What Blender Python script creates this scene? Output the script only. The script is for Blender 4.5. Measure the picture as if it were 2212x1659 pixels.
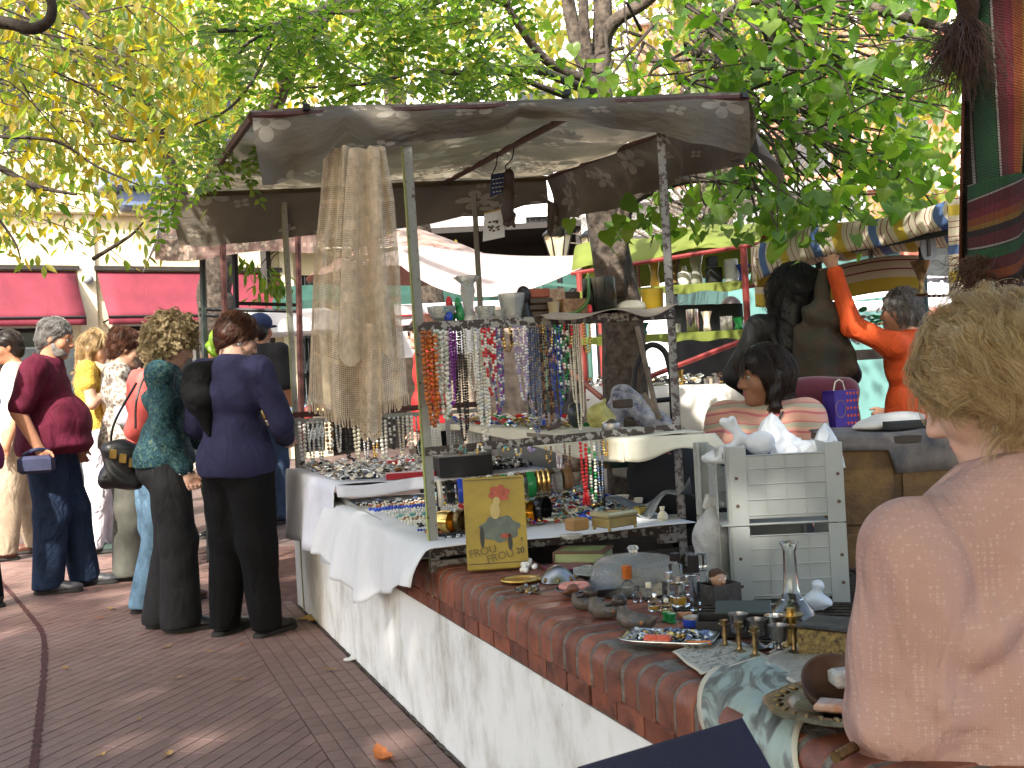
import bpy,math,random
import numpy as np
from mathutils import Matrix,Vector,Euler
rnd=random.Random(7);nrs=np.random.RandomState(7)
for o in list(bpy.data.objects):bpy.data.objects.remove(o)
scene=bpy.context.scene
C=scene.collection
# ---------------------------------------------------------------- camera
CAM_H,ROLL,PITCH,FPX=1.2,.055,-8.5/2335,2335.
cam=bpy.data.cameras.new('camera');cam.sensor_width=36;cam.lens=36*FPX/2212
cam.clip_start=.05;cam.clip_end=400
co=bpy.data.objects.new('camera',cam);C.objects.link(co);scene.camera=co
co.matrix_world=Matrix.Translation((0,0,CAM_H))@Matrix.Rotation(math.pi/2+PITCH,4,'X')@Matrix.Rotation(-ROLL,4,'Z')
cam.dof.use_dof=True;cam.dof.focus_distance=4.2;cam.dof.aperture_fstop=20
# ---------------------------------------------------------------- world, sun, exposure
SUN=Vector((-.28,-.70,.66)).normalized()
w=bpy.data.worlds.new('World');scene.world=w;w.use_nodes=True
nt=w.node_tree;bg=nt.nodes['Background'];sk=nt.nodes.new('ShaderNodeTexSky')
sk.sky_type='NISHITA';sk.sun_disc=False
sk.sun_elevation=math.asin(SUN.z);sk.sun_rotation=math.atan2(SUN.x,SUN.y)
sk.air_density=1.0;sk.dust_density=4.0;sk.ozone_density=.6
nt.links.new(sk.outputs[0],bg.inputs[0]);bg.inputs[1].default_value=.15
sl=bpy.data.lights.new('sun','SUN');sl.energy=3.6;sl.angle=math.radians(1.2);sl.color=(1,.95,.86)
so=bpy.data.objects.new('sun',sl);C.objects.link(so);so.rotation_euler=SUN.to_track_quat('Z','Y').to_euler()
vs=scene.view_settings;vs.view_transform='Standard';vs.look='None';vs.exposure=1.9;vs.gamma=1.0;vs.use_curve_mapping=False
scene.cycles.use_denoising=True
scene.cycles.max_bounces=8;scene.cycles.transparent_max_bounces=6
scene.cycles.sample_clamp_indirect=6
# ---------------------------------------------------------------- helpers
def ray(x,y):
 u,v=x-1106.,829.5-y
 u,v=u*math.cos(ROLL)+v*math.sin(ROLL),-u*math.sin(ROLL)+v*math.cos(ROLL)
 d=Vector((u/FPX,math.cos(PITCH)-math.sin(PITCH)*v/FPX,math.sin(PITCH)+math.cos(PITCH)*v/FPX))
 return d/d.y
def P(x,y,Y):return Vector((0,0,CAM_H))+ray(x,y)*Y
def PZ(x,y,z):
 d=ray(x,y);return Vector((0,0,CAM_H))+d*((z-CAM_H)/d.z)
WO=Vector((-1.251,6.046,0));WD=Vector((.362,-.932,0)).normalized();WN=Vector((.932,.362,0)).normalized()
def W(s,i,z=0.):return WO+WD*s+WN*i+Vector((0,0,z))  # s along the planter wall, i inwards

MATS={}
def nodes(m):
 m.use_nodes=True;n=m.node_tree;return n,n.nodes,n.links,n.nodes['Principled BSDF']
def rgba(c):return(c[0],c[1],c[2],1)
def M(key,col=None,rough=.6,metal=0.,var=.14,vs=7.,bump=0.,bs=90.,spec=.5,trans=0.,sheen=0.,sss=0.,coat=0.,col2=None,emit=0.,ior=1.45,rand=0.,translucent=0.,coord='Object',fold=0.,fs=9.):
 if key in MATS:return MATS[key]
 m=bpy.data.materials.new(key);MATS[key]=m
 n,N,L,b=nodes(m)
 b.inputs['Roughness'].default_value=rough;b.inputs['Metallic'].default_value=metal
 b.inputs['Specular IOR Level'].default_value=spec;b.inputs['IOR'].default_value=ior
 b.inputs['Transmission Weight'].default_value=trans
 if sheen:b.inputs['Sheen Weight'].default_value=sheen
 if sss:b.inputs['Subsurface Weight'].default_value=sss;b.inputs['Subsurface Radius'].default_value=(.012,.005,.003);b.inputs['Subsurface Scale'].default_value=1.
 if coat:b.inputs['Coat Weight'].default_value=coat;b.inputs['Coat Roughness'].default_value=.15
 tc=N.new('ShaderNodeTexCoord')
 nz=N.new('ShaderNodeTexNoise');nz.inputs['Scale'].default_value=vs;nz.inputs['Detail'].default_value=5;nz.inputs['Roughness'].default_value=.6
 L.new(tc.outputs[coord],nz.inputs['Vector'])
 mx=N.new('ShaderNodeMix');mx.data_type='RGBA'
 c2=col2 if col2 else tuple(max(0,c*(1-1.6*var))for c in col)
 c1=col if col2 else tuple(min(1,c*(1+var))for c in col)
 mx.inputs[6].default_value=rgba(c1);mx.inputs[7].default_value=rgba(c2)
 rm=N.new('ShaderNodeMapRange');rm.inputs[1].default_value=.32;rm.inputs[2].default_value=.68
 L.new(nz.outputs[0],rm.inputs[0]);L.new(rm.outputs[0],mx.inputs[0])
 out=mx.outputs[2]
 if rand:
  oi=N.new('ShaderNodeObjectInfo');hs=N.new('ShaderNodeHueSaturation')
  r1=N.new('ShaderNodeMapRange');r1.inputs[3].default_value=1-rand;r1.inputs[4].default_value=1+rand
  L.new(oi.outputs['Random'],r1.inputs[0]);L.new(r1.outputs[0],hs.inputs['Value']);L.new(out,hs.inputs['Color']);out=hs.outputs[0]
 L.new(out,b.inputs['Base Color'])
 if fold:
  mp=N.new('ShaderNodeMapping');mp.inputs['Scale'].default_value=(1,1,.55);L.new(tc.outputs[coord],mp.inputs[0]);n3=N.new('ShaderNodeTexNoise');n3.inputs['Scale'].default_value=fs;n3.inputs['Detail'].default_value=2.5;n3.inputs['Distortion'].default_value=1.1;L.new(mp.outputs[0],n3.inputs['Vector'])
  b3=N.new('ShaderNodeBump');b3.inputs['Strength'].default_value=fold;b3.inputs['Distance'].default_value=.05;L.new(n3.outputs[0],b3.inputs['Height']);L.new(b3.outputs[0],b.inputs['Normal'])
 if bump:
  n2=N.new('ShaderNodeTexNoise');n2.inputs['Scale'].default_value=bs;n2.inputs['Detail'].default_value=4
  L.new(tc.outputs[coord],n2.inputs['Vector'])
  bp=N.new('ShaderNodeBump');bp.inputs['Strength'].default_value=bump;bp.inputs['Distance'].default_value=.01
  L.new(n2.outputs[0],bp.inputs['Height'])
  if fold:L.new(b3.outputs[0],bp.inputs['Normal'])
  L.new(bp.outputs[0],b.inputs['Normal'])
 if emit:
  L.new(out,b.inputs['Emission Color']);b.inputs['Emission Strength'].default_value=emit
 if translucent:
  t=N.new('ShaderNodeBsdfTranslucent');ms=N.new('ShaderNodeMixShader');ms.inputs[0].default_value=translucent
  L.new(out,t.inputs['Color']);L.new(b.outputs[0],ms.inputs[1]);L.new(t.outputs[0],ms.inputs[2])
  L.new(ms.outputs[0],N['Material Output'].inputs[0])
 return m
def ramp(N,stops,mode='CONSTANT'):
 r=N.new('ShaderNodeValToRGB');cr=r.color_ramp;cr.interpolation=mode
 while len(cr.elements)<len(stops):cr.elements.new(.5)
 for e,(p,c)in zip(cr.elements,stops):e.position=p;e.color=rgba(c)
 return r

class MB:
 def __init__(s):s.v=[];s.f=[];s.m=[];s.uv={};s.cm=0
 def add(s,vs,fs,mat=None,uvs=None):
  o=len(s.v);s.v+=[tuple(v)for v in vs]
  for k,f in enumerate(fs):
   if uvs:s.uv[len(s.f)]=[uvs[i]for i in f]
   s.f.append(tuple(i+o for i in f));s.m.append(s.cm if mat is None else mat)
  return s
 def box(s,c,size,rot=None,mat=None,ch=0.,taper=1.):
  hx,hy,hz=[q/2 for q in size];c=Vector(c)
  R=rot if isinstance(rot,Matrix)else Matrix.Rotation(rot or 0,3,'Z')
  if ch<=0:
   pts=[(sx*hx*(taper if sz>0 else 1),sy*hy*(taper if sz>0 else 1),sz*hz)for sz in(-1,1)for sy in(-1,1)for sx in(-1,1)]
   fs=[(0,2,3,1),(4,5,7,6),(0,1,5,4),(2,6,7,3),(0,4,6,2),(1,3,7,5)]
  else:
   pts=[]
   for z,ins in((-hz,ch),(-hz+ch,0),(hz-ch,0),(hz,ch)):
    x,y=hx-ins,hy-ins
    pts+=[(-x,-y,z),(x,-y,z),(x,y,z),(-x,y,z)]
   fs=[(3,2,1,0),(12,13,14,15)]
   for r in range(3):
    for k in range(4):
     a,b_=r*4+k,r*4+(k+1)%4;fs.append((a,b_,b_+4,a+4))
  return s.add([c+R@Vector(p)for p in pts],fs,mat)
 def tube(s,pts,r,n=8,mat=None,cap=True,closed=False):
  pts=[Vector(p)for p in pts];rs=r if isinstance(r,(list,tuple))else[r]*len(pts)
  vs,fs=[],[];up=None;K=len(pts)
  for i,p in enumerate(pts):
   t=(pts[(i+1)%K]-pts[i-1])if closed else(pts[min(i+1,K-1)]-pts[max(i-1,0)])
   t=t.normalized()if t.length>1e-9 else Vector((0,0,1))
   if up is None:up=Vector((0,0,1))if abs(t.z)<.9 else Vector((1,0,0))
   x=t.cross(up);x=x.normalized()if x.length>1e-6 else t.orthogonal().normalized()
   up=x.cross(t)
   for k in range(n):
    a=2*math.pi*k/n;vs.append(p+(x*math.cos(a)+up*math.sin(a))*rs[i])
  for i in range(K if closed else K-1):
   for k in range(n):
    a,b_=i*n+k,i*n+(k+1)%n;j=((i+1)%K)*n
    fs.append((a,b_,j+(k+1)%n,j+k))
  if cap and not closed:fs+=[tuple(range(n))[::-1],tuple(range((K-1)*n,K*n))]
  return s.add(vs,fs,mat)
 def lathe(s,prof,n=20,c=(0,0,0),R=None,mat=None,wob=None,sq=(1,1)):
  c=Vector(c);R=R or Matrix.Identity(3);vs,fs=[],[]
  for j,(r,z)in enumerate(prof):
   for k in range(n):
    a=2*math.pi*k/n;rr=r*(1+(wob(a,j)if wob else 0))
    vs.append(c+R@Vector((rr*math.cos(a)*sq[0],rr*math.sin(a)*sq[1],z)))
  for j in range(len(prof)-1):
   for k in range(n):
    a,b_=j*n+k,j*n+(k+1)%n;fs.append((a,b_,b_+n,a+n))
  if prof[0][0]>1e-5:fs.append(tuple(range(n))[::-1])
  if prof[-1][0]>1e-5:fs.append(tuple(range((len(prof)-1)*n,len(prof)*n)))
  return s.add(vs,fs,mat)
 def ball(s,c,r,n=8,m=5,mat=None,R=None):
  r=(r,r,r)if not isinstance(r,(tuple,list))else r
  c=Vector(c);vs=[];fs=[];R=R or Matrix.Identity(3)
  vs.append(c+R@Vector((0,0,-r[2])))
  for j in range(1,m):
   t=math.pi*j/m-math.pi/2
   for k in range(n):
    a=2*math.pi*k/n;vs.append(c+R@Vector((r[0]*math.cos(t)*math.cos(a),r[1]*math.cos(t)*math.sin(a),r[2]*math.sin(t))))
  vs.append(c+R@Vector((0,0,r[2])));e=len(vs)-1
  for k in range(n):
   fs.append((0,1+(k+1)%n,1+k));fs.append((e,e-n+k,e-n+(k+1)%n))
  for j in range(m-2):
   for k in range(n):
    a,b_=1+j*n+k,1+j*n+(k+1)%n;fs.append((a,b_,b_+n,a+n))
  return s.add(vs,fs,mat)
 def grid(s,fn,nu,nv,mat=None,uvf=None,thick=0.):
  vs,fs,uv=[],[],[]
  for j in range(nv+1):
   for i in range(nu+1):
    u,v=i/nu,j/nv;vs.append(Vector(fn(u,v)));uv.append(uvf(u,v)if uvf else(u,v))
  w_=nu+1
  for j in range(nv):
   for i in range(nu):
    a=j*w_+i;fs.append((a,a+1,a+w_+1,a+w_))
  s.add(vs,fs,mat,uv)
  return s
 def prism(s,pts,h,axis=None,o=(0,0,0),R=None,mat=None):  # 2d outline extruded by h along local z
  o=Vector(o);R=R or Matrix.Identity(3);n=len(pts)
  vs=[o+R@Vector((x,y,0))for x,y in pts]+[o+R@Vector((x,y,h))for x,y in pts]
  fs=[tuple(range(n))[::-1],tuple(range(n,2*n))]+[(k,(k+1)%n,n+(k+1)%n,n+k)for k in range(n)]
  return s.add(vs,fs,mat)
 def mesh(s,name,mats,smooth=None):
  me=bpy.data.meshes.new(name);me.from_pydata(s.v,[],s.f)
  for mt in(mats if isinstance(mats,(list,tuple))else[mats]):me.materials.append(mt)
  if any(s.m):me.polygons.foreach_set('material_index',s.m)
  if s.uv:
   ul=me.uv_layers.new(name='UVMap');buf=np.zeros(len(me.loops)*2);k=0
   for i,f in enumerate(s.f):
    q=s.uv.get(i)
    for j in range(len(f)):
     if q:buf[2*k],buf[2*k+1]=q[j]
     k+=1
   ul.data.foreach_set('uv',buf)
  if smooth is not None:
   me.polygons.foreach_set('use_smooth',[True]*len(me.polygons))
   if smooth<180:me.set_sharp_from_angle(angle=math.radians(smooth))
  me.update();return me
 def build(s,name,mats,parent=None,smooth=None,solid=0.):
  o=obj(name,s.mesh(name,mats,smooth),parent)
  if solid:
   md=o.modifiers.new('thickness','SOLIDIFY');md.thickness=solid;md.offset=0
  return o
def obj(name,me,parent=None):
 o=bpy.data.objects.new(name,me);C.objects.link(o)
 if parent is not None:
  o.parent=parent
  if parent.type=='EMPTY':o.matrix_parent_inverse=Matrix.Translation(-Vector(parent.location))
 return o
def tag(o,label,cat,group=None):
 o['label']=label;o['category']=cat
 if group:o['group']=group
 return o
def kind(o,k):o['kind']=k;return o
def thing(name,label,cat,loc=(0,0,0),group=None):
 o=bpy.data.objects.new(name,None);C.objects.link(o);o.location=loc;o.empty_display_size=.05
 return tag(o,label,cat,group)
def inst(name,me,mat4,parent=None):
 o=bpy.data.objects.new(name,me);C.objects.link(o)
 if parent is not None:
  o.parent=parent
  if parent.type=='EMPTY':o.matrix_parent_inverse=Matrix.Translation(-Vector(parent.location))
 o.matrix_basis=mat4;return o
def rotm(ax,deg):return Matrix.Rotation(math.radians(deg),3,ax)
def frame(fwd):  # columns right, forward, up
 f=Vector(fwd).normalized();r=f.cross(Vector((0,0,1)));r=r.normalized()if r.length>1e-6 else Vector((1,0,0));u=r.cross(f)
 return Matrix((r,f,u)).transposed()
def lerp(a,b,t):return a+(b-a)*t
def bez(pts,n):  # catmull-rom through points
 pts=[Vector(p)for p in pts];q=[pts[0]*2-pts[1]]+pts+[pts[-1]*2-pts[-2]];out=[]
 for i in range(len(pts)-1):
  a,b_,c,d=q[i:i+4]
  for k in range(n):
   t=k/n;out.append(.5*((2*b_)+(c-a)*t+(2*a-5*b_+4*c-d)*t*t+(3*b_-a-3*c+d)*t**3))
 return out+[pts[-1]]
# ---------------------------------------------------------------- signed-distance modelling (one continuous skin over many blended forms)
def sdf(prims,res,k=.03,noise=0.,nscale=14.,seed=0):
 los,his=[],[]
 for p in prims:
  if p[0]=='c':a,b_,r=np.array(p[1]),np.array(p[2]),max(p[3],p[4]);los.append(np.minimum(a,b_)-r);his.append(np.maximum(a,b_)+r)
  elif p[0]=='e':c=np.array(p[1]);r=max(p[2]);los.append(c-r);his.append(c+r)
 lo=np.min(los,0)-3*res-.02;hi=np.max(his,0)+3*res+.02
 ax=[np.arange(lo[i],hi[i]+res,res)for i in range(3)]
 V=np.full([len(a)for a in ax],1.,dtype=np.float32)
 for p in prims:
  kk=p[-1]if isinstance(p[-1],dict)else{}
  kb=kk.get('k',k);mrg=.03+1.2*kb
  if p[0]in 'cC':
   a,b_,r=np.array(p[1],float),np.array(p[2],float),max(p[3],p[4]);l,h=np.minimum(a,b_)-r-mrg,np.maximum(a,b_)+r+mrg
  else:
   c=np.array(p[1],float);r=max(p[2]);l,h=c-r-mrg,c+r+mrg
  sl_=[]
  for i in range(3):
   i0=int(np.clip((l[i]-lo[i])/res,0,len(ax[i])-1));i1=int(np.clip((h[i]-lo[i])/res+2,i0+1,len(ax[i])));sl_.append(slice(i0,i1))
  X,Y,Z=np.meshgrid(ax[0][sl_[0]],ax[1][sl_[1]],ax[2][sl_[2]],indexing='ij')
  if p[0]in 'cC':
   ab=b_-a;L2=ab@ab+1e-12
   t=np.clip(((X-a[0])*ab[0]+(Y-a[1])*ab[1]+(Z-a[2])*ab[2])/L2,0,1)
   d=np.sqrt((X-a[0]-t*ab[0])**2+(Y-a[1]-t*ab[1])**2+(Z-a[2]-t*ab[2])**2)-(p[3]+t*(p[4]-p[3]))
  else:
   x,y,z=X-c[0],Y-c[1],Z-c[2]
   R=kk.get('R')
   if R is not None:
    R=np.array(R);x,y,z=R[0,0]*x+R[1,0]*y+R[2,0]*z,R[0,1]*x+R[1,1]*y+R[2,1]*z,R[0,2]*x+R[1,2]*y+R[2,2]*z
   rx,ry,rz=p[2]
   k0=np.sqrt((x/rx)**2+(y/ry)**2+(z/rz)**2);k1=np.sqrt((x/rx**2)**2+(y/ry**2)**2+(z/rz**2)**2)+1e-9
   d=k0*(k0-1)/k1
  s3=tuple(sl_);v=V[s3]
  if p[0]in 'CE':  # carve
   hh=np.clip(.5-.5*(v+d)/kb,0,1);V[s3]=v+(-d-v)*hh+kb*hh*(1-hh)
  else:
   hh=np.clip(.5+.5*(v-d)/kb,0,1);V[s3]=v+(d-v)*hh-kb*hh*(1-hh)
 if noise:
  X,Y,Z=np.meshgrid(*ax,indexing='ij',sparse=True);s=nscale;q=seed*1.7
  wv=.5*np.sin(s*.5*(Z+.6*X)+q)+.4*np.sin(s*.6*(Y-X)+2*q)
  V+=(noise*(np.sin(s*(Z+.5*X+.2*Y)+2.2*wv+q)*.6+np.sin(s*1.9*(Z*.8-.6*Y+.4*X)+3*wv)*.4)).astype(np.float32)
 return surfnet(V,lo,res)
def surfnet(V,lo,h):
 S=V<0;nx,ny,nz=V.shape
 act=np.zeros((nx-1,ny-1,nz-1),np.int8)
 cs=[(i,j,k)for i in(0,1)for j in(0,1)for k in(0,1)]
 sub=lambda A,c:A[c[0]:nx-1+c[0],c[1]:ny-1+c[1],c[2]:nz-1+c[2]]
 for c in cs:act+=sub(S,c)
 I,J,K=np.nonzero((act>0)&(act<8))
 acc=np.zeros((len(I),3));cnt=np.zeros(len(I))
 for c in cs:
  for a in range(3):
   if c[a]:continue
   e=list(c);e[a]=1
   v0=V[I+c[0],J+c[1],K+c[2]];v1=V[I+e[0],J+e[1],K+e[2]]
   cr=(v0<0)!=(v1<0);t=np.where(cr,v0/np.where(cr,v0-v1,1),0)
   pt=np.tile(np.array(c,float),(len(I),1));pt[:,a]+=t
   acc+=pt*cr[:,None];cnt+=cr
 vert=(np.stack([I,J,K],1)+acc/cnt[:,None])*h+lo
 idx=np.full((nx-1,ny-1,nz-1),-1,np.int64);idx[I,J,K]=np.arange(len(I));quads=[]
 for a in range(3):
  b_,c=(a+1)%3,(a+2)%3
  s0=[slice(1,-1)]*3;s1=[slice(1,-1)]*3;s0[a]=slice(0,-1);s1[a]=slice(1,None)
  A,B=S[tuple(s0)],S[tuple(s1)]
  e=np.array(np.nonzero(A!=B));flip=A[tuple(e)]
  g=e.copy()
  for q in(b_,c):g[q]+=1
  def cell(db,dc):
   w_=g.copy();w_[b_]-=db;w_[c]-=dc;return idx[w_[0],w_[1],w_[2]]
  Q=np.stack([cell(1,1),cell(0,1),cell(0,0),cell(1,0)],1)
  Q[~flip]=Q[~flip][:,::-1];quads.append(Q)
 Q=np.concatenate(quads);Q=Q[(Q>=0).all(1)]
 return vert,Q
def np_mesh(name,V,Q,mats,smooth=True):
 me=bpy.data.meshes.new(name);n=len(V);f=len(Q);q=Q.shape[1]
 me.vertices.add(n);me.vertices.foreach_set('co',np.asarray(V,np.float32).ravel())
 me.loops.add(f*q);me.loops.foreach_set('vertex_index',np.asarray(Q,np.int32).ravel())
 me.polygons.add(f);me.polygons.foreach_set('loop_start',np.arange(0,f*q,q,dtype=np.int32))
 me.polygons.foreach_set('loop_total',np.full(f,q,np.int32))
 if smooth:me.polygons.foreach_set('use_smooth',np.ones(f,bool))
 for m in(mats if isinstance(mats,(list,tuple))else[mats]):me.materials.append(m)
 me.update(calc_edges=True);me.validate();return me
def blob(name,prims,res,mat,parent=None,k=.02,noise=0.,nscale=14.,seed=0,T=None):
 V,Q=sdf(prims,res,k,noise,nscale,seed)
 if T is not None:V=V@np.array(T.to_3x3()).T+np.array(T.translation)
 return obj(name,np_mesh(name,V,Q,mat),parent)
def strands(name,roots,dirs,length,mat,parent,rad=.0006,npt=7,gravity=.5,curl=0.,cfreq=3.,jitter=.3,seed=1,flow=None,clump=0.,ng=0,wrap=None):
 rs=np.random.RandomState(seed);n=len(roots);hc=bpy.data.hair_curves.new(name);hc.add_curves([npt]*n)
 pos=np.zeros((n,npt,3));p=roots.copy();d=dirs+rs.normal(0,jitter,(n,3));L_=length*rs.uniform(.55,1.15,n)
 if clump:
  gi=rs.choice(n,ng,replace=False);own=np.concatenate([((roots[i:i+2000,None]-roots[None,gi])**2).sum(2).argmin(1)for i in range(0,n,2000)]);gi=gi[own];d=d[gi]+rs.normal(0,.05,(n,3));L_=L_[gi]*rs.uniform(.8,1.1,n)
 ph=rs.uniform(0,6.28,n);a1=rs.normal(0,1,(n,3));a2=rs.normal(0,1,(n,3))
 if clump:ph,a1,a2=ph[gi],a1[gi],a2[gi]
 for i in range(npt):
  t=i/(npt-1)
  pos[:,i]=p+(a1*np.cos(ph+cfreq*6.28*t)[:,None]+a2*np.sin(ph+cfreq*6.28*t)[:,None])*curl*min(1,t*3)
  dd=d.copy();dd[:,2]-=gravity*t
  if flow is not None:dd=dd+flow(p,t)
  if wrap is not None:
   nn_=p-wrap[0];nn_/=np.linalg.norm(nn_,axis=1)[:,None]+1e-9;dt=np.sum(dd*nn_,1)[:,None];dd=dd-nn_*np.where(dt>0,dt,dt*.5)*wrap[1]
  dd/=np.linalg.norm(dd,axis=1)[:,None]+1e-9;p=p+dd*(L_/(npt-1))[:,None]
 if clump:
  for i in range(npt):pos[:,i]+=clump*(i/(npt-1))**.7*(pos[gi,i]-pos[:,i])
 hc.points.foreach_set('position',pos.astype(np.float32).ravel())
 ra=hc.attributes.get('radius')or hc.attributes.new('radius','FLOAT','POINT')
 rr=np.tile(np.linspace(1,.35,npt)*rad,(n,1)).astype(np.float32);ra.data.foreach_set('value',rr.ravel())
 hc.materials.append(mat);o=obj(name,hc,parent);return o
def hairmat(key,c1,c2,c3=None):
 if key in MATS:return MATS[key]
 m=bpy.data.materials.new(key);MATS[key]=m;n,N,L,b=nodes(m)
 hi=N.new('ShaderNodeHairInfo');tc=N.new('ShaderNodeTexCoord');nz=N.new('ShaderNodeTexNoise');nz.inputs['Scale'].default_value=24
 L.new(tc.outputs['Object'],nz.inputs[0])
 ad=N.new('ShaderNodeMath');ad.operation='ADD';L.new(hi.outputs['Random'],ad.inputs[0]);L.new(nz.outputs[0],ad.inputs[1])
 ml=N.new('ShaderNodeMath');ml.operation='MULTIPLY';ml.inputs[1].default_value=.5;L.new(ad.outputs[0],ml.inputs[0])
 r=ramp(N,[(.2,c1),(.5,c2),(.8,c3 or c2)],'LINEAR');L.new(ml.outputs[0],r.inputs[0]);L.new(r.outputs[0],b.inputs['Base Color'])
 b.inputs['Roughness'].default_value=.45;b.inputs['Specular IOR Level'].default_value=.35
 return m
# ---------------------------------------------------------------- shared materials
M('silver',(.68,.68,.66),.22,1.,var=.15,vs=40);M('brass',(.50,.33,.10),.28,1.,var=.2,vs=40);M('gold',(.78,.52,.16),.22,1.,var=.15,vs=60)
M('old brass',(.26,.18,.085),.38,1.,var=.35,vs=30,bump=.15);M('pewter',(.33,.32,.31),.33,1.,var=.2,vs=25);M('black iron',(.02,.02,.022),.5,.4)
M('clear glass',(.95,.97,.96),.03,trans=1.,var=.0,ior=1.46);M('frosted glass',(.86,.88,.86),.22,trans=.92,var=.03,bump=.5,bs=70,ior=1.45);M('pressed glass',(.80,.82,.78),.12,trans=.75,var=.05,bump=.7,bs=110)
M('pearl',(.72,.69,.62),.22,var=.05,coat=.5);M('amber',(.38,.10,.015),.15,var=.2,vs=90,coat=.6);M('coral red',(.55,.025,.03),.25,var=.1);M('violet',(.20,.03,.24),.3,var=.15);M('lilac',(.36,.28,.46),.35,var=.15)
M('jade pale',(.50,.55,.45),.2,var=.15,vs=80,coat=.4);M('dark wood bead',(.045,.020,.012),.4,var=.2);M('wood bead',(.24,.13,.06),.5,var=.2);M('cobalt',(.02,.06,.42),.25,var=.15);M('steel blue',(.10,.15,.28),.35,var=.2)
M('emerald',(.02,.22,.06),.25,var=.15);M('jet',(.010,.010,.011),.2,var=.1);M('turquoise',(.10,.36,.34),.35,var=.2);M('yellow bead',(.62,.44,.02),.3,var=.1);M('orange bead',(.55,.15,.02),.25,var=.15);M('ivory',(.66,.60,.46),.35,var=.08);M('mother of pearl',(.62,.62,.60),.2,var=.2,vs=60,coat=.4)
M('red velvet',(.34,.012,.022),.9,var=.1,sheen=.5);M('black card',(.015,.015,.016),.6,var=.2);M('white paper',(.62,.62,.60),.8,var=.06);M('dark plastic',(.03,.03,.033),.4)
def G(k):return MATS[k]
# ================================================================ setting: ground, planter wall
def mat_ground():
 m=bpy.data.materials.new('paving');n,N,L,b=nodes(m)
 tc=N.new('ShaderNodeTexCoord');a=N.new('ShaderNodeTexNoise');a.inputs['Scale'].default_value=1.3;a.inputs['Detail'].default_value=6;a.inputs['Roughness'].default_value=.65
 L.new(tc.outputs['Object'],a.inputs[0])
 r=ramp(N,[(.25,(.140,.080,.068)),(.5,(.195,.120,.104)),(.75,(.24,.160,.140))],'LINEAR');L.new(a.outputs[0],r.inputs[0])
 f=N.new('ShaderNodeTexNoise');f.inputs['Scale'].default_value=160;f.inputs['Detail'].default_value=3;L.new(tc.outputs['Object'],f.inputs[0])
 mx=N.new('ShaderNodeMix');mx.data_type='RGBA';mx.blend_type='OVERLAY';mx.inputs[0].default_value=.55;L.new(r.outputs[0],mx.inputs[6]);L.new(f.outputs[1],mx.inputs[7])
 g=N.new('ShaderNodeNewGeometry');hs=N.new('ShaderNodeHueSaturation');mr=N.new('ShaderNodeMapRange');mr.inputs[3].default_value=.90;mr.inputs[4].default_value=1.1
 L.new(g.outputs['Random Per Island'],mr.inputs[0]);oi=N.new('ShaderNodeObjectInfo');m2=N.new('ShaderNodeMapRange');m2.inputs[3].default_value=.92;m2.inputs[4].default_value=1.08
 L.new(oi.outputs['Random'],m2.inputs[0]);mm=N.new('ShaderNodeMath');mm.operation='MULTIPLY';L.new(mr.outputs[0],mm.inputs[0]);L.new(m2.outputs[0],mm.inputs[1])
 L.new(mm.outputs[0],hs.inputs['Value']);L.new(mx.outputs[2],hs.inputs['Color']);L.new(hs.outputs[0],b.inputs['Base Color'])
 b.inputs['Roughness'].default_value=.62;b.inputs['Specular IOR Level'].default_value=.35
 bp=N.new('ShaderNodeBump');bp.inputs['Strength'].default_value=.35;bp.inputs['Distance'].default_value=.004;L.new(f.outputs[0],bp.inputs['Height']);L.new(bp.outputs[0],b.inputs['Normal'])
 return m
paving=mat_ground()
grout=M('tile grout',(.060,.032,.028),.9,var=.3,vs=9,col2=(.15,.075,.055))
g=MB();g.add([(-90,-30,-.007),(90,-30,-.007),(90,160,-.007),(-90,160,-.007)],[(0,1,2,3)])
ground=kind(g.build('ground',grout),'structure')
def in_view(p,m=60):
 if p.y<2.6:return False
 d=p-Vector((0,0,CAM_H));u,v=d.x/d.y*FPX,d.z/d.y*FPX
 x=1106+u*math.cos(ROLL)-v*math.sin(ROLL);y=829.5-(u*math.sin(ROLL)+v*math.cos(ROLL))
 return-m<x<2212+m and 300<y<1659+m
def bar_mesh(lx,ly):
 b=MB();b.box((0,0,-.004),(lx,ly,.008),ch=.0016);return b.mesh('paving_bar',paving)
bars=[];cuts=[]
# field of ribbed tiles laid askew
FA=math.atan2(.948,.32);fd=Vector((math.cos(FA),math.sin(FA),0));fn=Vector((fd.y,-fd.x,0))
for i in range(-95,100):
 for j in range(-20,62):
  p=Vector((-.9,4.1,0))+fd*((j+.5)*.124)+fn*(i*.0625)
  inw=(p-WO).dot(WN)
  if inw>-.30 or p.y>8.4 or not in_view(p):continue
  if inw>-.455 and p.y<6.2:cuts.append(p);continue
  bars.append((p,FA,0))
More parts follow.
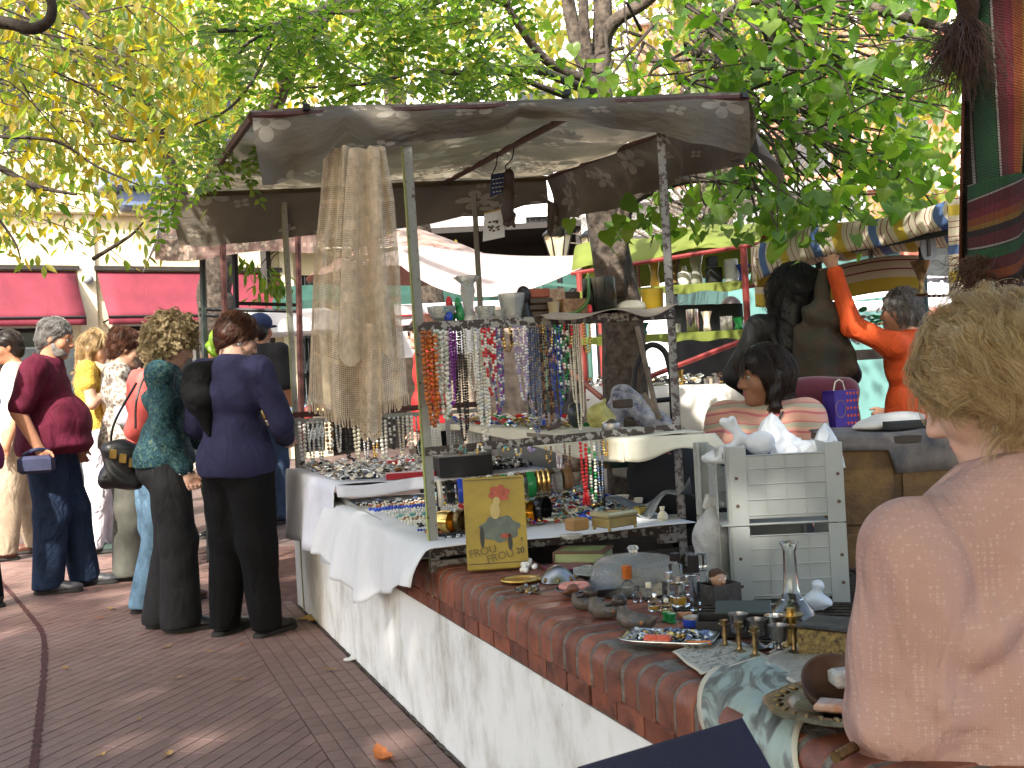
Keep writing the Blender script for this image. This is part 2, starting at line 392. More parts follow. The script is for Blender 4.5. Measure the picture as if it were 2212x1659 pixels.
# band of tiles along the wall
for k in range(6):
 for j in range(-3,36):
  p=W(j*.1+.05,-.337+k*.0585)
  if in_view(p)and p.y<6.2:bars.append((p,math.atan2(WD.y,WD.x),1))
bars.sort(key=lambda b:b[0].y)
bm_a,bm_b=bar_mesh(.1215,.0585),bar_mesh(.0965,.0555)
rest=MB();far=MB()
for q,(p,a,t)in enumerate(bars):
 jz=rnd.uniform(-.0008,.0008)
 if q<300:inst('paving_bar',bm_b if t else bm_a,Matrix.Translation(p+Vector((0,0,jz)))@Matrix.Rotation(a,4,'Z'),ground)
 else:rest.box(p+Vector((0,0,-.004+jz)),(.1215,.0585,.008)if not t else(.0965,.0555,.008),a,ch=.0016)
for p in cuts:  # bars trimmed along the border of the band
 pl=[p+fd*(sx*.0605)+fn*(sy*.029)for sx,sy in((-1,-1),(1,-1),(1,1),(-1,1))];o_=[]
 for a,c in zip(pl,pl[1:]+pl[:1]):
  ia,ic=(a-WO).dot(WN)+.370,(c-WO).dot(WN)+.370
  if ia<=0:o_.append(a)
  if(ia<=0)!=(ic<=0):o_.append(lerp(a,c,ia/(ia-ic)))
 if len(o_)>2:rest.prism([(q.x,q.y)for q in o_[::-1]],.008,o=(0,0,-.008))
kind(rest.build('paving_bars',paving,ground),'stuff')
g=MB();g.box((0,48,-.0062),(180,79,.001));  # far paving beyond the tiles one can tell apart
kind(g.build('pavement',M('far paving',(.13,.09,.08),.7,var=.25,vs=3)),'structure')
# long crack patched with darker mortar running through the tiles
def mat_plaster():
 m=bpy.data.materials.new('white plaster');n,N,L,b=nodes(m);tc=N.new('ShaderNodeTexCoord')
 mp=N.new('ShaderNodeMapping');mp.inputs['Scale'].default_value=(2.6,2.6,1.5);L.new(tc.outputs['Object'],mp.inputs[0])
 a=N.new('ShaderNodeTexNoise');a.inputs['Scale'].default_value=2.2;a.inputs['Detail'].default_value=7;a.inputs['Roughness'].default_value=.68;L.new(mp.outputs[0],a.inputs[0])
 r=ramp(N,[(.28,(.38,.35,.30)),(.40,(.60,.58,.53)),(.53,(.76,.75,.72)),(.8,(.83,.82,.80))],'LINEAR');L.new(a.outputs[0],r.inputs[0])
 f=N.new('ShaderNodeTexNoise');f.inputs['Scale'].default_value=70;f.inputs['Detail'].default_value=3;L.new(tc.outputs['Object'],f.inputs[0])
 r2=ramp(N,[(.0,(.25,.22,.18)),(.22,(.5,.47,.42)),(.30,(1,1,1))],'LINEAR');L.new(f.outputs[0],r2.inputs[0])
 mx=N.new('ShaderNodeMix');mx.data_type='RGBA';mx.blend_type='MULTIPLY';mx.inputs[0].default_value=.8;L.new(r.outputs[0],mx.inputs[6]);L.new(r2.outputs[0],mx.inputs[7])
 L.new(mx.outputs[2],b.inputs['Base Color']);b.inputs['Roughness'].default_value=.85
 bp=N.new('ShaderNodeBump');bp.inputs['Strength'].default_value=.5;bp.inputs['Distance'].default_value=.006;L.new(a.outputs[0],bp.inputs['Height']);L.new(bp.outputs[0],b.inputs['Normal'])
 return m
plaster=mat_plaster()
def mat_brick():
 m=bpy.data.materials.new('red brick');n,N,L,b=nodes(m);tc=N.new('ShaderNodeTexCoord');oi=N.new('ShaderNodeObjectInfo')
 a=N.new('ShaderNodeTexNoise');a.inputs['Scale'].default_value=14;a.inputs['Detail'].default_value=6;a.inputs['Roughness'].default_value=.7
 ad=N.new('ShaderNodeVectorMath');ad.operation='ADD';L.new(tc.outputs['Object'],ad.inputs[0]);L.new(oi.outputs['Location'],ad.inputs[1]);L.new(ad.outputs[0],a.inputs[0])
 r=ramp(N,[(.27,(.045,.021,.016)),(.40,(.13,.043,.026)),(.56,(.23,.070,.036)),(.85,(.29,.105,.058))],'LINEAR');L.new(a.outputs[0],r.inputs[0])
 hs=N.new('ShaderNodeHueSaturation');mr=N.new('ShaderNodeMapRange');mr.inputs[3].default_value=.68;mr.inputs[4].default_value=1.2;L.new(oi.outputs['Random'],mr.inputs[0]);L.new(mr.outputs[0],hs.inputs['Value'])
 L.new(r.outputs[0],hs.inputs['Color']);L.new(hs.outputs[0],b.inputs['Base Color'])
 f=N.new('ShaderNodeTexNoise');f.inputs['Scale'].default_value=9;L.new(ad.outputs[0],f.inputs[0])
 m2=N.new('ShaderNodeMapRange');m2.inputs[1].default_value=.35;m2.inputs[2].default_value=.65;m2.inputs[3].default_value=.42;m2.inputs[4].default_value=.75;L.new(f.outputs[0],m2.inputs[0]);L.new(m2.outputs[0],b.inputs['Roughness'])
 bp=N.new('ShaderNodeBump');bp.inputs['Strength'].default_value=.4;bp.inputs['Distance'].default_value=.004;L.new(a.outputs[0],bp.inputs['Height']);L.new(bp.outputs[0],b.inputs['Normal'])
 return m
brick=mat_brick();mortar=M('mortar',(.16,.137,.115),.9,var=.3,vs=30,bump=.5,bs=120)
WL=7.6
wall=thing('planter_wall','low white plastered planter wall with red brick coping beside the paving','wall',W(3,0,0))
b=MB()
nS=90
def wf(u,v):s=u*WL;return W(s,-.004*math.sin(9*s)*math.sin(3*v),v*.445)
b.grid(lambda u,v:wf(1-u,v),nS,6)
for(i0,z0),(i1,z1)in(((0,.445),(.10,.445)),((.10,.445),(.10,0))):
 b.add([W(0,i0,z0),W(WL,i0,z0),W(WL,i1,z1),W(0,i1,z1)],[(0,1,2,3)])
b.add([W(0,0),W(0,0,.445),W(0,.1,.445),W(0,.1)],[(0,1,2,3)])
b.build('plaster_face',plaster,wall)
b=MB();prf=[(.0,.446),(-.001,.503),(-.0085,.505),(-.0085,.5585)]+[(-.0085+.040+.040*math.cos(math.pi-k*math.pi/12),.5585+.040*math.sin(math.pi-k*math.pi/12))for k in range(1,7)]+[(.296,.5985),(.296,.446)];n_=len(prf)
b.add([W(1.98,i,z)for i,z in prf]+[W(WL,i,z)for i,z in prf],[(k,(k+1)%n_,n_+(k+1)%n_,n_+k)for k in range(n_)]+[tuple(range(n_))[::-1]]);b.build('mortar_bed',mortar,wall)
b=MB();b.box(W(.99,.155,.515),(1.98,.275,.142),math.atan2(WD.y,WD.x));b.build('wall_top',mortar,wall)
# the return of the wall at its far end
e=MB();e.box(W(-.04,.75,.28),(.08,1.5,.56),math.atan2(WD.y,WD.x));e.build('end_face',plaster,wall)
WA=math.atan2(WD.y,WD.x)
def coping_brick(wd):
 b=MB();r=.042;prof=[(-.012,.503),(-.012,.60-r)]
 for k in range(1,7):
  a=math.pi-k*math.pi/12;prof.append((-.012+r+r*math.cos(a),.60-r+r*math.sin(a)))
 prof+=[(.30,.602),(.30,.503)]
 ch=.004;n=len(prof);vs=[]
 for x,ins in((-wd/2,ch),(-wd/2+ch,0),(wd/2-ch,0),(wd/2,ch)):
  for(i,z)in prof:vs.append((x,i+ins*(1 if i<.1 else 0),z-ins*(1 if z>.56 else 0)))
 fs=[tuple(range(n)),tuple(range(3*n,4*n))[::-1]]
 for q in range(3):
  for k in range(n):a,a2=q*n+k,q*n+(k+1)%n;fs.append((a,a+n,a2+n,a2))
 b.add(vs,fs);return b.mesh('coping_brick',brick,40)
cmesh=coping_brick(.0632)
sa=MB();sa.box((0,0,0),(.118,.02,.050),ch=.004);smesh=sa.mesh('brick',brick)
MW=Matrix(((WD.x,WN.x,0),(WD.y,WN.y,0),(0,0,1))).to_4x4()
s=2.10
while s<WL:
 inst('coping_brick',cmesh,Matrix.Translation(W(s,rnd.uniform(-.003,.003),rnd.uniform(-.002,.002)))@MW@Matrix.Rotation(rnd.uniform(-.012,.012),4,'Z'),wall);s+=.0755
s=2.0;k=0
while s<WL:
 inst('brick',smesh,Matrix.Translation(W(s,.004+rnd.uniform(-.003,.003),.474+rnd.uniform(-.001,.001)))@MW,wall);s+=.128
y=MB();y.box(W(2.06,.03,.55),(.02,.10,.11),WA,ch=.01);y.build('painted_edge',M('yellow edge paint',(.42,.33,.02),.7,var=.4,vs=40),wall)
dl_=MB();vs_=[]
for k in range(260):
 s_=k*.024;a=.005+.012*abs(math.sin(k*.9)*math.sin(k*.23+1))+.005*rnd.random();vs_+=[W(s_,-a,.0006),W(s_,-.002,.003+.004*rnd.random())]
dl_.add(vs_,[(2*k,2*k+1,2*k+3,2*k+2)for k in range(259)]);kind(dl_.build('dirt',M('dust and soil',(.07,.055,.045),.95,var=.4,vs=40,bump=.8,bs=120),ground),'stuff')
# earth and grating inside the planter
b=MB();b.add([W(0,.28,.49),W(WL,.28,.49),W(WL,1.5,.49),W(0,1.5,.49)],[(3,2,1,0)]);b.add([W(0,1.5,.49),W(WL,1.5,.49),W(WL,1.5,-.01),W(0,1.5,-.01)],[(3,2,1,0)])
bed=kind(b.build('planter_bed',M('planter earth',(.035,.028,.022),.95,var=.4,vs=18,bump=.8,bs=60)),'structure')
gr=thing('grating','dark diamond mesh grating laid on the planter behind the bottles','grating',W(3.3,.9,.5))
b=MB()
for sg in(1,-1):
 for k in range(-16,60):
  x0=k*.045;pts=[]
  for q in range(9):
   t=q/8;xx=x0+sg*(t-.5)*.75;ii=.32+t*.95
   if 0<=xx<=1.75:pts.append(W(2.4+xx,ii,.502+.003*sg))
  if len(pts)>1:b.tube([pts[0],pts[-1]],.0045,5)
b.build('mesh',M('dark iron',(.06,.05,.04),.55,.5,var=.4,vs=30,bump=.3),gr)
b=MB()
for sx in(2.39,4.16):b.box(W(sx,.80,.503),(.03,1.0,.02),WA)
for ii in(.31,1.29):b.box(W(3.275,ii,.5035),(1.76,.03,.02),WA)
b.build('rim',MATS['dark iron'],gr)
# ================================================================ the jewellery stall
def chippy(key,paint,rust=(.075,.050,.038),thr=.37,sc=60.):
 if key in MATS:return MATS[key]
 m=bpy.data.materials.new(key);MATS[key]=m;n,N,L,b=nodes(m);tc=N.new('ShaderNodeTexCoord')
 a=N.new('ShaderNodeTexNoise');a.inputs['Scale'].default_value=sc;a.inputs['Detail'].default_value=5;a.inputs['Roughness'].default_value=.6;L.new(tc.outputs['Object'],a.inputs[0])
 r=ramp(N,[(thr-.01,rust),(thr+.01,paint)],'LINEAR');L.new(a.outputs[0],r.inputs[0]);L.new(r.outputs[0],b.inputs['Base Color'])
 b.inputs['Roughness'].default_value=.6;b.inputs['Metallic'].default_value=0.
 bp=N.new('ShaderNodeBump');bp.inputs['Strength'].default_value=.5;bp.inputs['Distance'].default_value=.003;L.new(r.outputs[0],bp.inputs['Height']);L.new(bp.outputs[0],b.inputs['Normal'])
 return m
chip=chippy('chipped grey paint',(.24,.24,.215));chipr=chippy('rusty chipped paint',(.23,.22,.20),thr=.46);yel=chippy('chipped yellow green paint',(.36,.40,.10),thr=.36)
rusty=M('red oxide steel',(.085,.030,.024),.6,.2,var=.3,vs=25,bump=.2)
def floral(key,base,dark,petal,petal2,scale=3.1,strength=.8,trans=.35):
 m=bpy.data.materials.new(key);MATS[key]=m;n,N,L,b=nodes(m)
 def mth(op,a,c=None):
  q=N.new('ShaderNodeMath');q.operation=op
  for i,v in enumerate((a,c)):
   if v is None:continue
   if isinstance(v,(int,float)):q.inputs[i].default_value=v
   else:L.new(v,q.inputs[i])
  return q.outputs[0]
 uv=N.new('ShaderNodeTexCoord').outputs['UV']
 dn=N.new('ShaderNodeTexNoise');dn.inputs['Scale'].default_value=2.1;dn.inputs['Detail'].default_value=4;L.new(uv,dn.inputs[0])
 mask=None
 for(sc,R,np_,off)in((scale,.34,2.5,0.),(scale*1.7,.22,2.,3.3)):
  mp=N.new('ShaderNodeMapping');mp.inputs['Location'].default_value=(off,off,0);mp.inputs['Scale'].default_value=(sc,sc,1);L.new(uv,mp.inputs[0])
  vo=N.new('ShaderNodeTexVoronoi');vo.voronoi_dimensions='2D';vo.inputs['Scale'].default_value=1.;vo.inputs['Randomness'].default_value=.8;L.new(mp.outputs[0],vo.inputs['Vector'])
  sb=N.new('ShaderNodeVectorMath');sb.operation='SUBTRACT';L.new(mp.outputs[0],sb.inputs[0]);L.new(vo.outputs['Position'],sb.inputs[1])
  sx=N.new('ShaderNodeSeparateXYZ');L.new(sb.outputs[0],sx.inputs[0])
  sc_=N.new('ShaderNodeSeparateColor');L.new(vo.outputs['Color'],sc_.inputs[0])
  ang=mth('ADD',mth('ARCTAN2',sx.outputs[1],sx.outputs[0]),mth('MULTIPLY',sc_.outputs[0],6.28))
  rad=mth('SQRT',mth('ADD',mth('MULTIPLY',sx.outputs[0],sx.outputs[0]),mth('MULTIPLY',sx.outputs[1],sx.outputs[1])))
  pet=mth('POWER',mth('ABSOLUTE',mth('COSINE',mth('MULTIPLY',ang,np_))),.55)
  f=mth('LESS_THAN',rad,mth('MULTIPLY',pet,mth('MULTIPLY',R,mth('ADD',.75,mth('MULTIPLY',sc_.outputs[1],.35)))))
  f=mth('MULTIPLY',f,mth('GREATER_THAN',rad,.05));f=mth('MULTIPLY',f,mth('GREATER_THAN',sc_.outputs[2],.45))
  mask=f if mask is None else mth('MAXIMUM',mask,f)
 r=ramp(N,[(.3,dark),(.5,base),(.7,tuple(c*1.25 for c in base))],'LINEAR');L.new(dn.outputs[0],r.inputs[0])
 fn=N.new('ShaderNodeTexNoise');fn.inputs['Scale'].default_value=12;L.new(uv,fn.inputs[0])
 pr=ramp(N,[(.35,petal),(.7,petal2)],'LINEAR');L.new(fn.outputs[0],pr.inputs[0])
 mx=N.new('ShaderNodeMix');mx.data_type='RGBA';L.new(mth('MULTIPLY',mask,strength),mx.inputs[0]);L.new(r.outputs[0],mx.inputs[6]);L.new(pr.outputs[0],mx.inputs[7])
 L.new(mx.outputs[2],b.inputs['Base Color']);b.inputs['Roughness'].default_value=.75;b.inputs['Sheen Weight'].default_value=.1
 t=N.new('ShaderNodeBsdfTranslucent');ms=N.new('ShaderNodeMixShader');ms.inputs[0].default_value=trans;L.new(mx.outputs[2],t.inputs[0]);L.new(b.outputs[0],ms.inputs[1]);L.new(t.outputs[0],ms.inputs[2]);L.new(ms.outputs[0],N['Material Output'].inputs[0])
 bn=N.new('ShaderNodeTexNoise');bn.inputs['Scale'].default_value=9;bn.inputs['Detail'].default_value=3;L.new(uv,bn.inputs[0])
 bp=N.new('ShaderNodeBump');bp.inputs['Strength'].default_value=.6;bp.inputs['Distance'].default_value=.03;L.new(bn.outputs[0],bp.inputs['Height']);L.new(bp.outputs[0],b.inputs['Normal'])
 return m
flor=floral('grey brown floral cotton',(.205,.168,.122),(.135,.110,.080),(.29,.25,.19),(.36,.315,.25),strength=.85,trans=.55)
florv=floral('shaded floral cotton',(.115,.096,.072),(.075,.062,.048),(.22,.19,.15),(.30,.265,.215),strength=.85,trans=.22)  # valance copy of the roof cotton, shade darkened into its colours, less translucent
FL,FR,RL,RR=Vector((-.30,3.58,0)),Vector((.59,3.83,0)),Vector((-1.206,5.91,0)),Vector((-.14,6.12,0))
def S(a,b,z):return lerp(lerp(FL,FR,a),lerp(RL,RR,a),b)+Vector((0,0,z))
fdir=(FR-FL).normalized();FA2=math.atan2(fdir.y,fdir.x)
stall=thing('market_stall','iron framed jewellery stall with grey brown flowered cloth roof over the planter wall','market stall',S(.5,.5,0))
def angle_iron(b,p0,p1,w_,ax,ay,mats=(0,0)):  # two flanges
 t=.004;d=(p1-p0)
 for(dr,ot,m)in((ax,ay,mats[0]),(ay,ax,mats[1])):
  vs=[]
  for p in(p0,p1):
   for(u,v)in((0,0),(w_,0),(w_,t),(0,t)):vs.append(p+dr*u+ot*v)
  b.add(vs,[(0,1,2,3),(7,6,5,4),(0,4,5,1),(1,5,6,2),(2,6,7,3),(3,7,4,0)],m)
bx_,by_=fdir,Vector((-fdir.y,fdir.x,0))
for(p,z0,z1,mt,sx,lean)in((FL,.46,2.10,[chip,yel],1,(-.02,0)),(FR,.49,2.12,[chipr,chipr],-1,(0,0)),(RL,0,2.24,[chip,yel],1,(0,0)),(RR,.49,2.27,[chip,rusty],-1,(0,0))):
 b=MB();angle_iron(b,p+Vector((0,0,z0)),p+Vector((lean[0],lean[1],z1)),.031,bx_*sx,by_,(0,1));b.build('post',mt,stall)
b=MB();b.box(FL+Vector((.035,.02,.52)),(.06,.006,.14),FA2);b.box(FL+Vector((.06,.01,.60)),(.13,.03,.035),FA2);b.build('post_bracket',chipr,stall)
b=MB();b.box(FR+Vector((-.06,.0,.62)),(.09,.03,.05),FA2);b.box(FR+Vector((0,0,.53)),(.045,.045,.05),FA2,ch=.006);b.build('post_bracket',chipr,stall)
def bar(p0,p1,mat,w_=.032,name='rail'):
 b=MB();d=(p1-p0).normalized();up=Vector((0,0,1));side=d.cross(up).normalized()
 angle_iron(b,p0,p1,w_,up,-side);return b.build(name,mat,stall)
railm=chippy('chipped rail paint',(.30,.29,.26),(.045,.030,.024),.53,45.)
bar(S(.0,0,1.375)-by_*.005,S(1.0,0,1.385)-by_*.005,railm)
bar(S(.0,0,.965)-by_*.005,S(.98,0,.985)-by_*.005,railm,.028)
bar(S(.0,1,1.06),S(1,1,1.06),rusty,.03);bar(S(0,.98,1.03),S(1,.98,1.03),chip,.022)
bar(S(0,0,.625),S(1,0,.63),railm);bar(S(0,1,.745),S(1,1,.745),chip);bar(S(0,0,.625),S(0,1,.745),chip);bar(S(1,0,.93),S(1,1,.95),rusty)
bar(S(.985,.04,.90),S(.80,.01,.99),M('salmon brace',(.30,.10,.07),.6,var=.25),.02)
# roof frame
RFL,RFR,RRL,RRR=P(545,252,3.445),P(1615,212,3.92),P(425,420,5.79),P(1180,385,6.32)
for a,c,mt,r in((RFL,RFR,rusty,.014),(RFL,RRL,rusty,.016),(RRL,RRR,M('olive rail',(.09,.065,.025),.6,var=.2),.016),(RFR,RRR,rusty,.012),(lerp(RFL,RFR,.655),lerp(RRL,RRR,.69),rusty,.014)):
 b=MB();b.tube([a,c],r,6);b.build('roof_beam',mt,stall)
for a in(FL,FR):
 q=P(870 if a is FL else 1440,240,a.y)
# roof cloth
def roofp(u,v):
 p=lerp(lerp(RFL,RFR,u),lerp(RRL,RRR,u),v)
 sag=-.10*math.sin(math.pi*min(1,u*1.5 if u<.66 else(u-.66)*2.9))*math.sin(math.pi*v)**.7
 rip=.022*math.sin(26*v+3*math.sin(5*u))*math.sin(math.pi*v)*(.5+.5*math.sin(7*u+1))+.008*math.sin(61*v+9*u)
 return p+Vector((0,0,.018+sag*.55+rip))
b=MB();b.grid(roofp,50,90,uvf=lambda u,v:(u*1.8,v*2.5));b.build('roof_cloth',flor,stall,180)
def polyat(pl,x):
 for(x0,y0),(x1,y1)in zip(pl,pl[1:]):
  if x0<=x<=x1:return y0+(y1-y0)*(x-x0)/(x1-x0)
 return pl[0][1]if x<pl[0][0]else pl[-1][1]
FVB=[(552,400),(575,396),(640,366),(690,345),(738,290),(790,322),(865,312),(1024,288),(1083,276),(1110,250),(1215,266),(1330,276),(1419,286),(1487,313),(1560,318),(1625,330)]
def fval(u,v):
 top=lerp(RFL,RFR,u)+Vector((0,0,.022));px=552+u*1073;py=polyat(FVB,px)
 dep=top.y-.03;bot=P(px+25*(1-u)*.6,py,dep)
 p=lerp(top,bot,v);f=math.sin(math.pi*min(1,v*1.1))
 p.y+=-.02*f+v*.028*math.sin(19*u+1.5*math.sin(8*u))+.012*v*math.sin(47*u)
 return p
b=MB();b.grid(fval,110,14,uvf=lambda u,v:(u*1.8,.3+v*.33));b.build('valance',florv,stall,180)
def tipf(u,v):  # loose corner of cloth hanging past the front right beam end
 a=lerp(RFR,P(1640,330,3.95),v)+Vector((0,0,.02*(1-v)));c=lerp(lerp(RFR,RRR,.12),P(1692,396,4.1),v)
 p=lerp(a,c,u);p+=Vector((.025,-.03,0))*math.sin(3.1*u)*v;return p
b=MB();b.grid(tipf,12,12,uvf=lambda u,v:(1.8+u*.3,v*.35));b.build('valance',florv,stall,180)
RVB=[(375,525),(430,532),(600,517),(830,498),(1000,470),(1060,470),(1130,445),(1180,440)]
def rval(u,v):
 top=lerp(RRL,RRR,u)+Vector((-.16*(1-u)**6,0,0));px=385+u*800;bot=P(px,polyat(RVB,px),top.y+.03)
 p=lerp(top,bot,v);p.y+=.03*v*math.sin(13*u)+.02*v*math.sin(29*u+1);return p
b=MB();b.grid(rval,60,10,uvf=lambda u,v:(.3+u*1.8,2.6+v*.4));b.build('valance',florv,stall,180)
SVB=[(1180,500),(1215,470),(1260,470),(1330,445),(1440,400),(1560,362),(1640,335)]
def sval(u,v):
 top=lerp(RRR,RFR,u);px=1183+u*445;bot=P(px,polyat(SVB,px),top.y);p=lerp(top,bot,v)
 p.x+=.05*v*math.sin(24*u)+.02*v*math.sin(51*u)+.04*math.sin(3*v);return p
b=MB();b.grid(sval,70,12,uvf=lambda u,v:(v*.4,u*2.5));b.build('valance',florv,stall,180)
def rcor(u,v):
 p=P(1182+38*u,430+75*v+8*math.sin(3*u),6.3);p.y+=.05*math.sin(9*u)*v;return p
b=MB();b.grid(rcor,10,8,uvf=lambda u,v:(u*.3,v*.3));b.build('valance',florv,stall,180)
for px,py,Y in((662,236,3.47),(1225,204,3.72),(1607,210,3.9)):
 b=MB();p=P(px,py,Y)+Vector((0,0,.006));b.box(p,(.022,.02,.022),FA2,ch=.003);b.tube([p+Vector((-.012,0,.012)),p+Vector((.002,0,.028)),p+Vector((.014,0,.012))],.0025,5);b.build('clip',M('black clip',(.012,.012,.013),.35),stall)
# shelves and boards
board=M('weathered board',(.20,.16,.12),.8,var=.3,vs=12,bump=.3)
b=MB();
for k in range(2):b.box(S(.5,.028+k*.062,1.402),(.93,.13,.014),FA2)
b.build('shelf_board',board,stall)
b=MB();dS=(RR-FR);SA2=math.atan2(dS.y,dS.x)
for k in range(2):b.box(S(.92-.15*k,.47,.968),(2.30,.13,.016),SA2)
b.build('shelf_board',board,stall)
b=MB();b.grid(lambda u,v:S(.02+.96*u,.0+.52*v,.655+.02*v),2,2);b.build('table_board',board,stall,solid=.02)
b=MB();b.grid(lambda u,v:S(.02+.96*u,.50+.5*v,.765),2,2);b.build('table_board',board,stall,solid=.02)
# ---------------------------------------------------------------- cloths
cloth=M('white cotton',(.74,.74,.75),.85,var=.05,vs=5,bump=.25,bs=30,sheen=.15,translucent=.12)
cream=M('cream cloth',(.60,.56,.44),.85,var=.08,vs=6,bump=.25,bs=30)
b=MB()
def tcl(u,v):  # table cloth: v over the stall depth, u from hem on the left across the top
 bb=-.05+.62*v
 if u<.4:
  t=1-u/.4;drop=(.13+.16*(1-abs(2*v-1.0))*.6+.10*v)*t
  fold=(.022*math.sin(9*v+2*math.sin(4*v))+.013*math.sin(27*v+1)+.007*math.sin(53*v))*t**.8
  return S(-.055-.05*t,bb,.672+.02*v-drop)+WN*(-fold-.01*math.sin(3.1*t))+Vector((0,0,(.020*math.sin(7*v+1)+.012*math.sin(23*v))*t))
 a=(u-.4)/.6;return S(-.055+a*1.03,bb,.676+.02*v+.003*math.sin(9*a+12*v))
b.grid(tcl,44,110);tag(b.build('tablecloth',cloth,None,180,.003),'white cotton cloth on the front table hanging over the plastered wall','tablecloth')
b=MB()
def tcl2(u,v):
 bb=.50+.5*v
 if u<.3:
  t=1-u/.3;return S(-.05-.03*t,bb,.785-.35*t)+WN*(-.02*math.sin(17*v)*t)
 a=(u-.3)/.7;
 return S(-.05+a*.95,bb-.012,.785+.004*math.sin(14*a+9*v))
b.grid(tcl2,30,34)
b.grid(lambda u,v:S(-.05+u*.95,.488-.004*math.sin(9*u)-.01*v,.785-.05*v-.008*math.sin(12*u)),24,4)
tag(b.build('tablecloth',M('blue white cotton',(.62,.63,.70),.85,var=.06,bump=.2,bs=30),None,180,.003),'bluish white cloth covering the raised rear table behind the navy customer','tablecloth')
b=MB()
def scl(u,v):
 if v<.6:a=v/.6;return S(1.02-.33*a,-.06+1.02*u,.985+.004*math.sin(20*u+5*a))
 t=(v-.6)/.4;return S(.69-.012*math.sin(13*u),-.06+1.02*u,.985-(.055+.03*math.sin(5*u+1))*t)
b.grid(lambda u,v:scl(u,v),50,16)
def scf(u,v):q=S(.69+.37*u,-.06,.985-.005*u);return q+Vector((.03*v*u,-.02*v,-.075*v*(1-.5*u)-.012*math.sin(9*u)*v))
b.grid(scf,16,6)
tag(b.build('shelf_cloth',cream,None,180,.003),'cream cloth over the side shelf, curling at the front iron post','shelf cloth')
b=MB()
def pcl(u,v):
 p=S(.45+.55*u,-.03+.13*v,1.414+.006*math.sin(14*u)*(1-v)+.016*u)
 if v<.12:p.z-=.03*(.5+.5*math.sin(11*u))*(1-v/.12)
 return p
b.grid(pcl,30,12);tag(b.build('shelf_paper',M('brown paper',(.30,.25,.19),.8,var=.12,vs=9,bump=.2),None,180,.002),'crumpled grey brown paper lining the top shelf under the yellow cup','paper')
# ================================================================ buildings across the square
glassd=M('dark window glass',(.02,.024,.028),.08,var=.3,vs=2,spec=.7)
def facade(name,label,O,e,t0,t1,h,depth,mat,openings,trims=(),roofmat=None):
 e=Vector((e[0],e[1],0)).normalized();n=Vector((e.y,-e.x,0));O=Vector((O[0],O[1],0));A=math.atan2(e.y,e.x)
 root=thing(name,label,'building',O+e*(t0+t1)/2)
 Bp=lambda t,o,z:O+e*t+n*o+Vector((0,0,z))
 xs=sorted({t0,t1}|{q for o in openings for q in(o[0],o[1])});zs=sorted({0,h}|{q for o in openings for q in(o[2],o[3])})
 b=MB()
 for x0,x1 in zip(xs,xs[1:]):
  for z0,z1 in zip(zs,zs[1:]):
   cx,cz=(x0+x1)/2,(z0+z1)/2
   if any(o[0]<cx<o[1]and o[2]<cz<o[3]for o in openings):continue
   b.add([Bp(x0,0,z0),Bp(x1,0,z0),Bp(x1,0,z1),Bp(x0,0,z1)],[(0,1,2,3)])
 for o in openings:
  x0,x1,z0,z1=o[:4];d=-.18
  b.add([Bp(x0,0,z0),Bp(x1,0,z0),Bp(x1,0,z1),Bp(x0,0,z1),Bp(x0,d,z0),Bp(x1,d,z0),Bp(x1,d,z1),Bp(x0,d,z1)],[(0,4,5,1),(1,5,6,2),(2,6,7,3),(3,7,4,0)])
 b.add([Bp(t0,0,0),Bp(t0,0,h),Bp(t0,-depth,h),Bp(t0,-depth,0),Bp(t1,0,0),Bp(t1,0,h),Bp(t1,-depth,h),Bp(t1,-depth,0)],[(0,1,2,3),(4,7,6,5),(3,2,6,7)])
 b.build('wall',mat,root)
 b=MB();b.add([Bp(t0,0,h),Bp(t1,0,h),Bp(t1,-depth,h),Bp(t0,-depth,h)],[(0,1,2,3)]);b.build('roof',roofmat or mat,root)
 for o in openings:
  x0,x1,z0,z1,kind_=o[:5]
  wdw=MB();fr=.06
  fm=o[5]if len(o)>5 else M('window frame paint',(.5,.5,.48),.6)
  for(a0,a1,c0,c1)in((x0,x0+fr,z0,z1),(x1-fr,x1,z0,z1),(x0+fr,x1-fr,z0,z0+fr),(x0+fr,x1-fr,z1-fr,z1),((x0+x1)/2-.025,(x0+x1)/2+.025,z0+fr,z1-fr)):
   wdw.box(Bp((a0+a1)/2,-.13,(c0+c1)/2),(a1-a0,.06,c1-c0),A)
  wo=wdw.build('door' if kind_=='door' else 'window',fm,root)
  g=MB();g.box(Bp((x0+x1)/2,-.15,(z0+z1)/2),(x1-x0-.02,.012,z1-z0-.02),A);g.build('pane',glassd,wo)
  if kind_=='grille':
   g=MB();k=x0+.1
   while k<x1:g.tube([Bp(k,-.05,z0),Bp(k,-.05,z1)],.012,5);k+=.14
   for z in(z0+.2,(z0+z1)/2,z1-.2):g.tube([Bp(x0,-.05,z),Bp(x1,-.05,z)],.012,5)
   g.build('grille',M('black iron',(.02,.02,.022),.5,.6),wo)
 for(x0,x1,z0,z1,out,mt,nm)in trims:
  b=MB();b.box(Bp((x0+x1)/2,out/2+.002,(z0+z1)/2),(x1-x0,out,z1-z0),A,ch=min(.02,out*.2));b.build(nm,mt,root)
 return root,Bp,A
creamw=M('cream stucco',(.62,.54,.36),.9,var=.08,vs=1.4,bump=.2,bs=40);creamt=M('cream trim',(.66,.60,.44),.85,var=.06)
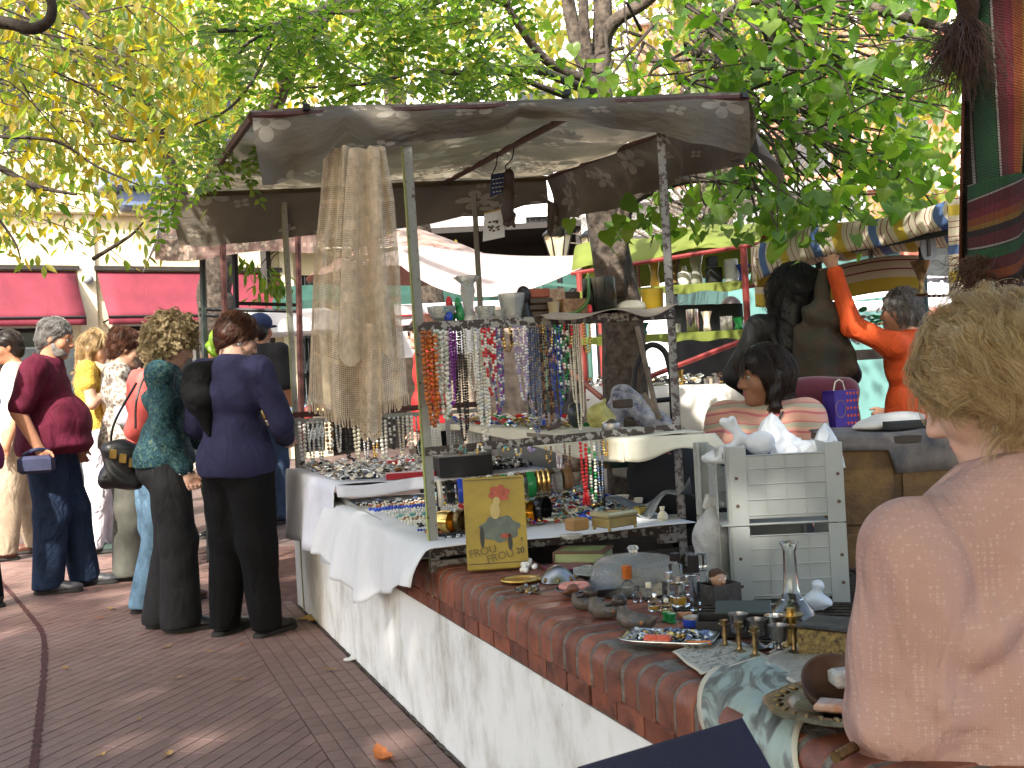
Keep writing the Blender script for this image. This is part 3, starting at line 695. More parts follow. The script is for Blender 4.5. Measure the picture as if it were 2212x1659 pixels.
root,Bp,A=facade('cream_building','cream stuccoed building with two raspberry awnings behind the crowd',(-5.968,18.0),(.84,.545),-7,3.15,10.5,8,creamw,
 [(-2.9,-1.35,.5,2.5,'w'),(-.6,2.1,.1,2.5,'w'),(2.62,3.05,.1,3.3,'door',M('black iron',(.02,.02,.022),.5,.6)),(-2.6,-1.6,5.2,7.0,'w'),(.9,1.9,5.2,7.0,'w'),(-5.5,-4.4,5.2,7.0,'w'),(-5.6,-3.4,.5,2.5,'w')],
 [(-7,3.15,4.25,4.5,.16,creamt,'cornice'),(-1.10,-.83,0,4.25,.06,creamt,'pilaster'),(2.3,2.55,0,4.25,.06,creamt,'pilaster'),(-7,3.15,9.9,10.5,.3,creamt,'cornice')])
b=MB();e_=Vector((.84,.545,0)).normalized()
for q in range(5):
 for k in range(4):
  c_=Bp(2.72+k*.085,-.05,.4+q*.62+.02*k);b.tube([c_+Vector((0,0,-.2)),c_+Vector((0,0,.5))],.008,5);b.tube([c_+e_*(.035*math.cos(a))+Vector((0,0,.12*math.sin(a)))for a in np.linspace(0,math.tau,13)[:-1]],.009,5,closed=True)
b.build('grille',M('grey iron',(.16,.18,.19),.5,.5),root)
rasp=M('raspberry canvas',(.17,.022,.038),.85,var=.12,vs=2,bump=.1,translucent=.12,fold=.3,fs=3)
for lab,x0,x1 in(('left raspberry awning on the cream building, cut by the picture edge',-4.6,-1.13),('right raspberry awning on the cream building above the cap wearer',-.80,2.28)):
 aw=thing('awning',lab,'awning',Bp((x0+x1)/2,.05,3.3))
 b=MB();b.grid(lambda u,v:Bp(lerp(x0,x1,u),.03+.62*v,3.33-.78*v-.03*math.sin(math.pi*v)),12,8);b.build('canvas',rasp,aw,180,.004)
 b=MB();b.grid(lambda u,v:Bp(lerp(x0,x1,u),.655,2.55-.13*v),30,2);b.build('valance',rasp,aw,180,.004)
 b=MB();b.tube([Bp(x0,.66,2.545),Bp(x1,.66,2.545)],.02,6);b.build('front_bar',M('black iron'),aw)
 b=MB();b.box(Bp((x0+x1)/2,.05,3.38),(x1-x0+.1,.1,.07),A);b.build('roller_box',M('dark bronze',(.03,.025,.022),.5),aw)
 for x in(x0+.06,x1-.06):
  b=MB();b.tube([Bp(x,.02,2.5),Bp(x,.64,2.53)],.014,6);b.build('arm',M('black iron'),aw)
wl=thing('wall_lamp','round grey wall lamp on the pillar between the raspberry awnings','lamp',Bp(-.965,.07,3.19))
b=MB();b.ball(Bp(-.965,.14,3.19),.085,14,10);b.build('globe',M('grey glass globe',(.22,.24,.26),.25),wl,180)
b=MB();b.lathe([(.06,0),(.06,.05),(0,.05)],14,Bp(-.965,.06,3.19),Matrix.Rotation(A,3,'Z')@rotm('X',90));b.build('base',M('black iron'),wl)
bal=thing('balcony','blue grey boxed balcony on the cream building above the awnings','balcony',Bp(-.2,.4,4.6))
b=MB();b.box(Bp(-.2,.35,4.72),(1.1,.7,.22),A,ch=.02);b.build('parapet',M('blue grey paint',(.12,.16,.26),.6,var=.1),bal)
b=MB();b.box(Bp(-.2,.3,4.45),(.5,.5,.3),A,ch=.04);b.build('bracket',MATS['blue grey paint'],bal)
# bins / dark counters under the awnings
b=MB();b.box(Bp(-2.0,2.4,1.0),(.9,.5,2.0),A,ch=.03);tag(b.build('speaker_cabinet',M('dark green cloth cover',(.035,.042,.045),.85,var=.3,vs=5)),'dark covered cabinet behind the blond passer-by','cabinet')
# --- white building in the middle
wst=M('white stucco',(.72,.73,.73),.9,var=.05,vs=.8)
root,Bp2,A2=facade('white_building','white building with grilled windows beyond the shelf of glassware',(0,26),(1,.06),-6,3.3,12,8,wst,[(.55,1.5,3.95,5.1,'grille',M('black iron')),(.55,1.5,2.0,3.5,'grille',M('black iron')),(-3.2,-2.2,5.2,6.8,'w'),(.5,1.5,6.5,8.2,'w'),(-5,-4,5.2,6.8,'w')],
 [(-6,-.15,4.35,4.75,.8,M('terracotta band',(.46,.26,.15),.85),'cornice'),(-6,-.2,4.75,5.25,.5,wst,'balcony'),(-6,3.3,11.4,12,.4,wst,'cornice')])
b=MB();b.box(Bp2(1.85,.2,5.3),(.8,.35,.6),A2,ch=.03);ac=b.build('air_conditioner',wst);tag(ac,'white air conditioner box on the white building beside the tree trunk','air conditioner')
b=MB();b.lathe([(.22,0),(.22,.02),(0,.02)],18,Bp2(1.75,.39,5.3),rotm('X',90));b.build('fan_grille',M('grey grille',(.25,.25,.25),.6),ac)
# --- cafe with dark interior
caf=thing('cafe','dark cafe front under a green awning behind the sunglasses woman','building',(-1.6,19,0))
b=MB();b.box((-1.45,21.2,1.9),(5.4,.1,3.8));b.box((-4.2,20,1.9),(.1,2.4,3.8));b.box((1.3,20,1.9),(.1,2.4,3.8));b.box((-1.45,20,3.85),(5.6,2.6,.1));b.build('wall',M('dark cafe wood',(.018,.014,.012),.7),caf)
for k,x in enumerate((-2.3,-1.3,-.3)):
 b=MB();b.box((x,21.1,2.0),(.7,.05,1.2),ch=.01);f=b.build('window',M('dark red joinery',(.07,.015,.012),.6),caf);b=MB();b.box((x,21.05,2.0),(.5,.02,1.0));b.build('pane',glassd,f)
b=MB();b.grid(lambda u,v:(-4.0+5.2*u,18.9-.5*v,3.05-.3*v),6,3);b.grid(lambda u,v:(-4.0+5.2*u,18.4,2.75-.18*v),6,1);ga=b.build('green_awning',M('green canvas awning',(.02,.07,.055),.8,var=.1,translucent=.2),caf,None,.004)
# --- low grey-eaved house and brick apartment block to the right
root,Bp3,A3=facade('white_house','low white house with grey cornice behind the lime green stall',(4.6,24),(1,-.1),-2.4,3.2,4.9,6,wst,[(-1.0,.2,1.2,3.0,'w'),(1.2,2.2,1.2,3.0,'w')],[(-2.5,3.3,4.2,4.5,.3,M('grey cornice',(.22,.22,.22),.8),'cornice'),(-2.5,3.3,4.9,5.15,.5,M('grey cornice'),'cornice')])
rb=M('pink brick',(.36,.15,.095),.9,var=.2,vs=1.5,bump=.3,bs=8)
ops=[];trs=[(-9,12,z,z+.45,.25,wst,'band')for z in(3.6,6.8,10.0,13.2)]
for fl in range(4):
 for k in range(6):x=-7.5+k*3.1;ops.append((x,x+1.3,1.1+fl*3.2,3.1+fl*3.2,'w'))
trs+=[(x-.15,x+.15,0,16.5,.2,wst,'pilaster')for x in(-8.7,-5.3,-2.2,.9,4.0,7.1)]
root,Bp4,A4=facade('brick_apartment_block','red brick apartment block with white bands behind the heart-shaped leaves',(11,36),(.97,-.24),-9,12,16.5,8,rb,ops,trs)
for fl in range(1,4):
 for k in(1,3,4):
  x=-7.5+k*3.1+.65;b=MB();b.box(Bp4(x,.55,.55+fl*3.2),(1.9,1.0,.9),A4);b.build('balcony',wst,root)
# --- turquoise and salmon shops at the right
teal=M('turquoise paint',(.075,.175,.165),.8,var=.1,vs=2)
facade('turquoise_shop','turquoise painted shop front behind the black haired woman',(4.4,15.2),(1,.02),-1.3,1.15,2.8,4,teal,[(-.6,.3,.2,2.1,'door')],[(-1.3,1.15,2.7,2.8,.1,wst,'cornice')])
facade('salmon_shop','salmon painted shop front with ochre window frame behind the raised orange sleeve',(6.3,15.2),(1,.02),-.7,3.5,3.0,4,M('salmon stucco',(.46,.16,.12),.85,var=.1),[(-.5,.55,1.9,2.8,'w',M('ochre paint',(.42,.22,.04),.6)),(1.2,2.2,1.9,2.8,'w')],[(-.7,3.5,2.9,3.0,.15,wst,'cornice')])
tent=MB();tent.grid(lambda u,v:(3.2+5.0*u,11.6-1.0*v,2.06-.28*v+.04*math.sin(11*u)),20,4);tent.grid(lambda u,v:(3.2+5.0*u,10.6,1.78-.10*v),20,1)
tent=tent.build('canvas',cloth,None,180,.004);tr=thing('white_tent','white market tent roof between the two right hand stalls','tent',(5.7,11,0));tent.parent=tr;tent.matrix_parent_inverse=Matrix.Translation(-Vector(tr.location))
for x in(3.3,8.1):
 for y_ in(10.65,11.55):b=MB();b.tube([(x,y_,0),(x,y_,1.98 if y_>11 else 1.76)],.018,6);b.build('pole',M('black iron'),tr)
bn=thing('shop_banner','dark banner with white capital letters under the white tent','sign',P(2010,630,11.2))
b=MB();c_=P(2005,628,11.2);b.box(c_,(.95,.015,.26),ch=.003);b.build('board',M('black vinyl',(.02,.02,.025),.6),bn)
def text(s_,loc,size,mat,parent,R=None,ext=.002,name='lettering'):
 cu=bpy.data.curves.new(name,'FONT');cu.body=s_;cu.size=size;cu.extrude=ext;cu.align_x='CENTER';cu.align_y='CENTER';o=bpy.data.objects.new(name,cu);C.objects.link(o)
 dg=bpy.context.evaluated_depsgraph_get();me=bpy.data.meshes.new_from_object(o.evaluated_get(dg));bpy.data.objects.remove(o)
 M4=Matrix.Translation(Vector(loc))@(R.to_4x4()if R else Matrix.Rotation(math.pi/2,4,'X'));me.transform(M4);me.materials.clear();me.materials.append(mat);return obj(name,me,parent)
text('CICIAN',c_+Vector((0,-.012,0)),.25,cloth,bn)
# --- street lamps
for lab,px,py,Y in(('street lantern with cream panes above the white canopy',1205,525,15.),('street lantern half hidden behind the tree trunk',1283,528,15.6)):
 c_=P(px,py,Y);l_=thing('street_lamp',lab,'street lamp',(c_.x,c_.y,0))
 b=MB();b.lathe([(.10,0),(.10,.25),(.05,.35),(.04,c_.z-.45),(.07,c_.z-.38),(.02,c_.z-.3)],10,(c_.x,c_.y,0));b.build('pole',M('black iron'),l_)
 b=MB();b.lathe([(.10,-.24),(.19,.10)],6,c_);b.build('glass',M('cream lamp glass',(.72,.64,.44),.4,var=.05,translucent=.3),l_)
 b=MB()
 for k in range(6):a=k*math.tau/6;b.tube([c_+Vector((.10*math.cos(a),.10*math.sin(a),-.24)),c_+Vector((.19*math.cos(a),.19*math.sin(a),.10))],.012,5)
 b.lathe([(.21,.10),(.21,.13),(.12,.20),(.05,.22),(.03,.28),(0,.29)],12,c_);b.lathe([(.11,-.27),(.11,-.24)],8,c_);b.build('cage',M('black iron'),l_)
 for sx in(-1,1):
  b=MB();b.tube(bez([c_+Vector((0,0,-.75)),c_+Vector((sx*.25,0,-.62)),c_+Vector((sx*.42,0,-.78)),c_+Vector((sx*.45,0,-.95))],5),.018,6);b.build('arm',M('black iron'),l_,60)
  b=MB();b.lathe([(.03,0),(.09,-.05),(.15,-.16),(.15,-.19)],12,c_+Vector((sx*.45,0,-.95)));b.build('shade',M('cream lamp glass'),l_,60)
# ================================================================ other stalls
pinkfl=floral('pink floral cotton',(.20,.12,.10),(.10,.10,.07),(.42,.26,.20),(.36,.34,.26),5.,.8,.3)
st2=thing('market_stall','second stall with faded pink flowered roof behind the customers','market stall',(-2.2,8.2,0))
c4=[P(335,520,7.6),P(700,500,7.9),P(395,440,9.4),P(720,430,9.6)]
b=MB();b.grid(lambda u,v:lerp(lerp(c4[0],c4[1],u),lerp(c4[2],c4[3],u),v)+Vector((0,0,.03*math.sin(9*u)*math.sin(3*v))),20,16,uvf=lambda u,v:(2.2*u,1.8*v));b.build('roof_cloth',pinkfl,st2,180)
b=MB();b.grid(lambda u,v:lerp(c4[0],c4[1],u)+Vector((0,-.03*v,-.14*v-.02*v*math.sin(8*u))),20,3,uvf=lambda u,v:(2.2*u,.2*v));b.build('valance',pinkfl,st2,180)
b=MB();b.grid(lambda u,v:lerp(c4[0],c4[2],u)+Vector((-.10*v-.03*math.sin(3*u),0,-.22*v+.10*(1-v)*math.sin(3.1*u))),12,5);b.build('side_cloth',cloth,st2,180,.003)
gpost=M('dark green post',(.03,.04,.035),.5,var=.3)
for px0,px1,py0,py1,Y,mt in((437,430,535,700,7.9,gpost),(481,492,520,960,7.5,rusty),(507,505,530,760,8.6,M('black iron')),(643,645,490,900,7.4,rusty)):
 a,c=P(px0,py0,Y),P(px1,py1,Y);d=c-a;f=a+d*(a.z/max(.2,a.z-c.z));f.z=0;b=MB();b.tube([a,Vector((c.x+(c.x-a.x)*.3,c.y,0))],.024 if mt is not rusty else .022,6);b.build('post',mt,st2)
for z,xa,xb,Y in((668,432,640,7.9),(655,505,640,8.6),(680,432,500,7.9)):
 b=MB();b.tube([P(xa,z,Y),P(xb,z+4,Y)],.016,6);b.build('rail',M('black iron'),st2)
b=MB();b.grid(lambda u,v:(-2.75+1.35*u,7.9+1.0*v,.98),4,3);b.build('table_board',board,st2,None,.03)
b=MB()
for k in range(60):p=Vector((-2.7+1.25*rnd.random(),7.95+.9*rnd.random(),1.0));b.ball(p+Vector((0,0,.03)),(.02+.03*rnd.random(),.03,.03+.05*rnd.random()),7,5,mat=rnd.randrange(3))
kind(tag(b.build('bric_a_brac',[M('silver'),M('brass'),M('dull red ware',(.25,.04,.03),.5)],None,180),'small metal and red ware on the second stall','bric-a-brac'),'stuff')
b=MB();b.box(P(600,700,11.5),(1.3,.5,.26),ch=.03);tag(b.build('parasol_cover',cloth),'white folded canopy roll behind the auburn haired customer','canopy')
bl=blob('plastic_bag',[('e',(0,0,0),(.09,.07,.10),{}),('c',(0,0,.06),(.02,0,.17),.04,.015,{})],.010,M('lime plastic',(.30,.50,.04),.35,var=.2,vs=30,translucent=.4),None,.03,.012,40,1,Matrix.Translation(P(472,745,7.9)));tag(bl,'lime green plastic bag hanging by the leaning red post','bag')
# pink parasol and white sailcloth in the middle distance
um=thing('parasol','large faded pink and grey parasol behind the crochet shawl','parasol',(-1.7,12.6,0))
ap=P(885,490,12.9)
b=MB()
for k in range(8):
 a0,a1=k*math.tau/8,(k+1)*math.tau/8
 b.grid(lambda u,v:ap+Vector((1.25*v*math.cos(lerp(a0,a1,u)),1.25*v*math.sin(lerp(a0,a1,u)),-.6*v**1.15+.03*math.sin(math.pi*u)*v)),6,6,mat=k%2)
b.build('canopy',[M('pink canvas',(.48,.28,.24),.85,translucent=.3),M('grey rose canvas',(.34,.26,.24),.85,translucent=.3)],um,None,.003)
b=MB();b.tube([(ap.x,ap.y,0),ap],.03,8);b.build('pole',M('black iron'),um)
sw_=thing('sailcloth_canopy','white sailcloth canopy sagging across the middle of the market','canopy',P(1100,560,9.5))
sA,sB,sC,sD=P(935,533,10.2),P(1315,548,9.0),P(1000,600,8.7),P(1220,570,8.5)
b=MB()
def sail(u,v):
 t=lerp(sA,sB,u);bo=lerp(P(840,545,9.2),sB,u);p=lerp(t,bo,v);p.z-=.36*math.sin(math.pi*u**.8)*v+.05*math.sin(math.pi*u);p.y-=.5*math.sin(math.pi*u)*v;return p
b.grid(sail,30,10);b.build('sheet',M('pinkish white sheet',(.52,.45,.42),.85,var=.05,translucent=.45),sw_,180,.003)
b=MB();b.tube([sA,sA+Vector((-1.2,.4,.1))],.006,5);b.tube([sB,sB+Vector((.05,0,.02))],.006,5);b.build('rope',cream,sw_)
gt=thing('market_stall','small stall with dark green plank roof below the street lanterns','market stall',P(1200,620,11))
b=MB();q0,q1=P(1120,605,11.5),P(1270,622,10.6);b.grid(lambda u,v:lerp(q0,q1,u)+Vector((.1*v,.7*v,.05*v)),6,3);b.build('roof_board',M('dark green paint',(.035,.09,.07),.6,var=.15),gt,None,.03)
for t in(.02,.35,.98):
 p=lerp(q0,q1,t);b=MB();b.tube([p,Vector((p.x,p.y,0))],.025,6);b.build('post',M('dark green paint'),gt)
b=MB()
for k in range(26):
 p=lerp(q0,q1,.25+.7*k/26)+Vector((0,.1,-.18));b.lathe([(.0,-.1),(.028,-.1),(.006,-.085),(.006,-.03),(.034,0),(.036,.05)],8,p,rotm('X',180))
gw=b.build('hanging_glasses',M('clear glass far',(.75,.78,.78),.1,var=.03,spec=.8),None,60);kind(tag(gw,'row of wine glasses hanging under the dark green plank roof','glasses'),'stuff')
wt=thing('white_counter','white clothed counter with red trim lines behind the glassware shelf','table',P(1000,680,10.4))
b=MB();q0,q1=P(852,660,10.2),P(1130,648,11.0)
b.grid(lambda u,v:lerp(q0,q1,u)+Vector((0,.6*(1-v),.05*(1-v))),12,3);b.grid(lambda u,v:lerp(q0,q1,u)+Vector((0,.01*math.sin(20*u),-.5*v)),24,4);b.build('cloth',cloth,wt,None,.004)
for dz in(-.10,-.20):b=MB();b.tube([q0+Vector((0,-.012,dz)),q1+Vector((0,-.012,dz))],.010,5);b.build('trim',M('red trim',(.4,.03,.03),.8),wt)
b=MB();b.box((q0+q1)/2+Vector((0,.35,-.9)),(1.2,.5,1.7));b.build('counter',board,wt)
# --- lime green stall with glassware
lime=M('lime canvas',(.22,.265,.05),.8,var=.08,vs=3,translucent=.45);redp=M('red painted steel',(.22,.03,.026),.5,var=.15)
ls=thing('market_stall','lime green roofed stall with red posts and shelves of glassware','market stall',(1.2,7.4,0))
L0,L1,L2,L3=P(1235,585,7.6),P(1640,520,6.7),P(1255,548,8.9),P(1690,500,8.3)
b=MB();b.grid(lambda u,v:lerp(lerp(L0,L1,u),lerp(L2,L3,u),v)+Vector((0,0,.12*math.sin(math.pi*v)+.02*math.sin(12*u))),20,10);b.build('roof_cloth',lime,ls,180,.003)
b=MB();b.grid(lambda u,v:lerp(L2,L3,u)+Vector((0,.02,-.30*v+.02*math.sin(15*u)*v)),20,4);b.build('valance',lime,ls,180,.003)
b=MB();b.tube([L0+Vector((0,0,-.02)),L1+Vector((0,0,-.02))],.015,6);b.build('roof_beam',redp,ls)
b=MB();b.tube([L2+Vector((0,0,-.02)),L3+Vector((0,0,-.02))],.015,6);b.build('roof_beam',redp,ls)
for(px,py,Y)in((1251,590,7.55),(1606,535,6.75),(1290,560,8.7),(1375,565,8.6)):
 p=P(px,py,Y);b=MB();b.tube([p,Vector((p.x,p.y,0))],.022,8);b.build('post',redp,ls)
for(xa,ya,Ya,xb,yb,Yb)in((1240,636,7.5,1668,608,6.8),(1255,735,7.5,1606,718,6.8)):
 a,c=P(xa,ya,Ya),P(xb,yb,Yb)
 b=MB();b.grid(lambda u,v:lerp(a,c,u)+Vector((.05*v,.34*v,.012)),10,2);b.grid(lambda u,v:lerp(a,c,u)+Vector((0,0,.012-.05*v+.008*math.sin(30*u)*v)),30,2);b.build('shelf',lime,ls,None,.012)
b=MB();b.tube([P(1606,735,6.75),P(1270,865,7.3)],.018,6);b.build('brace',redp,ls)
b=MB();b.tube([P(1180,760,7.4),P(1300,860,7.1)],.018,6);b.build('brace',M('salmon brace'),ls)
b=MB();b.tube([P(1607,620,6.75),P(1680,612,7.0)],.014,6);b.build('brace',redp,ls)
ta,tb=P(1265,838,7.3),P(1610,832,6.6)
b=MB()
def ltc(u,v):
 if v<.4:return lerp(ta,tb,u)+Vector((.1*(1-v/.4),.7*(1-v/.4),.003))
 t=(v-.4)/.6;return lerp(ta,tb,u)+Vector((0,-.03*math.sin(17*u+2*math.sin(5*u))*t-.05*t,-.75*t+.05*math.sin(9*u)*t))
b.grid(ltc,50,16);tag(b.build('tablecloth',M('grey white drape',(.55,.53,.48),.85,var=.08,bump=.2,bs=20),None,180,.003),'grey white drape on the table of the lime green stall','tablecloth')
b=MB();b.box(lerp(ta,tb,.5)+Vector((.05,.36,-.5)),(1.0,.6,.95),math.atan2(tb.y-ta.y,tb.x-ta.x));b.build('table_box',board,ls)
bk=MB();bk.grid(lambda u,v:lerp(P(1440,660,8.3),P(1605,655,7.7),u)+Vector((0,.02*math.sin(20*u),-.9*v)),12,4);tag(bk.build('backcloth',M('black plastic sheet',(.02,.022,.028),.45,var=.3,vs=6,bump=.4,bs=9),None,180,.003),'black plastic backcloth behind the shelves of the lime stall','cloth')
# --- striped stall
def mat_stripe():
 m=bpy.data.materials.new('striped awning cotton');MATS[m.name]=m;n,N,L,b=nodes(m);uv=N.new('ShaderNodeTexCoord');sx=N.new('ShaderNodeSeparateXYZ');L.new(uv.outputs['UV'],sx.inputs[0])
 fr=N.new('ShaderNodeMath');fr.operation='FRACT';L.new(sx.outputs[0],fr.inputs[0])
 cr,rd,yl,bl=(.62,.56,.44),(.22,.035,.05),(.55,.42,.06),(.10,.17,.36)
 st=[(0,cr),(.07,rd),(.085,cr),(.14,rd),(.15,cr),(.20,bl),(.34,cr),(.40,rd),(.415,cr),(.50,rd),(.515,cr),(.60,yl),(.76,cr),(.84,rd),(.855,cr),(.93,rd),(.945,cr)]
 r=ramp(N,st);L.new(fr.outputs[0],r.inputs[0]);L.new(r.outputs[0],b.inputs['Base Color']);b.inputs['Roughness'].default_value=.85
 t=N.new('ShaderNodeBsdfTranslucent');ms=N.new('ShaderNodeMixShader');ms.inputs[0].default_value=.3;L.new(r.outputs[0],t.inputs[0]);L.new(b.outputs[0],ms.inputs[1]);L.new(t.outputs[0],ms.inputs[2]);L.new(ms.outputs[0],N['Material Output'].inputs[0]);return m
stripe=mat_stripe()
ss=thing('market_stall','stall with blue, yellow and cream striped roof at the right','market stall',P(1850,560,5.6))
Q0,Q1,Q2,Q3=P(1625,555,6.1),P(2085,440,4.9),P(1665,560,7.6),P(2120,520,6.6)
def stripf(u,v):
 p=lerp(lerp(Q0,Q1,u),lerp(Q2,Q3,u),v)+Vector((0,0,.02*math.sin(40*u)*(1-v)-.08*math.sin(math.pi*v)));return p
b=MB();b.grid(stripf,60,10,uvf=lambda u,v:(u*3.6,v));b.build('roof_cloth',stripe,ss,180,.004)
def strv(u,v):
 p=lerp(Q0,Q1,u)+Vector((-.01,-.02-.012*math.sin(55*u)*v,.05+.03*math.sin(6*u)-(.20-.10*u)*v));return p
b=MB();b.grid(strv,90,6,uvf=lambda u,v:(u*3.6+.05*math.sin(4*v),v));b.build('valance',stripe,ss,180,.004)
b=MB();b.grid(lambda u,v:lerp(P(1628,585,6.6),P(1990,545,6.0),u)+Vector((0,.02*math.sin(14*u),-.02-.20*v-.02*math.sin(6*u))),30,8,uvf=lambda u,v:(.36+v*.4,u));b.build('valance',stripe,ss,180,.004)
b=MB();b.grid(lambda u,v:lerp(P(1630,560,6.05),P(1715,585,6.25),u)+Vector((0,-.03+.02*math.sin(9*u)*v,-.16*v+.02*math.sin(5*u))),10,5,uvf=lambda u,v:(.4+v*.36,u));b.build('valance',stripe,ss,180,.004)
def strd(u,v):p=P(2048+55*u+10*v,428+215*v,4.85);p.y+=.03*math.sin(12*u+2*v)*(.3+v);return p
b=MB();b.grid(strd,14,24,uvf=lambda u,v:(v*1.5+.5,u));b.build('side_drape',stripe,ss,180,.004)
def strd2(u,v):p=P(2060+160*u,600+60*v,4.9);p.y+=.02*math.sin(9*u);return p
b=MB();b.grid(strd2,14,6,uvf=lambda u,v:(v*.9+.05,u));b.build('side_drape',stripe,ss,180,.004)
for px,py,Y in((1767,545,6.4),(1990,510,5.9),(1700,590,6.9),(1775,590,7.4)):
 p=P(px,py,Y);b=MB();b.tube([p,Vector((p.x+(-.12 if px==1700 else 0),p.y,0))],.02,8);b.build('post',M('dark green steel',(.02,.06,.055),.5)if px!=1775 else redp,ss)
b=MB();b.tube([P(1790,632,6.6),P(1990,618,6.2)],.016,6);b.build('rail',M('dark green steel'),ss)
b=MB();b.tube([P(1760,555,6.4),P(2060,500,5.2)],.016,6);b.build('roof_beam',M('dark green steel'),ss)
b=MB();b.box(P(1990,760,6.6),(1.2,.6,.06));b.build('table_board',board,ss)
for k,(px,py,Y)in enumerate(((1880,540,5.9),(2005,535,5.5))):
 c_=P(px,py,Y);o_=thing('hanging_disc',('small dented grey metal disc hanging under the striped roof','large round grey metal disc hanging beside the green post')[k],'plate',c_);r_=(.045,.062)[k]*(1 if k else 1.1)
 b=MB();b.lathe([(0,-.006),(r_*.8,-.006),(r_,0),(r_,.004),(0,.004)],22,c_,rotm('Z',30 if k else 60)@rotm('X',90),sq=(1,1.25));b.build('disc',M('grey pewter',(.22,.21,.19),.5,.6,var=.2,bump=.3),o_,30)
 b=MB();b.box(c_+Vector((0,-.012,0)),(.014,.006,.09));b.build('slot',M('dark pewter',(.08,.075,.07),.5,.6),o_);b=MB();b.tube([c_+Vector((0,0,r_)),c_+Vector((0,0,r_+.09))],.002,5);b.build('wire',M('black iron'),o_)
# ================================================================ goods
def lathe_thing(name,label,cat,base,prof,mat,n=20,R=None,group=None,wob=None,sm=40):
 b=MB();b.lathe(prof,n,base,R,wob=wob);return tag(b.build(name,mat,None,sm),label,cat,group)
def beads(path,mats,r,gap=1.02,alt=None,n=7,m=5,rvar=.0,squash=1.):
 """string of beads laid along a path"""
 b=MB();pts=[Vector(p)for p in path];d=[0.]
 for a,c in zip(pts,pts[1:]):d.append(d[-1]+(c-a).length)
 t=0.;i=0;k=0
 while t<d[-1]:
  while i<len(d)-2 and d[i+1]<t:i+=1
  f=(t-d[i])/max(1e-6,d[i+1]-d[i]);p=lerp(pts[i],pts[i+1],f);rr=r*(1+rvar*rnd.uniform(-1,1));mi=(alt(k)if alt else rnd.randrange(len(mats)))
  b.ball(p,(rr,rr,rr*squash),n,m,mat=mi);t+=2*rr*gap;k+=1
 return b
def hang(top,bottom_z,wd,n=14,sway=.01):
 ph=rnd.random()*6;pts=[]
 L=top.z-bottom_z
 for i in range(n+1):
  s_=i/n*2-1;x=wd*(s_ if abs(s_)>.0 else 0)*(.55+.45*math.cos(s_*1.2));z=top.z-L*(1-abs(s_)**2.6)
  pts.append(top+fdir*x+Vector((0,sway*math.sin(ph+3*s_)-.012,z-top.z)))
 return pts
UP=[(921,921,('amber','orange bead'),.0085,'amber bead'),(946,906,('jade pale','pearl'),.0080,'pale jade'),(961,875,('violet',),.0058,'violet bead'),(980,952,('dark wood bead','jet'),.0045,'dark wooden'),(1004,844,('pearl',),.0048,'short white pearl'),
      (1023,952,('pearl','ivory','mother of pearl'),.0062,'long ivory and pearl'),(1040,853,('coral red','pearl'),.0055,'red and white'),(1054,893,('violet','steel blue','mother of pearl'),.0055,'violet and blue shell'),(1078,760,('wood bead','gold'),.006,'short brown nut'),
      (1106,866,('lilac','mother of pearl'),.0052,'lilac chip'),(1130,943,('pewter','steel blue'),.0042,'grey braided metal'),(1155,930,('wood bead','dark wood bead'),.0052,'long brown wooden'),(1177,906,('steel blue','cobalt'),.0042,'blue glass'),(1191,866,('emerald','pearl','jet'),.0052,'green, white and black'),
      (1220,930,('ivory',),.0036,'thin cream'),(1205,752,('coral red','gold'),.0055,'short red and gold'),(1245,762,('gold',),.0050,'bunched gold chain'),(1162,760,('gold','ivory'),.0055,'short gold charm'),(1092,745,('gold','dark wood bead'),.005,'short bronze')]
order={i:k for k,i in enumerate(sorted(range(len(UP)),key=lambda q:UP[q][0]))}
ORD=['first','second','third','fourth','fifth','sixth','seventh','eighth','ninth','tenth','eleventh','twelfth','thirteenth','fourteenth','fifteenth','sixteenth','seventeenth','eighteenth','nineteenth','twentieth','twenty-first','twenty-second']
for q,(px,yb,mt,r_,nm)in enumerate(UP):
 a=(px-905)/545;top=S(a,-.012,1.372+.01*a);Y=top.y;zb=P(px,yb,Y).z
 for st_ in range(2 if r_<.006 else 1):
  pass
 bb=beads(hang(top,zb,.016+.006*rnd.random()),mt,r_,alt=(lambda k:(k//3)%len(mt))if len(mt)<3 else None,rvar=.12)
 if yb>840:
  b2=beads(hang(top+fdir*.012,zb+.02+.03*rnd.random(),.012),mt,r_*.9,alt=(lambda k:(k//2)%len(mt)),rvar=.12);bb.add(b2.v,b2.f);bb.m[-len(b2.f):]=b2.m
  b2=beads(hang(top-fdir*.013,zb+.05+.05*rnd.random(),.014),mt,r_*.85,alt=(lambda k:(k//2)%len(mt)),rvar=.2);bb.add(b2.v,b2.f);bb.m[-len(b2.f):]=b2.m
 tag(bb.build('necklace',[G(k)for k in mt],None,180),'%s necklace, %s from the left on the upper rail'%(nm,ORD[order[q]]),'necklace','necklaces on the upper rail')
LOWB=[(1062,968,('gold','turquoise'),.005,'gold and turquoise charm'),(1088,985,('pearl','gold'),.0045,'pearl and gold'),(1116,975,('lilac',),.006,'lilac cluster'),(1150,1000,('gold','wood bead'),.004,'bronze chain'),(1172,1010,('silver',),.003,'thin steel chain'),(1190,1005,('wood bead','dark wood bead'),.004,'brown seed'),(1224,1055,('coral red',),.0062,'coral red bead'),(1242,1085,('jade pale','emerald','pearl'),.0055,'long green and clear'),(1258,1075,('pewter','steel blue'),.0042,'long grey'),(1272,985,('gold',),.005,'bunched gold'),(975,965,('wood bead','turquoise'),.005,'brown and turquoise'),(1010,960,('gold','pearl'),.005,'gilded shell')]
ordl={i:k for k,i in enumerate(sorted(range(len(LOWB)),key=lambda q:LOWB[q][0]))}
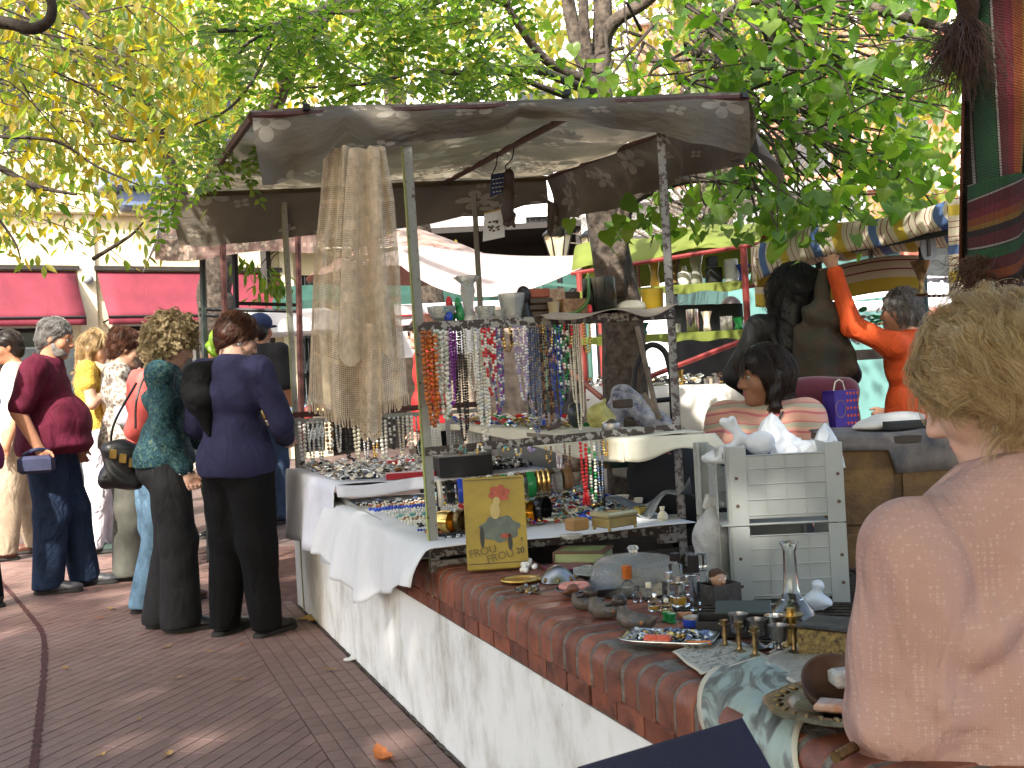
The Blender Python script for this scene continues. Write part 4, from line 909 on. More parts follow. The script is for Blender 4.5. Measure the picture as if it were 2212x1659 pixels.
for q,(px,yb,mt,r_,nm)in enumerate(LOWB):
 a=(px-905)/545;top=S(a,-.012,.962+.015*a);zb=P(px,yb,top.y).z
 bb=beads(hang(top,zb,.013),mt,r_,alt=lambda k:(k//2)%len(mt),rvar=.15)
 if 'coral' in nm:
  for k in range(24):p0=Vector((top.x+rnd.uniform(-.005,.005),top.y-.01,zb));bb.tube([p0,p0+Vector((rnd.uniform(-.012,.012),rnd.uniform(-.01,.01),-.06))],.0015,4)
 tag(bb.build('necklace',[G(k)for k in mt],None,180),'%s necklace, %s from the left on the lower rail'%(nm,ORD[ordl[q]]),'necklace','necklaces on the lower rail')
REAR=[('pearl',),('silver','pearl'),('mother of pearl',),('wood bead','pearl'),('pearl','silver'),('jet',),('ivory',),('silver',),('gold','pearl'),('pearl',),('mother of pearl','jet'),('silver','ivory'),('pearl',),('turquoise','silver'),('ivory','gold'),('silver',)]
rn=['white pearl','silver and pearl','shell','wood and pearl','pearl with silver','jet black','ivory','silver chain','gold and pearl','plain pearl','shell and jet','silver and ivory','heavy pearl','turquoise and silver','ivory and gold','fine silver']
for q,mt in enumerate(REAR):
 a=.03+q*.045;top=S(a,.97,1.03);bb=beads(hang(top,.80+.07*rnd.random(),.018),mt,.0075+.003*(q%3==0),rvar=.1)
 tag(bb.build('necklace',[G(k)for k in mt],None,180),'%s necklace, %s from the left on the rear rail'%(rn[q],ORD[q]),'necklace','necklaces on the rear rail')
# necklace busts / white cards on the rear table
for k,(a,bb_,h,lab)in enumerate(((.62,.86,.20,'white card with silver chains behind the front left post'),(.72,.84,.22,'grey necklace card beside the front left post'),(.80,.80,.20,'white slanted card with pearls right of the front left post'))):
 b=MB();c_=S(a,bb_,.79);b.box(c_+Vector((0,0,h/2)),(.09,.012,h),rotm('Z',14)@rotm('X',-14),ch=.003);cd=b.build('display_card',M('white paper')if k!=1 else M('grey card',(.25,.25,.26),.7));tag(cd,lab,'card')
 b=MB()
 for s_ in(-.02,0,.02):
  for i in range(12):b.ball(c_+Vector((s_,-.02-.004*(12-i),.02+i*(h-.04)/12)),.0045,6,4)
 b.build('chain',G('silver'),cd,180)
# lying necklaces on the front table
LAY=[(.44,.02,.62,('jet','pearl'),.006,'black and white'),(.405,.05,.60,('amber','ivory'),.006,'amber and ivory'),(.365,.30,.62,('yellow bead',),.0065,'yellow'),(.355,.02,.30,('cobalt',),.0075,'chunky cobalt blue'),(.325,.05,.55,('pearl','silver'),.0055,'pearl and silver'),(.285,.04,.66,('mother of pearl','jade pale'),.006,'shell and jade'),(.25,.05,.70,('pearl','turquoise'),.006,'pearl and turquoise'),(.215,.05,.66,('ivory','wood bead'),.006,'ivory and brown'),
       (.18,.04,.60,('pearl',),.0055,'plain pearl'),(.145,.05,.60,('jade pale','jet'),.0055,'dark and pale'),(.09,.03,.32,('cobalt','steel blue'),.005,'bright blue'),(.065,.04,.32,('orange bead','amber'),.0065,'orange amber'),(.04,.05,.30,('jet',),.006,'black'),(.02,.06,.28,('silver','jet'),.004,'silver and black')]
for q,(bb_,a0,a1,mt,r_,nm)in enumerate(LAY):
 path=[S(lerp(a0,a1,i/16),bb_+.006*math.sin(i*.9+q)+.006,.682+.02*bb_*2+r_)for i in range(17)]+[S(lerp(a1,a0,i/16),bb_-.014+.004*math.sin(i*1.3+q),.682+.04*bb_+r_)for i in range(17)]
 tag(beads(path,mt,r_,alt=lambda k:(k//2)%len(mt),rvar=.15).build('necklace',[G(k)for k in mt],None,180),'%s necklace lying on the white cloth, %s row from the back'%(nm,ORD[q]),'necklace','necklaces lying on the front table')
# heaps of trinkets nobody could count
def heap(name,label,cat,fn,n,mats,r0,r1,lift=.012):
 b=MB()
 for k in range(n):
  p=fn(rnd.random(),rnd.random())+Vector((0,0,lift*rnd.random()));r_=rnd.uniform(r0,r1);mi=rnd.randrange(len(mats));t=rnd.random();R=Euler((rnd.uniform(-.7,.7),rnd.uniform(-.7,.7),rnd.uniform(0,6))).to_matrix()
  if t<.4:b.ball(p,(r_,r_*.7,r_*.35),7,4,mi,R)
  elif t<.65:b.tube([p+R@Vector((r_*math.cos(a),r_*math.sin(a),0))for a in np.linspace(0,math.tau,9)[:-1]],r_*.22,4,mi,closed=True)
  elif t<.85:b.lathe([(r_*.9,0),(r_,.002),(r_*.5,.005),(0,.006)],8,p,R,mi)
  else:b.box(p,(r_*2.2,r_*.7,r_*.4),R,mi,ch=r_*.1)
 return kind(tag(b.build(name,[G(k)for k in mats],None,50),label,cat),'stuff')
TM=['gold','silver','gold','pewter','mother of pearl','old brass','coral red','cobalt','ivory','turquoise','dark wood bead','pearl']
heap('trinkets','heap of gilt brooches, rings and pins on the front table','trinkets',lambda u,v:S(.34+.62*u**.8,.05+.42*v,.690+.016*v),1700,TM,.008,.020)
heap('trinkets','rows of watches and pins at the back of the front table','trinkets',lambda u,v:S(.02+.9*u,.43+.05*v,.692),160,['pewter','gold','ivory','mother of pearl','steel blue'],.012,.022)
heap('trinkets','glittering silver jewellery spread over the raised rear table','trinkets',lambda u,v:S(.0+.85*u,.51+.45*v,.795),1100,['silver','pewter','pearl','mother of pearl','silver','ivory','wood bead','jet'],.008,.020,.03)
heap('trinkets','brass oddments and little boxes along the side shelf','trinkets',lambda u,v:S(.72+.26*u,.30+.62*v,.995),260,['gold','brass','pearl','coral red','emerald','old brass','silver','cobalt'],.010,.024,.03)
# velvet boxes and trays
def boxt(name,label,cat,c,size,mat,rot=FA2,ch=.004,group=None):
 b=MB();b.box(c,size,rot,ch=ch);return tag(b.build(name,mat),label,cat,group)
boxt('jewel_box','red velvet jewel tray at the front edge of the rear table','box',S(.30,.525,.80),(.22,.11,.028),G('red velvet'),FA2-.12)
boxt('jewel_box','long red velvet box farther back on the rear table','box',S(.42,.80,.81),(.14,.06,.03),G('red velvet'),FA2)
boxt('jewel_tray','black jewel tray behind the front left post','tray',S(.72,.58,.80),(.34,.16,.02),G('black card'),FA2+.1)
boxt('jewel_tray','dark blue jewel tray on the left of the rear table','tray',S(.12,.60,.80),(.16,.10,.02),M('dark blue card',(.02,.025,.09),.6),FA2-.1)
boxt('jewel_box','black open jewel case right of the front left post','box',S(.52,.50,.83),(.24,.16,.09),G('black card'),FA2)
boxt('jewel_box','small red velvet box among the gilt brooches','box',S(.62,.30,.700),(.09,.06,.02),G('red velvet'),FA2+.3)
# rod of bangles
rod0,rod1=P(945,1046,3.95),P(1300,1008,4.05);rdv=(rod1-rod0).normalized()
b=MB();b.tube([rod0-rdv*.03,rod1+rdv*.03],.009,8);rodo=thing('bangle_rod','wooden rod threaded with bangles above the front table','display rod',(rod0+rod1)/2)
b.build('rod',M('old wood',(.12,.075,.04),.6,var=.25),rodo)
for q in(0,1):p=(rod0,rod1)[q];b=MB();b.tube([p,Vector((p.x,p.y,.685))],.007,6);b.build('stand',M('black iron'),rodo)
BG=[(.01,'ivory',.048,.016,'wide ivory'),(.07,'jet',.044,.030,'broad black'),(.135,'cobalt',.044,.026,'dark blue'),(.18,'steel blue',.043,.016,'slate blue'),(.215,'pewter',.042,.020,'pewter'),(.26,'dark wood bead',.040,.020,'dark wooden'),(.31,'ivory',.040,.020,'cream'),(.355,'old brass',.040,.018,'old brass'),(.395,'emerald',.040,.020,'narrow green'),(.44,'mother of pearl',.041,.026,'white shell'),(.485,'wood bead',.040,.016,'brown'),(.555,'emerald',.048,.030,'fat bright green'),(.60,'gold',.042,.010,'first gilt'),(.63,'gold',.043,.010,'second gilt'),(.66,'gold',.042,.010,'third gilt'),(.72,'frosted glass',.046,.024,'clear plastic'),(.78,'wood bead',.042,.030,'broad tan')]
Rr=frame(rdv)
for t,mk,r_,wd,nm in BG:
 c_=lerp(rod0,rod1,t)-Vector((0,0,r_-.012));Rb=Rr@rotm('X',-90);h=wd/2
 b=MB();b.lathe([(r_-.006,-h),(r_-.001,-h),(r_,-h*.6),(r_+.003,0),(r_,h*.6),(r_-.001,h),(r_-.006,h),(r_-.007,0),(r_-.006,-h)],28,c_,Rb);tag(b.build('bangle',G(mk),None,60),'%s bangle on the wooden rod'%nm,'bangle','bangles on the rod')
for k,(px,py,Y,r_,wd,mk,nm)in enumerate(((962,1130,3.72,.036,.05,'gold','gold basket weave bangle standing beside the front left post'),(995,1132,3.72,.037,.020,'old brass','ribbed brass bangle beside the gold basket weave one'),(1172,1100,3.85,.046,.030,'jet','large black bangle lying behind the yellow tin'),(1138,1108,3.82,.040,.03,'gold','stack of gilt bangles touching the yellow tin'))):
 c_=P(px,py,Y);b=MB();h=wd/2;Rb=rotm('Z',25+8*k)@rotm('X',90)@rotm('Z',0)
 c_.z=.69+r_;b.lathe([(r_-.005,-h),(r_,-h),(r_+.003,0),(r_,h),(r_-.005,h),(r_-.005,-h)],26,c_,rotm('Z',60)@rotm('X',90),wob=lambda a,j:.03*math.sin(18*a));tag(b.build('bangle',G(mk),None,50),nm,'bangle')
# trinket boxes and cups at the right of the front table
bx=thing('trinket_box','gilt footed trinket box with oval medallion on the front table','box',P(1330,1140,3.75))
c_=PZ(1328,1140,.700);b=MB();b.box(c_+Vector((0,0,.022)),(.12,.085,.03),FA2+.35,ch=.003);b.build('body',M('gilt trim',(.42,.32,.13),.4,.6,var=.2),bx);b=MB();b.box(c_+Vector((0,0,.047)),(.128,.093,.018),FA2+.35,ch=.006,taper=.9);ld=b.build('lid',M('pale gilt',(.45,.40,.24),.35,.5,var=.15),bx)
b=MB();b.lathe([(0,.0),(.028,0),(.024,.004),(0,.005)],18,c_+Vector((0,0,.056)),sq=(1.3,.8));b.build('medallion',G('old brass'),ld,40)
for sx in(-1,1):
 for sy in(-1,1):b=MB();b.ball(c_+Matrix.Rotation(FA2+.35,3,'Z')@Vector((sx*.055,sy*.038,.003)),.006,7,5);b.build('foot',G('brass'),bx,180)
boxt('trinket_box','small plain wooden box left of the gilt trinket box','box',PZ(1247,1145,.70)+Vector((0,0,.02)),(.06,.05,.04),M('honey wood',(.30,.17,.06),.5,var=.2),FA2+.3)
lathe_thing('cup','white footed porcelain cup behind the gilt trinket box','cup',PZ(1345,1098,.69),[(.016,0),(.018,.004),(.014,.012),(.022,.035),(.028,.050),(.026,.050),(.018,.02),(0,.016)],G('ivory'))
lathe_thing('cup','smaller white cup at the far right of the front table','cup',PZ(1380,1092,.69),[(.012,0),(.018,.03),(.016,.03),(0,.008)],G('ivory'))
boxt('soap_box','clear yellow box beside the white cups','box',PZ(1390,1110,.69)+Vector((0,0,.014)),(.06,.04,.028),M('yellow plastic clear',(.50,.38,.08),.2,trans=.3),FA2+.2)
lathe_thing('dish','white oval dish with blue beads at the edge of the front table','dish',PZ(1235,1165,.675),[(.0,.004),(.03,.004),(.040,.014),(.036,.014),(.0,.007)],G('mother of pearl'))
lathe_thing('vase','little white bud vase beside the front right post','vase',PZ(1432,1125,.68),[(.014,0),(.020,.012),(.016,.025),(.007,.035),(.010,.05),(.008,.05),(0,.03)],G('ivory'))
lathe_thing('dish','white saucer under the bud vase by the front right post','dish',PZ(1450,1122,.672),[(.0,.002),(.035,.002),(.05,.012),(.046,.012),(0,.006)],G('ivory'))
# --- the yellow tin
tin=thing('poster_tin','yellow printed tin with dancing figure leaning beside the front left post','tin',PZ(1076,1230,.605))
c_=PZ(1076,1230,.606);Rt=rotm('Z',4)@rotm('X',-5)
tp=lambda x,z,o=0.:c_+Rt@Vector((x,-.022-o,z))
yt=M('yellow tin print',(.31,.215,.020),.42,var=.14,vs=14,bump=.1)
b=MB();b.box(c_+Rt@Vector((0,0,.147)),(.192,.044,.290),Rt,ch=.004);b.build('body',yt,tin)
b=MB()
for z in(.022,.284):b.box(tp(0,z,.001),(.182,.002,.0022),Rt)
b.build('border',M('tin dark line',(.04,.03,.01),.5),tin)
def flat(name,pts,mat,lay=.0015):
 b=MB();b.prism([(x,z)for x,z in pts],lay,o=tp(0,0,.001),R=Rt@Matrix(((1,0,0),(0,0,-1),(0,1,0))));return b.build(name,mat,tin)
def ell(cx,cz,rx,rz,n=22,w=0.,k=5,ph=0.):return[(cx+rx*(1+w*math.sin(k*a))*math.cos(a+ph),cz+rz*(1+w*math.sin(k*a))*math.sin(a))for a in np.linspace(0,math.tau,n+1)[:-1]]
gg=M('tin grey green',(.10,.12,.095),.5,var=.2,vs=40);rdk=M('tin faded red',(.36,.07,.035),.5,var=.25,vs=60);lnk=M('tin black',(.025,.025,.02),.5);flm=M('tin flesh',(.42,.33,.12),.5)
flat('print_shape',ell(.012,.128,.062,.040,36,.10,7),gg);flat('print_shape',ell(.0,.185,.016,.026),flm,.0017);flat('print_shape',ell(.016,.238,.032,.026,30,.13,6),rdk,.0018);flat('print_shape',ell(.006,.215,.012,.013),flm,.002)
flat('print_shape',ell(.03,.105,.018,.008),rdk,.002);flat('print_shape',ell(-.045,.105,.007,.034),lnk,.002);flat('print_shape',ell(.042,.085,.007,.026),lnk,.002)
RT=Rt@Matrix(((1,0,0),(0,0,-1),(0,1,0)))
tlt=M('tin letter',(.13,.095,.015),.5)
text('FROU',tp(-.046,.060,.0025),.034,tlt,tin,RT@rotm('Z',10),.0006);text('FROU',tp(.008,.042,.0025),.034,tlt,tin,RT@rotm('Z',12),.0006);text('20',tp(.072,.056,.0025),.026,lnk,tin,RT@rotm('Z',8),.0006);text('c',tp(.080,.094,.0025),.022,lnk,tin,RT,.0006)
# --- top shelf goods
TZ=1.412
def ts(px,dy=.05):
 a=(px-905)/545;return S(a,dy/2.4,TZ)
lathe_thing('glass_bowl','cut glass bowl on the top shelf nearest the left post','bowl',ts(965,.06),[(.02,0),(.035,.01),(.048,.035),(.050,.05),(.046,.05),(.03,.012),(0,.008)],G('pressed glass'),wob=lambda a,j:.05*math.sin(12*a)*(j>1))
lathe_thing('glass_vase','tall frilled glass vase on the top shelf','vase',ts(1022,.07),[(.028,0),(.03,.01),(.016,.035),(.02,.07),(.026,.10),(.022,.125),(.045,.15),(.042,.15),(.018,.12),(0,.02)],G('pressed glass'),wob=lambda a,j:.16*math.sin(5*a)*(j in(6,7)))
for px,cs,lab,h in((972,('turquoise','cobalt'),'blue glass bird stopper beside the cut glass bowl',.05),(986,('coral red','emerald'),'red and green glass parrot figure on the top shelf',.085),(1000,('emerald','emerald'),'dark green glass bottle behind the parrot figure',.08)):
 p=ts(px,.03+.02*(px%3));b=MB();b.lathe([(.012,0),(.016,.012),(.013,h*.5),(.006,h*.75),(.003,h*.8)],12,p);b.ball(p+Vector((-.006,-.004,h*.72)),(.012,.012,h*.28),9,7,mat=1);tag(b.build('glass_figure',[G(cs[1]),G(cs[0])],None,60),lab,'figurine')
for px,r_,h,lab in((1052,.036,.045,'low pressed glass sugar bowl left of the black bust'),(1080,.03,.03,'small pressed glass dish beside the sugar bowl'),(1108,.046,.085,'fan shaped cut glass dish left of the black bust')):
 lathe_thing('glass_dish',lab,'dish',ts(px,.05),[(r_*.6,0),(r_*.7,.006),(r_*.9,h*.6),(r_,h),(r_*.93,h),(r_*.5,.01),(0,.008)],G('pressed glass'),wob=lambda a,j:.07*math.sin(14*a)*(j>1))
p=ts(1136,.06);bl=blob('bust',[('c',(0,0,.0),(0,0,.03),.03,.022,{}),('e',(0,.0,.078),(.026,.028,.034),{}),('c',(-.02,-.012,.065),(-.034,-.018,.045),.010,.008,{}),('c',(0,0,.03),(0,0,.06),.014,.016,{})],.004,M('black ebony',(.012,.011,.011),.35,var=.2,bump=.2),None,.012,.001,90,1,Matrix.Translation(p));tag(bl,'small black carved head on the top shelf','figurine')
boxt('box','reddish brown box on a dark stack on the top shelf','box',ts(1172,.09)+Vector((0,0,.085)),(.075,.06,.032),M('russet card',(.28,.07,.03),.6,var=.15))
for k in range(3):boxt('cassette_box',('lowest','middle','topmost')[k]+' dark wooden tray under the reddish brown box','box',ts(1170,.08)+Vector((0,0,.011+k*.023)),(.085,.07,.020),M('dark stained wood',(.06,.035,.018),.5,var=.25),FA2+.06*k,group='dark wooden trays on the top shelf')
boxt('tin_box','cream printed tin box standing on the top shelf','box',ts(1207,.09)+Vector((0,0,.05)),(.07,.05,.10),M('cream tin print',(.40,.34,.22),.5,var=.45,vs=45,col2=(.22,.09,.05)))
lathe_thing('cup','beige card cup in front of the cream tin','cup',ts(1192,.03),[(.016,0),(.022,.05),(.020,.05),(.014,.004),(0,.004)],M('beige card',(.38,.30,.18),.7))
boxt('tin_box','low yellowish printed tin left of the black bin','box',ts(1238,.06)+Vector((0,0,.03)),(.10,.06,.06),M('ochre tin print',(.33,.22,.08),.5,var=.5,vs=50,col2=(.16,.05,.03)),FA2+.2)
boxt('box','brown wooden box behind the black bin','box',ts(1245,.13)+Vector((0,0,.065)),(.08,.06,.05),M('dark stained wood'))
b=MB();p=ts(1245,.02);b.tube(bez([p+Vector((-.05,0,.008)),p+Vector((-.01,0,.012)),p+Vector((.03,0,.05)),p+Vector((.04,.03,.14))],8),.006,8);tag(b.build('feather',M('green plastic tube',(.06,.16,.03),.4,var=.3),None,60),'curved green plastic stem leaning on the black bin','stem')
b=MB();b.lathe([(.006,0),(.009,.01),(.007,.03),(.004,.035)],10,ts(1265,.01));tag(b.build('bottle',G('coral red'),None,60),'tiny red bottle in front of the black bin','bottle')
lathe_thing('bin','black glossy cylindrical bin on the top shelf','bin',ts(1302,.07),[(.058,0),(.060,.004),(.060,.130),(.057,.130),(.056,.006),(0,.006)],M('black green glaze',(.008,.012,.006),.18,var=.4,vs=30),32)
bl=blob('folded_cloth',[('e',(0,0,.02),(.055,.045,.022),{}),('e',(.01,.01,.034),(.045,.04,.014),{})],.005,cream,None,.01,.003,70,2,Matrix.Translation(ts(1366,.06)));tag(bl,'folded cream cloth between the black bin and the yellow cup','cloth')
lathe_thing('beaker','mustard yellow beaker on the top shelf by the right post','beaker',ts(1418,.06),[(.034,0),(.036,.003),(.041,.085),(.038,.085),(.033,.005),(0,.005)],M('mustard plastic',(.50,.34,.02),.4,var=.06),28)
# --- side shelf goods
boxt('box','small dark wooden box on the side shelf','box',P(1345,872,4.4)*1+Vector((0,0,-.0)),(.07,.05,.035),M('dark stained wood'),FA2)
ss_=lambda a,b_:S(a,b_,.99)
lathe_thing('burner','round pewter pot with dome lid on the side shelf','pot',ss_(.86,.13),[(.036,0),(.038,.02),(.036,.028),(.020,.036),(.010,.042),(.0,.044)],G('pewter'))
lathe_thing('vase','dark oval plaque standing on the side shelf','plaque',ss_(.86,.28),[(.012,0),(.03,.02),(.034,.06),(.028,.095),(0,.11)],M('dark slate glaze',(.02,.028,.032),.3),sm=60)
bl=blob('paper_bag',[('e',(0,0,.04),(.06,.03,.05),{}),('c',(0,0,.06),(.02,0,.11),.03,.008,{})],.007,M('yellow white plastic',(.62,.58,.20),.4,var=.3,vs=14,translucent=.3),None,.02,.006,60,1,Matrix.Translation(ss_(.93,.24)));tag(bl,'yellow and white plastic bag on the side shelf','bag')
bl=blob('cloth',[('e',(0,0,.02),(.07,.05,.025),{}),('e',(.02,0,.04),(.04,.03,.02),{})],.006,M('striped rag',(.35,.33,.32),.8,var=.6,vs=40,col2=(.06,.02,.05)),None,.01,.006,50,1,Matrix.Translation(ss_(.80,.36)));tag(bl,'striped rag on the side shelf','cloth')
# leaning metal hoop (luggage trolley) and rods behind the side shelf
tr=thing('trolley','arched black tube handle of a trolley behind the side shelf','trolley',(.86,5.2,.5))
b=MB();b.tube([P(1365,905,5.1),P(1372,800,5.1)]+bez([P(1372,800,5.1),P(1390,757,5.1),P(1412,745,5.1),P(1437,762,5.1),P(1450,810,5.1)],5)+[P(1455,935,5.1)],.014,8);b.build('handle',M('black iron'),tr,60);b=MB();b.tube([P(1392,868,5.1),P(1452,862,5.1)],.012,8);b.build('crossbar',M('black iron'),tr)
for q,(x0,y0,x1,y1)in enumerate(((1376,705,1422,905),(1390,850,1428,905))):
 b=MB();b.tube([P(x0,y0,4.7),P(x1,y1,4.7)],.012,6);tag(b.build('leaning_stick',board),('long grey stick leaning across the trolley handle','short stick leaning beside the long grey one')[q],'stick')
# --- goods hanging under the roof
b=MB();p=P(1085,375,4.3)
for x0,y0,x1,y1 in((1075,335,1062,385),(1110,318,1092,365)):
 b.tube(bez([P(x0,y0,4.3),P(x0-4,y0+25,4.3),P(x1,y1-6,4.3),P(x1+4,y1+3,4.3),P(x1+12,y1-4,4.3)],4),.0025,5)
tag(b.build('wire_hooks',M('black iron'),None,60),'bent wire hooks hanging from the roof beam','hook')
def card(name,lab,pts,Y,mat,th=.003):
 b=MB();q=[P(x,y,Y+dy)for(x,y,dy)in pts];b.add(q,[(0,1,2,3)]);o=b.build(name,mat,None,None,th);return tag(o,lab,'card')
nc=card('price_card','navy card with pale lettering hanging from the wire hooks',[(1061,377,0),(1096,371,.03),(1094,412,.03),(1058,427,0)],4.3,M('navy card',(.03,.045,.13),.6))
b=MB()
for k in range(4):
 for i in range(4):b.box(P(1065+i*7+k%2*2,388+k*9-i*1.2,4.292+.004*i),(.009,.001,.0025))
b.build('lettering',M('white paper'),nc)
wcd=card('picture_card','white card with a small flower picture hanging below the navy card',[(1046,462,0),(1088,452,.03),(1090,512,.03),(1043,522,0)],4.28,M('white paper'))
b=MB()
for k in range(16):b.ball(P(1066+rnd.uniform(-12,12),488+rnd.uniform(-11,11),4.285),(.006,.002,.004),6,4,mat=k%2)
b.build('print',[M('print dark',(.12,.04,.04),.7),M('print green',(.06,.10,.05),.7)],wcd);b=MB();b.tube([P(1046,461,4.279),P(1088,451,4.31)],.003,5);b.build('edge',M('ochre card edge',(.45,.30,.06),.7),wcd)
gl=[('c',P(1100,372,4.3),P(1098,420,4.3),.018,.026,{}),('c',P(1098,420,4.3),P(1096,470,4.3),.024,.022,{})]+[('c',P(1092+k*6,465,4.3),P(1090+k*7,484+(k%2)*4,4.3),.010,.006,dict(k=.004))for k in range(4)]
gv=blob('gloves',[(p[0],np.array(p[1]),np.array(p[2]))+p[3:]for p in gl],.006,M('brown leather glove',(.045,.028,.020),.5,var=.2,bump=.3),None,.012,.003,60,1);tag(gv,'dark brown leather gloves hanging beside the navy card','gloves')
# --- crochet shawl
shm=M('ecru crochet cotton',(.70,.57,.41),.9,var=.16,vs=30,bump=.5,bs=200,translucent=.3)
def shawl(fn,nu,nv,hole,b,skip=None):
 g=[[Vector(fn(i/nu,j/nv))for i in range(nu+1)]for j in range(nv+1)]
 for j in range(nv):
  for i in range(nu):
   q=[g[j][i],g[j][i+1],g[j+1][i+1],g[j+1][i]];h=hole(i,j)
   if h<=0:b.add(q,[(0,1,2,3)]);continue
   c=(q[0]+q[1]+q[2]+q[3])/4;r_=[lerp(c,p,h)for p in q]
   b.add(q+r_,[(0,1,5,4),(1,2,6,5),(2,3,7,6),(3,0,4,7)])
sw=thing('crochet_shawl','long ecru crochet shawl hanging from the front valance','shawl',P(765,960,3.45))
LE=[(0,700),(.2,690),(.45,675),(.75,668),(1,665)];RE=[(0,832),(.2,850),(.5,862),(.75,868),(1,880)]
def sh1(u,v):
 x=lerp(polyat(LE,v),polyat(RE,v),u);yb=865+35*math.sin(3*u)-(20 if u>.75 else 0)
 p=P(x,lerp(318,yb,v),3.50);p.y+=.040*math.sin(13*u+1.2*math.sin(3*v))*(.5+.5*v)+.015*math.sin(31*u);return p
b=MB();shawl(sh1,62,130,lambda i,j:0. if(j%26)in(0,1)or(i%16)in(0,)else(.46 if(i+j)%5 else .36),b);b.build('panel',shm,sw)
def sh2(u,v):
 x=lerp(lerp(752,700,v),lerp(820,836,min(1,v*1.3)),u)+30*v*v;p=P(x,lerp(320,900+25*math.sin(7*u),v),3.43);p.y+=.035*math.sin(10*u+2)*(.4+.6*v);return p
b=MB();shawl(lambda u,v:sh2(u,v*.78),34,90,lambda i,j:0. if j%30 in(0,1,2,3)or i%12==0 else .48,b);b.build('panel',shm,sw)
def sh3(u,v):
 x=lerp(785,lerp(822,832,v),u)-8*v;p=P(x,lerp(700,950-6*math.cos(14*u),v),3.40);p.y+=.02*math.sin(9*u)*(.3+v);return p
b=MB();shawl(sh3,14,46,lambda i,j:0. if(j>30 and j%4<2)or j%14==0 else .6,b);b.build('panel',shm,sw)
b=MB()
for k in range(70):
 u=k/69;p=Vector(sh1(u,1));b.tube([p,p+Vector((rnd.uniform(-.006,.006),rnd.uniform(-.005,.005),-.03-.012*rnd.random()))],.0022,4)
kind(b.build('fringe',shm,sw),'stuff')
# ================================================================ flea market goods on the brick coping
CZ=.6035
def cz(x,y,z=CZ):return PZ(x,y,z)
bk=thing('book','green and brown bound book lying at the back of the coping','book',cz(1262,1212));c_=cz(1262,1214);Rk=rotm('Z',-18)
b=MB();b.box(c_+Vector((0,0,.006)),(.17,.13,.007),Rk,ch=.002);b.box(c_+Vector((0,0,.040)),(.17,.13,.007),Rk,ch=.002);b.box(c_+Rk@Vector((-.083,0,.023)),(.006,.13,.034),Rk,ch=.002);b.build('cover',M('brown book cloth',(.10,.045,.025),.6,var=.15),bk)
b=MB();b.box(c_+Vector((0,0,.023)),(.160,.122,.028),Rk);b.build('pages',M('green page edge',(.26,.30,.14),.8,var=.15),bk);b=MB();b.box(c_+Vector((0,0,.0443)),(.13,.095,.0015),Rk);b.lathe([(.0,0),(.022,0),(.022,.002),(0,.002)],16,c_+Vector((0,0,.0452)),sq=(1.2,.8));b.build('cover_panel',M('green book panel',(.13,.17,.06),.6,var=.2),bk)
bl=boxt('magazine','crumpled plum magazine lying under the green book','magazine',cz(1225,1228)+Vector((0,0,.006)),(.15,.10,.008),M('plum glossy',(.16,.02,.06),.3,var=.5,vs=20),.2)
of=thing('oval_frame','gilt oval picture frame lying on the coping before the yellow tin','picture frame',cz(1125,1255));c_=cz(1125,1256)
b=MB();b.tube([c_+Vector((.056*math.cos(a),.042*math.sin(a),.006))for a in np.linspace(0,math.tau,29)[:-1]],.006,8,closed=True);b.build('rim',G('brass'),of,60);b=MB();b.lathe([(.0,.004),(.052,.004),(.052,.007),(0,.008)],24,c_,sq=(1,.76));b.build('picture',M('amber print',(.55,.28,.06),.4,var=.6,vs=25,col2=(.20,.07,.02)),of,40)
heap('brooches','spray brooch and chain links before the gilt oval frame','brooches',lambda u,v:cz(1120+40*u,1268+12*v),30,['pewter','old brass'],.006,.012,.006)
b=MB()
for k in range(16):p=cz(1128+30*rnd.random(),1222+16*rnd.random());b.ball(p+Vector((0,0,.009+.009*(k%2))),.0088,8,6)
tag(b.build('pearl_beads',G('pearl'),None,180),'knot of white pearl beads beside the yellow tin','beads')
fo=thing('filigree_ornament','pewter filigree ornament on the coping beside the leaf tray','ornament',cz(1205,1252));c_=cz(1205,1254)
b=MB();b.lathe([(.055,0),(.05,.012),(.03,.035),(.012,.045),(0,.046)],12,c_,wob=lambda a,j:.12*math.sin(6*a));b.build('body',G('pewter'),fo,40);b=MB()
for k in range(8):a=k*math.tau/8;b.ball(c_+Vector((.052*math.cos(a),.045*math.sin(a),.008)),.008,7,5)
b.build('boss',G('old brass'),fo,180)
lathe_thing('glass_block','square ribbed glass ashtray in front of the green book','ashtray',cz(1268,1240),[(.04,0),(.042,.02),(.036,.022),(.03,.008),(0,.008)],G('pressed glass'),4)
lt=thing('leaf_tray','grey pewter leaf shaped tray holding the pink soap','tray',cz(1285,1290));c_=cz(1258,1288)
b=MB();n_=36;vs0,vs1,vs2=[],[],[]
for k in range(n_):
 a=k*math.tau/n_;r_=.075+.075*max(0,math.cos(a))**3;q=Vector((r_*1.25*math.cos(a)+.02,r_*.85*math.sin(a)+.02*math.cos(a),0));vs0.append(c_+q*.55+Vector((0,0,.004)));vs1.append(c_+q+Vector((0,0,.026)));vs2.append(c_+q*.97+Vector((0,0,.029)))
b.add(vs0+vs1+vs2,[tuple(range(n_))]+[(k,(k+1)%n_,n_+(k+1)%n_,n_+k)for k in range(n_)]+[(n_+k,n_+(k+1)%n_,2*n_+(k+1)%n_,2*n_+k)for k in range(n_)]);b.build('bowl',M('dark pewter tray',(.14,.14,.15),.35,.7,var=.2,vs=12),lt,60,.003)
